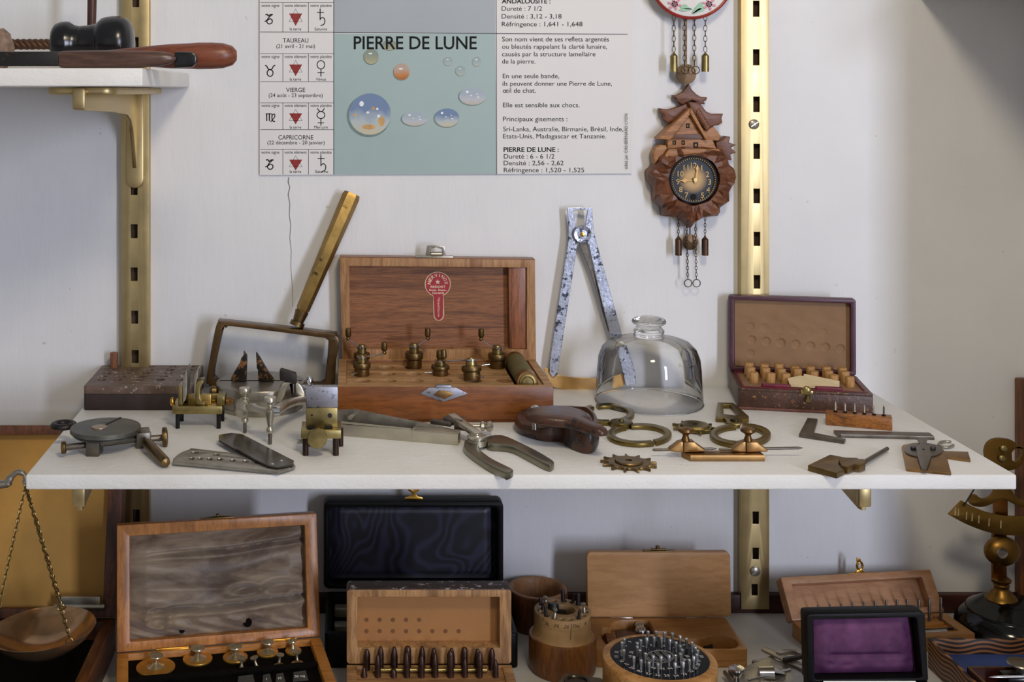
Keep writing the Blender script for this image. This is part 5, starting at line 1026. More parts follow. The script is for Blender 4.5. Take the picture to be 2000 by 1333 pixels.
b = MB(); d = 1.22; ss = F / d; c = P(-2, 104, d); rs = random.Random(2); 
b.ell((0, 0, 0), (30 / ss, .018, 40 / ss), 26, T(c.x, c.y, UZ + 39 / ss))
for v in b.bm.verts:
    k_ = 1 + .10 * sin(v.co.x * 700 + 3 * sin(v.co.z * 500)) * sin(v.co.z * 800) + rs.uniform(-.03, .03); v.co = V((c.x, c.y, UZ + 39 / ss)) + (v.co - V((c.x, c.y, UZ + 39 / ss))) * k_
mz = min(v.co.z for v in b.bm.verts); bmesh.ops.translate(b.bm, verts=b.bm.verts[:], vec=(0, 0, UZ + .0002 - mz))
tag(ob('rough_stone', b, plain('brown_stone', '8a7362', .8, 0, .45, 110, .6, 200), None, 25), 'rough brown stone at the left edge of the upper shelf', 'stone')

# ================================================================ lower counter, left half
def dC(py, h=0): return (CZ - CT - h) * F / (py - PY)
# ---------------------------------------------------------------- big box with ochre lined lid
lb_ = thing('display_box', 'large dark wooden box with ochre lined lid open behind the hanging copper pan', 'wooden box', (-.38, -.2, CT))
hb = .034; yB = 1.2336 + CY; xR = at_y(226, 1215, yB).x; xL = -.66; yF = -.36
b = MB(); b.slab([rrect(xL, xR, yF, yB, .001), rrect(xL + .012, xR - .0115, yF + .012, yB - .010, .001)], CT + .0002, CT + hb, 'z', .0012); ob('box_frame', b, wood('dark_box_wood', '70421f', '3f210f', 'y', 6, .4, 8), lb_)
b = MB(); b.box(xL + .01, xR - .01, yF + .01, yB - .008, CT + .0004, CT + .016); ob('velvet_bed', b, VELVET, lb_)
yl0 = yB + .001; zl0, zl1 = CT + hb + .0005, 1.1725
lean = .046; xr_ = -.2313
ang_ = atan2(lean, zl1 - zl0); LLn = hypot(lean, zl1 - zl0)
Ml = T(0, yl0, zl0) @ RX(-ang_)
b = MB(Ml); b.slab([[(xL, 0), (xr_, 0), (xr_, LLn), (xL, LLn)], [(xL + .014, .0085), (xr_ - .0148, .0085), (xr_ - .0148, LLn - .0095), (xL + .014, LLn - .0095)]], -.006, .018, 'y', .001)
ld2 = ob('lid_frame', b, wood('dark_lid_wood', '6e3d20', '3c1e0e', 'z', 6, .4, 8), lb_)
b = MB(Ml); b.box(xL + .012, xr_ - .0125, .004, .016, .007, LLn - .008); ob('ochre_lining', b, GOLDL, ld2)
for px in (155,):
    q = at_y(px, 1176, yl0 - .004); b = MB(); b.box(q.x - .022, q.x + .022, q.y - .004, q.y + .001, q.z - .0065, q.z + .0065, .001); b.cyl((q.x - .024, q.y - .003, q.z - .004), (q.x + .026, q.y - .003, q.z - .004), .0030); ob('hinge', b, NICKEL, lb_)
# ---------------------------------------------------------------- balance with copper pan
dp_ = 1.12; sp = F / dp_; Q = lambda x, y, d=dp_: at_y(x, y, d + CY)
bal = thing('balance_scale', 'balance with copper pan on three brass chains hanging from a grey beam hook', 'balance', (Q(83, 0).x - .2, dp_ + CY, CT + .0))
pc_ = Q(83, 1228); R0 = 103 / sp
b = MB(T(*pc_) @ RY(radians(-3))); b.lathe([(0, -.0235), (R0 * .30, -.0225), (R0 * .62, -.017), (R0 * .86, -.0085), (R0 * .97, -.002), (R0, .0002), (R0 * .985, .0006), (R0 * .95, -.0018), (R0 * .84, -.0072), (R0 * .6, -.0150), (R0 * .3, -.0205), (0, -.0214)], I4, 72); pan = ob('pan', b, COPPER, bal, 60)
ap = Q(50, 950); CHB = plain('chain_brass', '8a7448', .35, 1, .2, 60)
for a in (radians(-45), radians(82), radians(208)):
    e = V((pc_.x + R0 * .93 * cos(a), pc_.y + R0 * .93 * sin(a), pc_.z + .0005 + .05 * R0 * cos(a))); m = MB(); link_chain(m, ap, e + V((0, 0, .004)), .0052, .00055, .62); ob('chain', m, CHB, bal)
    m = MB(); m.tube([e + V((.0032 * cos(t_), 0, .0032 * sin(t_))) for t_ in [2 * pi * k / 16 for k in range(16)]], .0006, 6, True); ob('chain_ring', m, CHB, bal)
b = MB(); b.tube([Q(50 + 4 * cos(t_), 941 + 9 * sin(t_)) for t_ in [2 * pi * k / 16 for k in range(16)]], .0010, 6, True); ob('hook_ring', b, STEEL, bal)
b = MB(); b.tube([Q(x, y) for x, y in sm([(-330, 960), (-160, 958), (0, 947), (14, 943), (22, 932), (34, 923), (46, 926), (51, 938), (46, 945)], 4)], [.0042] * 8 + [.0036] * 8 + [.0026] * 8 + [.0020] * 9, 10); ob('beam', b, STEEL, bal)
b = MB(); cx_ = Q(-330, 960).x; b.lathe([(.03, CT + .0166), (.03, CT + .025), (.006, CT + .032), (.005, Q(0, 965).z), (.008, Q(0, 960).z + .004), (0, Q(0, 960).z + .008)], T(cx_, dp_ + CY, 0), 28); ob('column', b, BRASSD, bal)

# ---------------------------------------------------------------- generic open box in its own frame
def obox(M, w, d, h, t, mats, par, floor=None, bev=.0008, side=.009):
    b = MB(M); b.slab([rrect(0, w, 0, d, .001), rrect(side, w - side, side, d - side, .0008)], .0002, h, 'z', bev); o = ob('box_sides', b, mats[0], par)
    b = MB(M); b.box(side * .8, w - side * .8, side * .8, d - side * .8, .0004, floor or t); ob('box_bed', b, mats[1], par); return o
# ---------------------------------------------------------------- box of brass weights
hW = .040; A0, A1 = at_z(228, 1277, CT + hW), at_z(626, 1245, CT + hW); dv_ = A1 - A0; wW = dv_.length; rW = atan2(dv_.y, dv_.x); dW = .118
MW = T(A0.x, A0.y, CT) @ RZ(rW) @ T(0, -dW, 0)
wb = thing('weight_box', 'orange walnut box with wrinkled brown satin lid lining holding brass knob weights', 'wooden box', tuple(MW @ V((wW / 2, dW / 2, 0))))
side = .0105
b = MB(MW); b.slab([rrect(0, wW, 0, dW, .0015), rrect(side, wW - side, side, dW - .004, .001)], .0002, hW, 'z', .0010); ob('box_sides', b, ORANGE, wb)
b = MB(MW); b.box(side * .9, wW - side * .9, side * .9, dW - .0035, .001, hW - .006); b.box(side, wW - side, dW - .052, dW - .046, hW - .006, hW - .0005, .0015); ob('velvet_bed', b, VELVET, wb)
TLp, TRp = at_y(222, 1024, 1.166 + CY), at_y(611, 1009, 1.198 + CY)
up = ((TLp - A0) + (TRp - A1)) / 2; Hl = up.length; leanw = atan2((up - V((0, 0, up.z))).length, up.z)
MLw = T(A0.x, A0.y, CT + hW + .0005) @ RZ(rW) @ RX(-leanw)
fw = .0122
b = MB(MLw); b.slab([rrect(0, wW, 0, Hl, .0016), rrect(fw, wW - fw, .0085, Hl - .0105, .0008)], 0, .019, 'y', .0010); lw_ = ob('lid_frame', b, ORANGEV, wb)
b = MB(MLw); b.box(.002, wW - .002, .016, .0186, .002, Hl - .002); ob('lid_panel', b, ORANGE, lw_)
sat = NT('brown_satin'); v_ = sat.map((1, 1, 1)); wv = sat.n('ShaderNodeTexWave', wave_type='BANDS'); wv.inputs['Scale'].default_value = 900; wv.inputs['Distortion'].default_value = .5
mp_ = sat.map((1, .2, 1), (0, .9, 0)); sat.l(mp_, wv.inputs[0])
sat.set(sat.mix(sat.ramp(sat.noise(sat.map((.5, 1, 1.6)), 26, 5, .6, .8), [(.38, (0, 0, 0, 1)), (.62, (1, 1, 1, 1))]), C('5f4d3e'), C('9c886f')), .42, 0, Sheen_Weight=.3); sat.bump(wv.outputs[1], .25, .0004)  # stretched dark patches in the colour deepen the shaded folds and soiled imprints
x0, x1, za_, zb_ = fw, wW - fw, .0085, Hl - .0105
def sw(u, v):
    x = x0 + (x1 - x0) * u; z = za_ + (zb_ - za_) * v; y = .0105
    y -= .0030 * (min(1, 12 * u * (1 - u)) * min(1, 9 * v * (1 - v)))
    y += .0013 * sin(20 * v + 2.0 * sin(4 * u) + .6 * u) * (.4 + .6 * abs(sin(5 * u + 1)))
    # long fold below the middle and two upper folds
    for v0, sl, am, wd_ in ((.255, .06, .0040, .020), (.80, .07, .0026, .020), (.50, .0, .0012, .03)):
        d_ = v - v0 - sl * (u - .3) - .012 * sin(9 * u); y += am * math.exp(-(d_ / wd_) ** 2) * min(1, 3 * u + .15) * (1 if v0 != .50 else max(0, 1 - 1.6 * u)); y -= .5 * am * math.exp(-((d_ + .05) / .028) ** 2)
    d_ = hypot((u - .155) * 1.5, (v - .19)) ; y -= .0022 * math.exp(-((d_ - .10) / .032) ** 2); y += .0030 * math.exp(-(d_ / .06) ** 2) * .6
    for cu, cv, ru, rv in ((.64, .415, .07, .045), (.86, .42, .085, .055), (.93, .30, .03, .05)):
        d_ = hypot((u - cu) / ru, (v - cv) / rv); y += .0036 * math.exp(-d_ ** 2 * 1.4) - .0012 * math.exp(-(d_ - 1.5) ** 2 * 5)
    y += .0009 * sin(38 * u + 9 * sin(8 * v)) * math.exp(-((v - .1) / .12) ** 2)
    return (x, min(.0105 + (y - .0105) * 1.7, .0155), z)
b = MB(MLw); b.grid(sw, 110, 76); ob('satin_lining', b, sat.m, lw_, 80)
b = MB(MLw)
for u, v, r_ in ((.66, .085, .0042), (.29, .05, .0026)):
    p = V(sw(u, v)); b.lathe([(r_, 0), (r_, .0003)], T(p.x, p.y - .0004, p.z) @ RX(pi / 2) @ T(0, 0, 0), 14)
    ob('worn_spot', b, VELVET, lw_); b = MB(MLw)
b.bm.free()
q = MLw @ V((wW * .5, .006, Hl)); b = MB(MLw @ T(wW * .5, .008, Hl)); b.box(-.016, .016, -.004, .004, -.0002, .0010, .0003); b.ell((0, 0, .0024), (.0018, .0018, .0022), 14); b.tube([(-.012, 0, .0006), (0, -.001, .0016), (.012, 0, .0006)], .0009, 6); ob('lid_catch', b, BRASSD, lw_)
for u in (.19, .72):
    b = MB(T(A0.x, A0.y, CT + hW) @ RZ(rW)); b.box(wW * u, wW * u + .030, -.0028, -.0006, -.0004, .0009, .0003); b.cyl((wW * u, -.0006, .0008), (wW * u + .030, -.0006, .0008), .0011); ob('hinge', b, GOLD, wb)
zW = CT + hW - .0059
def wt(px, py, rx, hx, hy, label, small=False):
    c = at_z(px, py, zW + .002); s_ = sc(c.y); r_ = rx / s_; t = thing('brass_weight', label, 'weight', (c.x, c.y, zW), 'weights in the walnut box')
    if not small:
        m = MB(); m.lathe([(r_ * .98, 0), (r_, .0004), (r_, .0016), (r_ * .98, .0020), (0, .0021)], T(c.x, c.y, zW), 48); ob('disc', m, plain('weight_brass', 'cc9d48', .36, .8, .12, 70), t)
        base = V((c.x, c.y, zW + .002))
    else:
        m = MB(); m.lathe([(r_, 0), (r_, .0012), (r_ * .8, .0018), (r_ * .35, .0022)], T(c.x, c.y, zW), 24); ob('disc', m, plain('weight_bronze', 'c09248', .35, .8, .2, 70), t); base = V((c.x, c.y, zW + .001))
    D_ = c.y - CY; tip = at_y(hx, hy, c.y); tip.y = c.y
    d_ = tip - base; L_ = d_.length; k = .0050 if not small else .0030; k = min(k, r_ * .45) if not small else k
    m = MB(); m.lathe([(k * 1.7 if not small else k * .8, 0), (k * 1.5 if not small else k * .7, .0007), (k * .75, .0018), (k * .42, L_ * .35), (k * .38, L_ * .72), (k * .9, L_ * .80), (k * (1.35 if not small else 1.25), L_ * .88), (k * 1.3, L_ * .96), (0, L_)], align(base, d_), 24); ob('stem_knob', m, plain('knob_brass', 'cabd9c', .25, .85, .12, 60), t)
for i, (px, py, rx, hx, hy) in enumerate(((304, 1302, 38, 305, 1279), (386, 1286, 29, 386, 1264.5), (459.5, 1283, 24.5, 459, 1261.5), (522.5, 1273, 21, 523, 1252.5), (573, 1270.5, 16, 570, 1250.5))):
    wt(px, py, rx, hx, hy, f'{("largest", "second largest", "middle sized", "fourth largest", "smallest")[i]} flat disc weight with knob in the back row of the walnut box')
for i, (px, py, rx, hx, hy) in enumerate(((472, 1306, 8, 472, 1285.5), (502, 1304, 9.5, 496, 1283.5), (545, 1299, 11, 547, 1278), (581, 1294, 12, 579, 1273))):
    wt(px, py, rx, hx, hy, f'{ORD[i]} small knob weight from the left in the front row of the walnut box', True)
fo = [at_z(x, 1326, CT + hW - .004) for x in (477, 520, 546, 585)]
b = MB(MW); b.box(side, wW - side, dW - .078, dW - .054, hW - .006, hW - .0052); b.bm.free()
for i, (px, py, w_, tx) in enumerate(((480, 1331, .016, ''), (521, 1329, .009, '1'), (547, 1327, .009, '10'), (586, 1323, .014, '50 mg'))):
    c = at_z(px, py, CT + hW - .0035); m = MB(T(c.x, c.y, CT + hW - .0055) @ RZ(rW)); m.raw([(-w_ / 2, -.004, 0), (w_ / 2, -.004, 0), (w_ / 2 - .001, .006, .004), (-w_ / 2 + .002, .006, .0034), (-w_ / 2, -.004, .0005), (w_ / 2, -.004, .0005), (w_ / 2 - .001, .006, .0045), (-w_ / 2 + .002, .006, .0039)], [(0, 1, 2, 3), (7, 6, 5, 4), (0, 1, 5, 4), (1, 2, 6, 5), (2, 3, 7, 6), (3, 0, 4, 7)])
    t = ob('foil_weight', m, plain('foil', '5d5a55', .35, .6, .2), None, 20); tag(t, f'{ORD[i]} small dark foil weight from the left at the box front', 'weight', 'foil weights')
    if tx:
        m = MB(); m.text(tx, T(c.x, c.y - .0015, CT + hW - .0030) @ RZ(rW) @ RX(.37), None, .0028, align_x='CENTER'); ob('engraved_mark', m, WHITE, t, 0)
# ---------------------------------------------------------------- black case with navy moire lining
h = .034; yF, yB2 = 1.1975 + CY, -.034; xl, xr = at_y(634, 1300, yF).x, at_y(1012, 1300, yF).x; hB = h
bc = thing('black_case', 'black leather case with navy moire silk lid and gilt clasp behind the punch box', 'case', ((xl + xr) / 2, (yF + yB2) / 2, CT))
b = MB(); b.slab([rrect(xl, xr, yF, yB2, .004), rrect(xl + .006, xr - .006, yF + .006, yB2 - .006, .004)], CT + .0002, CT + hB, 'z', .0015); ob('case_sides', b, LEATHB, bc)
b = MB(); b.box(xl + .005, xr - .005, yF + .005, yB2 - .005, CT + .0004, CT + .016); ob('case_bed', b, VELVET, bc)
lx0, lx1 = at_y(632, 1150, yB2).x, at_y(983, 1150, yB2).x; z0, z1 = CT + hB + .0005, zh(979, yB2 - CY)
z0 = max(z0, zh(1150, yB2 - CY))
b = MB(); b.slab([rrect(lx0, lx1, z0, z1, .006), rrect(lx0 + .0058, lx1 - .0058, z0 + .005, z1 - .0065, .006)], yB2 - .002, yB2 + .019, 'y', .002); b.box(lx0 + .003, lx1 - .003, yB2 + .016, yB2 + .0188, z0 + .003, z1 - .003); bl_ = ob('lid_shell', b, LEATHB, bc)
moi = NT('navy_moire'); mv = moi.map((1, 1, 1)); wv = moi.n('ShaderNodeTexWave', wave_type='BANDS'); wv.inputs['Scale'].default_value = 26; wv.inputs['Distortion'].default_value = 40; wv.inputs['Detail'].default_value = 1.2; wv.inputs['Detail Scale'].default_value = .55
nz = moi.noise(mv, 9, 2, .4); ad = moi.n('ShaderNodeVectorMath', operation='ADD'); sc__ = moi.n('ShaderNodeVectorMath', operation='SCALE'); moi.l(mv, ad.inputs[0]); moi.l(nz, sc__.inputs[0]); sc__.inputs['Scale'].default_value = .10; moi.l(sc__.outputs[0], ad.inputs[1]); moi.l(ad.outputs[0], wv.inputs[0])
moi.set(moi.ramp(wv.outputs[1], [(.2, C('0d0c16')), (.55, C('171526')), (.9, C('262438'))]), .45, 0, Sheen_Weight=.25)
def mf(u, v):
    x = lx0 + .0055 + (lx1 - lx0 - .011) * u; z = z0 + .0048 + (z1 - z0 - .011) * v
    e_ = min(1, 16 * u * (1 - u)) * min(1, 12 * v * (1 - v))
    return (x, yB2 + .0155 - .006 * e_ + .0012 * math.exp(-((u - .27) / .09) ** 2 - ((v - .38) / .2) ** 2), z)
b = MB(); b.grid(mf, 60, 30); ob('moire_lining', b, moi.m, bl_, 80)
q = at_y(808, 985, yB2 + .006); b = MB(T(q.x, q.y, z1))
for pts in ([(-.010, 0), (.010, 0), (.009, .0018), (.004, .003), (.0015, .0062), (.0062, .0095), (.0062, .0112), (.002, .0108), (0, .0085), (-.002, .0108), (-.0062, .0112), (-.0062, .0095), (-.0015, .0062), (-.004, .003), (-.009, .0018)],): b.slab([pts], -.0012, .0012, 'y', .0004)
ob('clasp', b, GOLD, bl_)
for px, py, hh_ in ((668, 1192, .010), (668, 1222, .008)):
    q = at_z(px, py, CT + .022); m = MB(); m.box(q.x - .008, q.x + .010, q.y - .006, q.y + .006, CT + .0162, CT + .0162 + hh_, .0015); m.cyl((q.x, q.y - .0065, CT + .022), (q.x, q.y + .0065, CT + .022), .0016)
    tag(ob('steel_fitting', m, plain('ivory_fitting', 'aaa393', .35, .5, .15)), 'pale metal fitting lying in the %s left part of the black case' % ('back' if py < 1200 else 'front'), 'fitting')
# ---------------------------------------------------------------- pine box of steel punches
hP = .038; D = (CZ - CT - hP) * F / (1299 - PY); yP = D + CY; sP = F / D; xl, xr = at_y(677, 1299, yP).x, at_y(999, 1299, yP).x; dPb = .085
pb = thing('punch_box', 'weathered pine box with chipped dark lid top holding two rows of rusty punches', 'wooden box', ((xl + xr) / 2, yP - dPb / 2, CT))
b = MB(); b.slab([rrect(xl, xr, yP - dPb, yP, .001), rrect(xl + .009, xr - .009, yP - dPb + .009, yP - .004, .001)], CT + .0002, CT + hP, 'z', .0008); ob('box_sides', b, PALE, pb)
zp = CT + hP - .002
b = MB(); b.box(xl + .008, xr - .008, yP - dPb + .008, yP - .003, CT + .0004, zp); ob('punch_rack', b, PALE, pb)
z0, z1 = CT + hP + .0004, zh(1153, D); 
b = MB(); b.slab([rrect(xl, xr, z0, z1, .003), rrect(xl + .0100, xr - .0108, z0 + .0150, z1 - .0068, .0006)], yP, yP + .020, 'y', .0010); pl_ = ob('lid_frame', b, PALEV, pb)
b = MB(); b.box(xl + .004, xr - .004, yP + .0145, yP + .0195, z0 + .002, z1 - .002); ob('lid_panel', b, plain('pine_panel', 'a0703f', .6, 0, .12, 14, .1), pl_)
b = MB(); b.slab([[(xl + .0004, z1 - .001), (xr - .0004, z1 - .001), (xr - .003, z1 + .0007), (xl + .003, z1 + .0007)]], yP + .0008, yP + .0198, 'y', .0003); ob('lid_top', b, plain('chipped_dark_paint', '3a2b26', .5, 0, .2, 60, .1, 300, spots=('b5aeb4', .57, 120)), pl_)
b = MB()
for i in range(8):
    for j in range(2):
        if j == 0 and i > 4: continue
        p = V((xl + .0185 + .0122 * i, yP + .0143, z0 + .024 + .0105 * (1 - j))); b.lathe([(.0019, 0), (.0019, .0003)], T(*p) @ RX(pi / 2), 10)
ob('stain_spots', b, plain('stain', '6d4526', .7), pl_)
b = MB(); zr = zp + .0025; pr = at_z(740, 1310, zr); b.cyl((xl + .024, pr.y, zr), (xr - .024, pr.y, zr), .0022); ob('brass_rod', b, BRASS, pb)
PU = plain('punch_steel', '4d3a34', .38, .85, .3, 130, .08, 300, spots=('6e4234', .58, 120))
yb1 = pr.y + .0065; yf1 = pr.y - .0075
for row, (y_, lst) in enumerate(((yb1, ((716, 1268), (743, 1263), (770, 1264), (796, 1263), (824, 1263), (847, 1266), (882, 1266), (907, 1266), (933, 1267), (960, 1266))), (yf1, ((711, 1304), (738, 1279), (769, 1308), (795, 1275), (823, 1281), (850, 1277), (880, 1272), (908, 1287), (936, 1273), (968, 1289))))):
    for i, (px, py) in enumerate(lst):
        q = at_y(px, py, y_); r_ = .0029 + R.uniform(-.0002, .0002); H = q.z - zp + .004; m = MB(T(q.x, y_, zp - .004) @ RX(R.uniform(-.03, .03)) @ RY(R.uniform(-.02, .02)))
        k = R.uniform(.006, .010)
        if (i + row) % 4 == 3: pr_ = [(r_, 0), (r_, H - .003), (r_ * .8, H - .0008), (r_ * .55, H), (0, H)]
        else: pr_ = [(r_, 0), (r_, H - k), (r_ * .75, H - k * .45), (r_ * .42, H - .0005), (0, H)]
        m.lathe(pr_, I4, 14)
        tag(ob('steel_punch', m, PU, None, 40, (q.x, y_, zp)), f'{ORD[i]} rusty steel punch from the left in the {("back", "front")[row]} row of the pine box', 'punch', 'punches in the pine box')
# ================================================================ lower counter, right half
# ---------------------------------------------------------------- hollow turned cup
D = 1.296; s = F / D; y = D + CY; x = at_y(1050, 1200, y).x; r = 58 / s; h = zh(1148, D) - CT
b = MB(T(x, y, CT)); b.lathe([(r * .95, .0002), (r * .97, .004), (r * .985, h * .6), (r, h - .0025), (r * .985, h - .0004), (r * .86, h), (r * .83, h - .001), (r * .80, h - .006), (r * .78, .006), (0, .005)], I4, 56)
tc_ = thing('turned_cup', 'empty hollow turned wooden cup standing behind the round bit stand', 'cup', (x, y, CT)); ob('cup_wall', b, CUPW, tc_, 40)
b = MB(T(x, y, CT)); b.lathe([(r * .992, h - .0012), (r * .97, h + .0003), (r * .86, h + .0004), (r * .82, h - .001), (r * .79, h - .006), (r * .77, .007), (0, .006)], I4, 56, False); ob('cup_inside', b, wood('cup_inner_wood', '9a6f48', '7c5231', 'z', 9, .55, 4, .06), tc_, 40)
# ---------------------------------------------------------------- turned stand with screwdriver bits
D = 1.1965; s = F / D; y = D + CY; x = at_y(1098.5, 1200, y).x; hT = zh(1192, D) - CT; hS = zh(1238, D) - CT; r1 = 54.6 / s; r0 = 65 / s
st = thing('bit_stand', 'turned wooden stand with pale numbered collar ringed by steel bits', 'bit stand', (x, y, CT))
b = MB(T(x, y, CT)); b.lathe([(r0 * .95, .0002), (r0 * .985, .003), (r0 * 1.01, .008), (r0, hS - .002), (r0 * .985, hS - .0006), (r0 * .9, hS - .0002), (r0 * .5, hS - .0002)], I4, 64); ob('stand_body', b, wood('stand_wood', '84552a', '5d3517', 'z', 9, .38, 5, .06), st, 40)
HO = []
ang = {}
def TP(px, py): return at_z(1020 + px / 6.906, 1140 + py / 6.906, CT + hT)
hp = [(345, 262), (440, 245), (560, 242), (660, 258), (745, 285), (838, 338), (855, 388), (830, 435), (755, 472), (650, 492), (535, 492), (420, 470), (330, 437), (262, 390), (232, 345), (280, 300)]
NPOLY = oval(0, 0, r1, None, 64)
lp_ = [[(x + u, y + v) for u, v in NPOLY]] + [oval(x + .0008, y + .001, .0118, None, 28)]
for px, py in hp:
    q = TP(px, py); a = atan2(q.y - y, q.x - x); HO.append((x + r1 * .80 * cos(a), y + r1 * .80 * sin(a))); lp_.append(oval(*HO[-1], .0029, None, 14))
b = MB(); b.slab(lp_, CT + hT - .010, CT + hT, 'z', .0004)
b.M = T(x, y, CT); b.lathe([(r1 * 1.10, hS - .0004), (r1 * 1.06, hS + .0012), (r1 * 1.02, hS + .004), (r1, hS + .008), (r1, hT - .0098), (0, hT - .0098)], I4, 64); col = ob('collar', b, plain('worn_pale_wood', 'a58253', .55, 0, .2, 40, .1, 200, spots=('7a5a33', .62, 70)), st, 40)
b = MB(); 
for i, (ch, px, shf) in enumerate((('St.', 290, 525), ('24.', 400, 560), ('26.', 530, 570), ('The', 660, 575), ('R.', 800, 560), ('M.', 880, 520))):
    c_ = (1020 + px / 6.906 - 1098.5) / 54.6; a = -math.acos(max(-1, min(1, c_))); zz = CT + hT - .0062
    b.text(ch, T(x + (r1 + .0002) * cos(a), y + (r1 + .0002) * sin(a), zz) @ RZ(a + pi / 2) @ RX(pi / 2), None, .0036, shear=.35, align_x='CENTER')
a = -math.acos((1020 + 597 / 6.906 - 1098.5) / 54.6); p = V((x + (r1 + .0001) * cos(a), y + (r1 + .0001) * sin(a), 0)); b.tube([(p.x, p.y, CT + hT - .002), (p.x - .0006, p.y, CT + hT - .010), (p.x - .0012, p.y - .0002, CT + hS + .006)], .0003, 5)
ob('ink_marks', b, plain('faded_ink', '4a3825', .6), col, 0)
for i, (px, yt_, yb_, kind) in enumerate(((240, 190, 300, 0), (307, 168, 262, 1), (280, 250, 348, 0), (225, 298, 395, 1), (310, 308, 445, 0), (450, 330, 480, 1), (545, 88, 242, 2), (703, 140, 258, 0), (755, 140, 290, 2), (825, 255, 385, 1), (776, 362, 478, 0))):
    q = TP(px, yb_); k = min(range(16), key=lambda k_: hypot(HO[k_][0] - q.x, HO[k_][1] - q.y)); hx, hy = HO[k]; top = at_y(1020 + px / 6.906, 1140 + yt_ / 6.906, hy)
    m = MB(); L_ = top.z - (CT + hT - .008); d_ = V((top.x - hx, 0, L_)); r_ = .0021 if kind == 2 else .0015
    if kind == 1: pr = [(r_, 0), (r_, L_ * .70), (r_ * .7, L_ * .74), (r_ * 1.1, L_ * .84), (r_ * 1.5, L_ * .92), (r_ * .9, L_ * .97), (0, L_)]
    else: pr = [(r_, 0), (r_, L_ * .9), (r_ * .7, L_)]
    m.lathe(pr, align((hx, hy, CT + hT - .008), d_), 12)
    tag(ob('steel_bit', m, NICKEL if kind == 1 else IRON, None, 40, (hx, hy, CT + hT)), ('bright spade tip bit' if kind == 1 else 'dark straight bit') + f' in hole {k + 1} clockwise from back left of round stand', 'bit', 'bits in the round stand')
q = TP(440, 345); b = MB(); b.cyl(q - V((.002, 0, .006)), q + V((-.001, .002, .0045)), .0062, .0050, 18); b.cyl(q + V((.003, -.002, -.001)), q + V((.010, -.005, -.0005)), .0016); tag(ob('chuck', b, IRON), 'black collet chuck resting in the centre hole of the round stand', 'chuck')
# ---------------------------------------------------------------- pale wooden box with shaped recess
hg = .0178; FLp, FRp = at_z(1158, 1303, CT), at_z(1463, 1307, CT)
yF = (FLp.y + FRp.y) / 2; xr = FRp.x; yB = depth(1206, CT + hg); xl = xr - .150
pw = thing('recessed_box', 'pale wooden box with plain upright lid and shaped recess holding a small tool', 'wooden box', ((xl + xr) / 2, (yF + yB) / 2, CT))
zt = CT + hg; O4r = dict(ox=980, oy=1040, k=4)
rec = [(782, 750), (848, 748), (860, 715), (905, 692), (1000, 686), (1110, 686), (1158, 702), (1180, 745), (1200, 776), (1290, 774), (1350, 800), (1410, 835), (1560, 835), (1650, 812), (1750, 815), (1825, 840), (1845, 872), (1835, 895), (1780, 908), (1560, 906), (1100, 890), (806, 872)]
b = MB(); b.slab([rrect(xl, xr, yF, yB, .004), hz(sm(rec, 2, True), zt, **O4r)], CT + .006, zt, 'z', .0008); b.slab([rrect(xl, xr, yF, yB, .004)], CT + .0002, CT + .0061, 'z', .0006); ob('box_body', b, BEECHD, pw)
x0, x1 = at_y(1147.5, 1100, yB).x, at_y(1428, 1100, yB).x; z0 = zt + .0004; z1 = zh(1077, yB + .006 - CY)
b = MB(T(0, yB - .001, z0) @ RX(-.06)); b.slab([rrect(x0, x1, 0, z1 - z0, .0045)], 0, .009, 'y', .0009); lp2 = ob('lid', b, BEECH, pw)
b = MB(T((x0 + x1) / 2 + .001, yB - .001, z0) @ RX(-.06) @ T(0, 0, z1 - z0)); b.box(-.016, .016, .001, .008, -.0003, .0010, .0004); b.box(-.008, .008, .002, .007, .001, .0026, .0008); b.cyl((-.001, .0045, .002), (-.001, .0045, .0055), .0020); ob('lid_catch', b, BRASSD, lp2)
for px in (1213, 1361):
    q = at_z(px, 1207, zt); m = MB(); m.box(q.x - .012, q.x + .012, yB - .003, yB - .0008, zt - .0002, zt + .0006, .0002); ob('hinge', m, CHROME, pw)
m = MB(); 
for (u, v) in ((1050, 520), (1050, 577)):
    q = at_y(980 + u / 4, 1040 + v / 4, yB - .0013 - .06 * 0); q2 = zh(1040 + v / 4, yB - CY); yy = yB - .001 + (q2 - z0) * .06 - .0003; m.box(q.x - .0026, q.x + .0026, yy - .0001, yy + .0004, q2 - .0027, q2 + .0027)
ob('faded_marks', m, plain('faded_spot', 'c4a585', .6), lp2) if 0 else m.bm.free()
q = at_z(980 + 840 / 4, 1040 + 800 / 4, CT + .010); b = MB(); 
b.slab([hz([(800, 762), (882, 765), (905, 855), (828, 868)], CT + .012, **O4r)], CT + .0062, CT + .012, 'z', .0006); tag(ob('wooden_insert', b, OAK), 'brown wooden insert at the left end of the shaped recess', 'insert')
kt = thing('button_tool', 'small brown tool with two shiny steel balls lying in the shaped recess', 'tool', at_z(980 + 1080 / 4, 1040 + 770 / 4, CT + .0062))
b = MB(); b.slab([hz([(886, 770), (1100, 762), (1280, 800), (1270, 850), (905, 850)], CT + .011, **O4r)], CT + .0063, CT + .011, 'z', .0008); ob('tool_body', b, BROWNW, kt)
for x_, y_, r_ in ((1078, 728, .0058), (1088, 768, .0062)):
    q = at_z(980 + x_ / 4, 1040 + y_ / 4, CT + .013); m = MB(); m.ell((q.x, q.y, CT + .0125), (r_, r_, r_ * .8), 22); ob('steel_ball', m, CHROME, kt)
b = MB(); b.slab([hz([(1545, 845), (1640, 848), (1650, 893), (1560, 893)], CT + .010, **O4r)], CT + .0063, CT + .0100, 'z', .0004); tag(ob('dark_insert', b, IRON), 'black block near the right end of the shaped recess', 'insert')
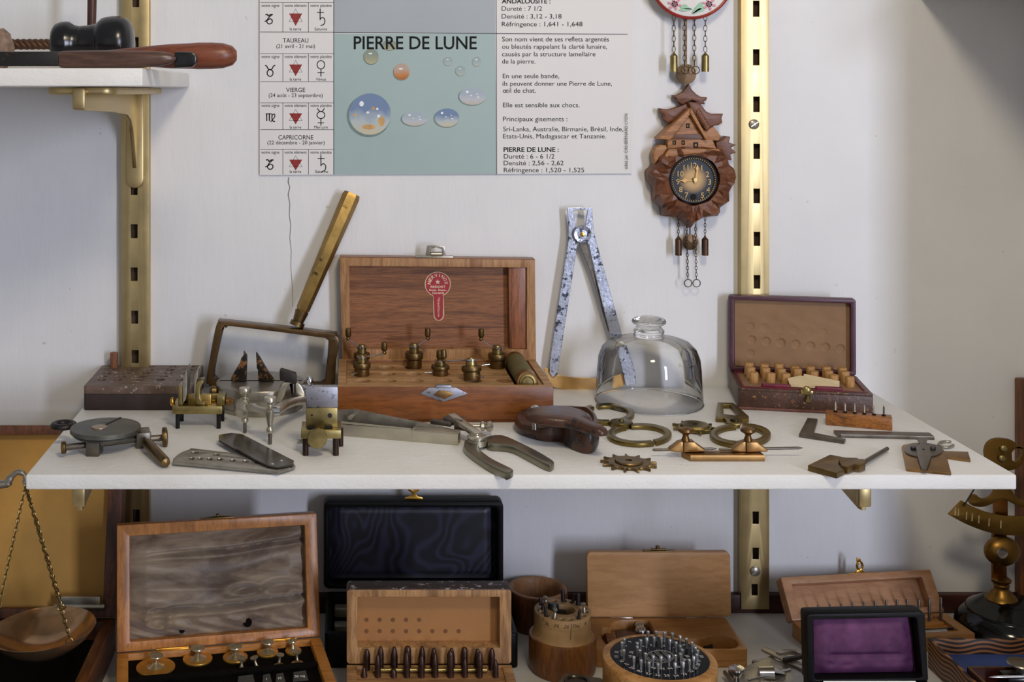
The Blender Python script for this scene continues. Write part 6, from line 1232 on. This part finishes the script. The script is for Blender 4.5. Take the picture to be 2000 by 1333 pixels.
# ---------------------------------------------------------------- round stand of steel stamps
D = 1.09; s = F / D; y = D + CY; x = at_y(1288, 1285, y).x; zp = zh(1285, D); R1 = 93.5 / s; R2 = 110.5 / s
rs_ = thing('stamp_stand', 'round pale wooden stand with black disc full of small steel stamps', 'stamp stand', (x, y, CT))
b = MB(T(x, y, 0)); b.lathe([(R2 * .96, CT + .0002), (R2 * .99, CT + .004), (R2 * .985, zp - .006), (R2, zp - .0035), (R2 * .985, zp - .0012), (R1 * 1.04, zp + .0008), (R1 * 1.015, zp + .0006), (R1 * 1.005, zp - .001), (0, zp - .002)], I4, 72); ob('wooden_body', b, wood('stand_beech', 'b5854d', '8f5d28', 'x', 7, .4, 5, .06), rs_, 40)
b = MB(T(x, y, 0)); b.lathe([(R1 * 1.002, zp - .0019), (R1 * 1.002, zp), (0, zp)], I4, 72); pl = ob('black_disc', b, plain('black_plastic', '080808', .10, 0, .1, Specular_IOR_Level=.14), rs_)
O9p = dict(ox=1180, oy=1220, k=9.09); zt = zp + .00015
def ell9(cx, cy, rx, ry, n=48): return hz(oval(cx, cy, rx, ry, n), zt, **O9p)
b = MB(); b.slab([ell9(990, 575, 250, 118), ell9(990, 575, 228, 106)], zp, zt, 'z')
CL = lambda x_: math.sqrt(max(0, 1 - ((x_ - 990) / 225) ** 2)) * 104
def clipseg(xa, ya, xb, yb):
    o_ = []
    for i in range(41):
        f = i / 40; X_, Y_ = xa + (xb - xa) * f, ya + (yb - ya) * f
        if ((X_ - 990) / 222) ** 2 + ((Y_ - 575) / 103) ** 2 < 1: o_.append((X_, Y_))
    return o_
for k in range(-7, 8):
    if k % 3 == 2: continue
    seg = clipseg(990 + k * 44 - 120, 460, 990 + k * 44 + 120, 690)
    if len(seg) > 2:
        (xa, ya), (xb, yb) = seg[0], seg[-1]; b.slab([hz([(xa - 9, ya), (xa + 9, ya), (xb + 9, yb), (xb - 9, yb)], zt, **O9p)], zp, zt, 'z')
ob('striped_emblem', b, plain('silver_print', 'a8a398', .35, .6, .1), pl, 0)
b = MB(); nums = [('10', 255, 485), ('11', 250, 560), ('12', 285, 640), ('13', 370, 700), ('29', 470, 770), ('80', 610, 830), ('27', 780, 880), ('26', 950, 905), ('25', 1120, 912), ('24', 1290, 915), ('23', 1440, 885), ('22', 1570, 830), ('21', 1650, 775), ('20', 1700, 705), ('19', 1715, 635), ('18', 1695, 560), ('9', 480, 310), ('5', 700, 385), ('3', 840, 370), ('2', 1060, 380), ('1', 1210, 415), ('50', 515, 490), ('51', 505, 560), ('46', 860, 770), ('45', 1030, 790), ('44', 1180, 785), ('42', 1330, 755), ('41', 1430, 700), ('40', 1460, 620), ('38', 1440, 550), ('6', 1400, 360), ('7', 1515, 415), ('8', 400, 375)]
for t_, px, py in nums:
    q = at_z(1180 + px / 9.09, 1220 + (py + 18) / 9.09, zp); a = atan2(q.y - y, q.x - x) + pi / 2; b.text(t_, T(q.x, q.y, zt) @ RZ(a if py > 575 else a + pi), None, .0036, align_x='CENTER')
ob('numbers', b, WHITE, pl, 0)
outer = [(355, 250, 430), (318, 312, 480), (310, 470, 560), (355, 448, 630), (525, 572, 760), (655, 630, 812), (800, 670, 852), (962, 690, 880), (1262, 682, 880), (1400, 665, 882), (1515, 622, 812), (1588, 570, 762), (1642, 528, 702), (1655, 455, 620), (1613, 388, 575), (1560, 312, 495), (1467, 250, 432), (1345, 202, 385), (1215, 156, 332), (1070, 136, 312), (922, 122, 295), (780, 120, 292)]
inner = [(748, 235, 422), (645, 275, 455), (592, 320, 500), (588, 390, 570), (635, 452, 628), (728, 508, 690), (865, 550, 740), (1007, 565, 762), (1150, 545, 752), (1265, 540, 718), (1355, 512, 680), (1378, 440, 620), (1350, 372, 520), (1278, 312, 492), (1163, 263, 448), (1022, 236, 412), (885, 226, 402)]
for nm, lst in (('outer', outer), ('inner', inner)):
    for i, (px, yt_, yb_) in enumerate(lst):
        q = at_z(1180 + px / 9.09, 1220 + yb_ / 9.09, zp); H = (yb_ - yt_) / 9.09 / sc(q.y); m = MB(T(q.x, q.y, zp) @ RX(R.uniform(-.03, .03)) @ RY(R.uniform(-.04, .04)))
        m.lathe([(.0010, .0001), (.0010, H * .42), (.0014, H * .50), (.0016, H * .96), (.0013, H)], I4, 10)
        tag(ob('steel_stamp', m, plain('stamp_steel', 'bcbec0', .30, .75, .05) if nm + str(i) == 'outer0' else bpy.data.materials['stamp_steel'], None, 40, (q.x, q.y, zp)), f'{ORD[i]} steel stamp counterclockwise from the back left in the {nm} ring of the black disc', 'stamp', 'stamps on the black disc')
# ---------------------------------------------------------------- bevelled brown block in front of the bit stand
D = 1.105; O1b = dict(ox=1020, oy=1140, k=6.906); zb = zh(1327, D)
bb = thing('stake_block', 'greyish brown square stake with round hollow cut by the bottom edge', 'stake', (at_z(1135, 1330, zb).x, at_z(1135, 1345, zb).y, CT))
ol = hz([(455, 1340), (575, 1205), (640, 1212), (1075, 1275), (1135, 1310), (1060, 1560), (330, 1500)], zb, **O1b)
cc = V((sum(p[0] for p in ol) / len(ol), sum(p[1] for p in ol) / len(ol)))
b = MB(); ins = [tuple(cc + (V(p) - cc) * .93) for p in ol]; b.loft([(p[0], p[1], CT + .0002) for p in ol], [(p[0], p[1], zb - .004) for p in ol]); b.loft([(p[0], p[1], zb - .004) for p in ol], [(p[0], p[1], zb) for p in ins]); ob('block', b, plain('grey_brown_brass', '6d5f47', .4, .8, .25, 60, .05), bb, 20)
b = MB(); q = at_z(1020 + 740 / 6.906, 1140 + 1330 / 6.906, zb); b.lathe([(.0118, 0), (.0115, .0014), (.009, .0016), (.0085, .0002), (0, .0003)], T(q.x, q.y, zb), 32); ob('round_hollow', b, plain('dark_hollow', '4c412e', .35, .9, .25), bb)
# ---------------------------------------------------------------- steel measuring plate
O9m = dict(ox=1400, oy=1240, k=9.09); zM = CT + .017
mp = thing('measuring_plate', 'grey steel measuring plate with oval window and crossing flat arms left of purple case', 'gauge', (at_z(1510, 1325, CT).x, at_z(1510, 1325, CT).y, CT))
b = MB(); b.slab([hz(sm([(400, 830), (420, 750), (500, 610), (555, 545), (700, 490), (850, 432), (960, 370), (1075, 455), (1180, 480), (1400, 565), (1560, 690), (1590, 780), (1520, 880), (1300, 1000), (900, 1060), (560, 980)], 3, True), zM, **O9m), hz(oval(1010, 722, 220, 112, 28), zM, **O9m)], zM - .002, zM, 'z', .0004); ob('plate', b, STEEL, mp)
b = MB()
for px, py in ((600, 900), (1400, 900), (1000, 480)):
    q = at_z(1400 + px / 9.09, 1240 + py / 9.09, zM); b.cyl((q.x, q.y, CT + .0002), (q.x, q.y, zM - .001), .003); 
ob('foot_posts', b, STEELD, mp) if 0 else b.bm.free()
for px, py in ((600, 900), (1400, 900), (1000, 480)):
    q = at_z(1400 + px / 9.09, 1240 + py / 9.09, zM); b = MB(); b.cyl((q.x, q.y, CT + .0002), (q.x, q.y, zM - .001), .003); ob('foot', b, STEELD, mp)
b = MB(); b.slab([hz([(785, 255), (810, 228), (880, 222), (1200, 360), (1600, 545), (1640, 640), (1590, 650), (1160, 450), (830, 290)], zM + .0018, **O9m), hz([(1440, 510), (1590, 572), (1590, 588), (1445, 524)], zM + .0018, **O9m)], zM + .0002, zM + .0018, 'z', .0003); ob('flat_arm', b, STEEL, mp)
b = MB(); b.slab([hz(sm([(1050, 300), (1120, 272), (1280, 258), (1430, 268), (1470, 285), (1500, 330), (1440, 330), (1400, 300), (1280, 296), (1180, 330), (1110, 340)], 3, True), zM + .003, **O9m)], zM - .001, zM + .003, 'z', .0006); ob('curved_arm', b, STEEL, mp)
b = MB(); b.slab([hz([(1172, 408), (1200, 400), (1520, 340), (1545, 370), (1230, 445), (1205, 440)], zM + .0055, **O9m)], zM + .0018, zM + .0055, 'z', .0006); ob('dark_clip', b, IRON, mp)
q = at_z(1400 + 990 / 9.09, 1240 + 725 / 9.09, zM); b = MB(); b.cyl(q + V((-.012, .0015, .0005)), q + V((.001, 0, .0012)), .0062, .0066, 28); b.cyl(q + V((.001, 0, .0012)), q + V((.011, -.0012, .001)), .0064, .0018, 28); b.cyl(q + V((-.026, -.010, 0)), q + V((.020, .010, .0008)), .0011); ob('centre_roller', b, CHROME, mp)
b = MB(); b.slab([hz([(620, 480), (640, 445), (690, 450), (745, 465), (730, 500), (640, 500)], zM - .003, **O9m)], zM - .005, zM - .003, 'z', .0004); ob('end_tongue', b, STEELD, mp)
tw = thing('divider', 'small steel dividers with screw and slim points at the lower front', 'dividers', (at_z(1430, 1325, CT).x, at_z(1430, 1325, CT).y, CT))
for pts in ([(110, 640), (155, 632), (330, 830), (420, 960), (340, 960)], [(200, 630), (255, 620), (300, 680), (330, 760), (290, 740)]):
    b = MB(); b.slab([hz(pts, CT + .010, **O9m)], CT + .0065, CT + .010, 'z', .0005); ob('leg', b, STEELD, tw)
q = at_z(1400 + 350 / 9.09, 1240 + 800 / 9.09, CT + .010); b = MB(); b.lathe([(.0046, -.0098), (.0046, -.003), (.0028, 0), (.0026, .004), (.0052, .0075), (.0072, .0095), (.0070, .0112), (0, .0122)], T(q.x, q.y, CT + .010), 24); ob('thumb_screw', b, CHROME, tw)
# ---------------------------------------------------------------- small black case with purple lining
D = 1.08; s = F / D; y = D + CY; z0 = zh(1331, D); O33 = dict(ox=1400, oy=1050, k=3.333)
pc2 = thing('jewel_case', 'small black leather case with padded purple silk lid standing open at front right', 'case', (at_y(1695, 0, y).x, y - .03, CT))
out = [(585, 520), (592, 506), (610, 502), (1320, 487), (1345, 492), (1358, 510), (1366, 700), (1380, 925), (1372, 940), (610, 955), (596, 945), (590, 700)]
inn = [(632, 540), (1290, 524), (1302, 535), (1320, 720), (1336, 905), (1325, 918), (650, 928), (640, 918), (636, 730)]
b = MB(); b.slab([vt(out, y, **O33), vt(inn, y, **O33)], y, y + .016, 'y', .0012); o2 = vt([(600, 520), (1345, 505), (1368, 930), (605, 945)], y, **O33); b.slab([o2], y + .0125, y + .0158, 'y'); jl = ob('lid_shell', b, LEATHB, pc2)
pur = NT('purple_silk'); wv = pur.n('ShaderNodeTexWave', wave_type='BANDS'); wv.inputs['Scale'].default_value = 330; wv.inputs['Distortion'].default_value = .6; pur.l(pur.map((1, 1, 1), (0, .87, 0)), wv.inputs[0])
pur.set(pur.mix(pur.ramp(pur.noise(pur.map((1, 1, 1)), 38, 4), [(.35, (0, 0, 0, 1)), (.68, (1, 1, 1, 1))]), C('442042'), C('704068')), .55, 0, Specular_IOR_Level=.3); pur.bump(wv.outputs[1], .4, .0006)
ib = vt(inn, y, **O33); ix0, ix1 = ib[0][0], ib[4][0]; iz0, iz1 = ib[6][1], ib[0][1]
def pf(u, v):
    xa = ix0 + (ib[7][0] - ix0) * (1 - v) ; xb = ib[1][0] + (ib[4][0] - ib[1][0]) * (1 - v)
    xx = xa + (xb - xa) * u; zz = iz0 + (iz1 - iz0) * v + (.0017 * u if v > .5 else .0012 * u)
    e_ = min(1, 9 * u * (1 - u)) ** .7 * min(1, 7 * v * (1 - v)) ** .7
    yy = y + .0120 - .0082 * e_ + .0028 * math.exp(-((v - .36) / .035) ** 2) * (1 if .18 < u < .85 else .2) + .0018 * math.exp(-((u - .16) / .04) ** 2 - ((v - .2) / .05) ** 2) + .0018 * math.exp(-((u - .32) / .05) ** 2 - ((v - .19) / .04) ** 2) + .0014 * math.exp(-((u - .93) / .04) ** 2 - ((v - .22) / .06) ** 2)
    return (xx, yy, zz)
b = MB(); b.grid(pf, 60, 36); ob('silk_pad', b, pur.m, jl, 80)
xa, xb = at_y(1400 + 600 / 3.333, 0, y).x, at_y(1400 + 1378 / 3.333, 0, y).x
b = MB(); b.slab([rrect(xa, xb, y - .055, y + .0155, .003), rrect(xa + .005, xb - .005, y - .050, y - .001, .002)], CT + .0002, z0 - .0008, 'z', .001); b.box(xa + .004, xb - .004, y - .051, y - .0005, CT + .0004, CT + .010); ob('case_base', b, LEATHB, pc2)
b = MB(); b.cyl((xa + .012, y - .0008, z0 - .0002), (xb - .012, y - .0008, z0 - .0002), .0011, None, 10); ob('hinge', b, STEEL, pc2)
# ---------------------------------------------------------------- hinged wooden box of graded drills
hD = .0158; BL, BR = at_z(1547, 1214, CT + hD), at_z(1845, 1196.5, CT + hD); dv_ = BR - BL; wD = dv_.length; rD = atan2(dv_.y, dv_.x); dD = .0505
MD = T(BL.x, BL.y, CT) @ RZ(rD) @ T(0, -dD, 0)
db = thing('drill_box', 'brown wooden box with leaning hollow lid and gilt clasp holding graded drills', 'wooden box', tuple(MD @ V((wD / 2, dD / 2, 0))))
b = MB(MD); b.slab([rrect(0, wD, 0, dD, .001), [(.010, .008), (wD - .012, .008), (wD - .012, dD - .006), (.010, dD - .006)]], .0002, hD, 'z', .0010); ob('box_sides', b, BEECHD, db)
b = MB(MD); b.box(.008, wD - .010, .006, dD - .005, .0004, hD - .0035); b.box(.012, wD - .014, dD * .58, dD * .76, hD - .004, hD - .0012, .0005); ob('drill_rack', b, ORANGE, db)
TL, TR = at_y(1533.5, 1128, 1.297 + CY), at_y(1823, 1113.5, 1.310 + CY); up = ((TL - BL) + (TR - BR)) / 2; ln_ = atan2((up - V((0, 0, up.z))).length, up.z); HD = up.length
MDl = T(BL.x, BL.y, CT + hD + .0004) @ RZ(rD) @ RX(-ln_)
dpt = .0138
b = MB(MDl); b.slab([rrect(0, wD, 0, HD, .002), rrect(.0105, wD - .0125, .006, HD - .0075, .001)], 0, dpt, 'y', .0010); dl = ob('lid_frame', b, wood('rosy_beech', 'b0825c', '9c6d49', 'x', 5, .45, 5, .04, '9a6a48'), db)
b = MB(MDl); b.box(.003, wD - .003, dpt - .0035, dpt - .0002, .002, HD - .002); ob('lid_panel', b, bpy.data.materials['rosy_beech'], dl)
b = MB(MDl @ T(wD * .535, dpt * .35, HD)); b.box(-.013, .013, -.003, .003, -.0002, .0010, .0004)
b.M = MDl @ T(wD * .535, dpt * .35, HD) @ RX(ln_)
b.tube([(.0030 * cos(t_) + .0004, 0, .0088 + .0042 * sin(t_)) for t_ in [2 * pi * k / 18 for k in range(18)]], .0013, 8, True); b.slab([[(-.004, .0002), (.0042, .0002), (.0046, .003), (.0020, .0046), (-.002, .0048), (-.0042, .003)]], -.0012, .0012, 'y', .0003); b.slab([[(-.0028, .0125), (.0018, .0128), (.0006, .0165), (-.0030, .0175)]], -.0012, .0012, 'y', .0003); ob('clasp', b, GOLD, dl)
zr = CT + hD - .0012
pts = [(1597, 1182), (1621, 1180.5), (1643.5, 1179), (1665, 1177), (1687, 1176), (1709, 1174), (1731, 1173), (1752, 1172), (1772, 1171.5), (1794.5, 1171), (1815, 1169.5), (1837.5, 1167.5)]
for i, (px, py) in enumerate(pts):
    f = (px - 1556) / (1845 - 1556) ; base = MD @ V((wD * .985 * (px - 1547) / (1845 - 1547) * 1.0, dD * .67, hD - .0012))
    top = at_y(px, py, base.y); base.x = top.x; r_ = .0007 + .00008 * i; m = MB(); H = top.z - base.z
    m.lathe([(r_, -.0015), (r_, H - .001), (r_ * .6, H)], T(*base), 10)
    tag(ob('steel_drill', m, STEELD, None, 40, base), f'{ORD[i]} and {"thinnest" if i == 0 else "thickest" if i == 11 else "next thicker"} upright drill from the left in the clasped wooden box', 'drill bit', 'graded drills in the clasped box')
q = MD @ V((wD - .026, dD * .36, hD - .0034)); b = MB(T(*q) @ RZ(rD)); b.box(-.028, .014, -.0012, .0012, .0002, .0018, .0003); tag(ob('steel_strip', b, IRON), 'thin black strip lying in the right end of the clasped drill box', 'strip')
q = MD @ V((wD - .036, dD * .22, hD - .0033)); b = MB(T(*q) @ RZ(rD)); b.cyl((-.014, 0, .0022), (.012, 0, .0022), .0021); tag(ob('knurled_pin', b, STEEL), 'grey knurled pin lying in the front right of the clasped drill box', 'pin')
# ---------------------------------------------------------------- brass letter scale on a black foot
D = 1.2693; s = F / D; y = D + CY; X = lambda px: (px - PX) / s; Z = lambda py: CZ - (py - PY) * D / F
BRL = plain('scale_brass_dark', '7d5d2c', .36, 1, .25, 40)
ls = thing('letter_scale', 'old brass letter scale with curved dial plate on a glossy black round foot', 'scale', (X(1958), y, CT))
b = MB(T(.6825, y, CT)); zf = Z(1168) - CT; b.lathe([(.0500, .0002), (.0520, .002), (.0520, .006), (.0505, .014), (.0465, .021), (.0415, .0245), (.0405, .0255), (.0400, .0275), (.034, .031), (.025, zf * .93), (.018, zf)], I4, 72); ob('foot', b, plain('black_cast_foot', '090a0a', .13, 0, .2, 20, Specular_IOR_Level=.4), ls, 40)
def lat(pairs, cx, mat, nm): m = MB(T(X(cx), y, 0)); m.lathe([(r_ / s, Z(py)) for r_, py in pairs], I4, 36); return ob(nm, m, mat, ls, 45)
lat([(10, 1176), (29, 1174), (30, 1170), (26, 1164), (20, 1160), (19, 1156), (15, 1153), (13, 1148), (15, 1143), (12, 1140), (17, 1136), (18, 1132), (12, 1128)], 1956, BRL, 'turned_stem')
b = MB(); b.slab([vt([(1941, 1140), (1941, 1045), (1945, 1035), (1943, 940), (1970, 940), (1970, 1035), (1968, 1045), (1968, 1140)], y)], y + .001, y + .006, 'y', .0008); ob('upright_bar', b, plain('bar_brass', '7a4f24', .35, 1, .25, 40), ls)
b = MB(); b.ell(at_y(1957, 1077, y - .004), (34.5 / s, .011, 29 / s), 36); b.lathe([(6, 0)], I4) if 0 else None; kb = ob('round_weight', b, BRL, ls, 60)
b = MB(); b.lathe([(10 / s, 0), (9.5 / s, .0014), (5 / s, .0008), (0, .0012)], T(*at_y(1957, 1081, y - .0144)) @ RX(pi / 2), 24); ob('weight_rivet', b, plain('rivet_silver', '9d958a', .3, 1), kb)
# dial plate: a band curved in the picture plane
yy = y - .004
arc_top = [(1876, 977), (1900, 990), (1930, 1001), (1965, 1007), (2000, 1007), (2035, 1001)]
arc_bot = [(2045, 1040), (2005, 1045), (1965, 1045), (1925, 1038), (1885, 1023), (1850, 1004)]
b = MB(); b.slab([vt(sm(arc_top, 4) + sm(arc_bot, 4), yy)], yy - .0022, yy, 'y', .0005); dpl = ob('dial_plate', b, plain('dial_brass', '8a6a34', .36, 1, .2, 40), ls)
b = MB()
for px, py in ((1866, 1001), (1872, 1002), (1888, 1009), (1899, 1012), (1912, 1016), (1932, 1022), (1955, 1026)): b.slab([vt([(px - 1.2, py - 8), (px + 1.2, py - 9), (px + .5, py + 7), (px - 2, py + 6)], yy - .0024)], yy - .0026, yy - .0022, 'y')
ob('graduations', b, plain('engraving', 'c7b184', .4, .6), dpl, 0)
b = MB(); b.slab([vt(sm([(1893, 975), (1897, 968), (1905, 966), (1912, 972), (1922, 974), (1934, 968), (1942, 955), (1950, 935), (1965, 935), (1974, 955), (1982, 968), (1996, 978), (2012, 982), (2022, 976), (2026, 985), (2014, 994), (1996, 991), (1978, 984), (1962, 976), (1950, 976), (1936, 984), (1918, 990), (1900, 988), (1892, 982)], 3, True), y)], y - .002, y + .002, 'y', .0008); ob('scroll_frame', b, BRL, ls)
b = MB(); b.cyl(at_y(1905, 952, yy - .003), at_y(1882, 990, yy - .003), .0008); ob('pointer', b, IRON, ls)
b = MB(); b.slab([vt(sm([(1922, 885), (1926, 868), (1938, 858), (1955, 856), (1975, 860), (1990, 870), (2010, 874), (2012, 884), (1998, 888), (1997, 902), (1985, 914), (1965, 919), (1945, 914), (1928, 902)], 3, True), y), vt([(1974, 884), (1980, 876), (1988, 873), (1994, 877), (1996, 887), (1990, 898), (1981, 903), (1975, 898)], y)], y - .003, y + .003, 'y', .0012); cm = ob('cam_disc', b, BRL, ls)
b = MB(); b.box(X(1948), X(1966), y + .003, y + .0065, Z(975), Z(880), .0008); ob('rear_arm', b, BRL, ls)
for px, py in ((1960, 877), (1957, 896)):
    b = MB(); p = at_y(px, py, y - .004); b.ell(p, (8 / s, .0030, 8 / s), 18); ob('boss', b, BRASS, cm)
# ---------------------------------------------------------------- patterned tray with blue lining and things in it
D = 1.2; y1 = D + CY; zr = CZ - (1247 - PY) * D / F; xl = at_y(1812, 1247, y1).x; xr = .732; y0 = y1 - .14; zf = CT + .014
tr = thing('presentation_tray', 'open tray with wavy brown patterned rim and blue lining at lower right', 'tray', ((xl + xr) / 2, (y0 + y1) / 2, CT))
pat = NT('wavy_pattern'); wv = pat.n('ShaderNodeTexWave', wave_type='BANDS', bands_direction='Z'); wv.inputs['Scale'].default_value = 72
sp_ = pat.n('ShaderNodeSeparateXYZ'); cb = pat.n('ShaderNodeCombineXYZ'); pat.l(pat.tc.outputs['Object'], sp_.inputs[0])
ax = pat.n('ShaderNodeMath', operation='ADD'); pat.l(sp_.outputs[0], ax.inputs[0]); pat.l(sp_.outputs[1], ax.inputs[1])
m1 = pat.n('ShaderNodeMath', operation='MULTIPLY'); pat.l(ax.outputs[0], m1.inputs[0]); m1.inputs[1].default_value = 125
sn = pat.n('ShaderNodeMath', operation='SINE'); pat.l(m1.outputs[0], sn.inputs[0]); ml_ = pat.n('ShaderNodeMath', operation='MULTIPLY_ADD'); pat.l(sn.outputs[0], ml_.inputs[0]); ml_.inputs[1].default_value = .0019; pat.l(sp_.outputs[2], ml_.inputs[2])
pat.l(ml_.outputs[0], cb.inputs[2]); pat.l(cb.outputs[0], wv.inputs[0])
pat.set(pat.ramp(wv.outputs[1], [(.42, C('1a0e0a')), (.58, C('8a5a32'))]), .5); PATT = pat.m
b = MB(); w_ = .0028; b.slab([rrect(xl, xr, y0, y1, .0008), rrect(xl + w_, xr - w_, y0 + w_, y1 - w_, .0006)], CT + .0002, zr, 'z', .0005); ob('tray_rim', b, PATT, tr)
b = MB(); b.box(xl + w_ - .0004, xr - w_ + .0004, y0 + w_ - .0004, y1 - w_ + .0004, CT + .0004, zf); ob('blue_lining', b, BLUE, tr)
ri = thing('leather_tray', 'red brown leather tray with gilt edge standing on the blue lining', 'tray', at_z(1950, 1333, zf + .006))
zi = zf + .018; q0 = at_z(1889, 1303.5, zi); xa = q0.x; yb_ = q0.y
b = MB(); w_ = .0016; b.box(xa, .727, yb_ - w_, yb_, zf + .0004, zi); b.box(xa, xa + w_, yb_ - .055, yb_, zf + .0004, zi); b.box(xa, .727, yb_ - .055, yb_, zf + .0004, zf + .002); ob('tray_walls', b, plain('oxblood', '3d1810', .45, 0, .25), ri)
b = MB(); b.box(xa, .727, yb_ - w_, yb_, zi, zi + .0005); b.box(xa, xa + w_, yb_ - .055, yb_ - w_, zi, zi + .0005); ob('gilt_edge', b, BRONZE, ri)
q = at_z(1962, 1312, zi + .002); b = MB(); b.box(q.x - .004, q.x + .05, q.y - .014, q.y + .004, zf + .0022, zi + .002, .002); tag(ob('black_block', b, BLACK), 'black block with rounded corner under the silver knob in the leather tray', 'block')
q = at_z(1994, 1309, zi + .0035); b = MB(); b.lathe([(.004, -.0015), (.004, .002), (.010, .004), (.0118, .0055), (.011, .0068), (0, .0078)], T(q.x, q.y, zi + .0036), 32); tag(ob('silver_knob', b, plain('brushed_silver', 'a9a498', .3, 1, .08)), 'round brushed silver knob on the black block at the right edge', 'knob')
p, q = at_z(1931, 1323.5, zi + .0035), at_z(2040, 1322, zi + .0035); b = MB(); b.lathe([(.0002, 0), (.0010, .005), (.0016, .012), (.0017, (q - p).length)], align(p, q - p), 16); tag(ob('pointed_probe', b, CHROME), 'shiny pointed steel probe lying across the leather tray', 'probe')
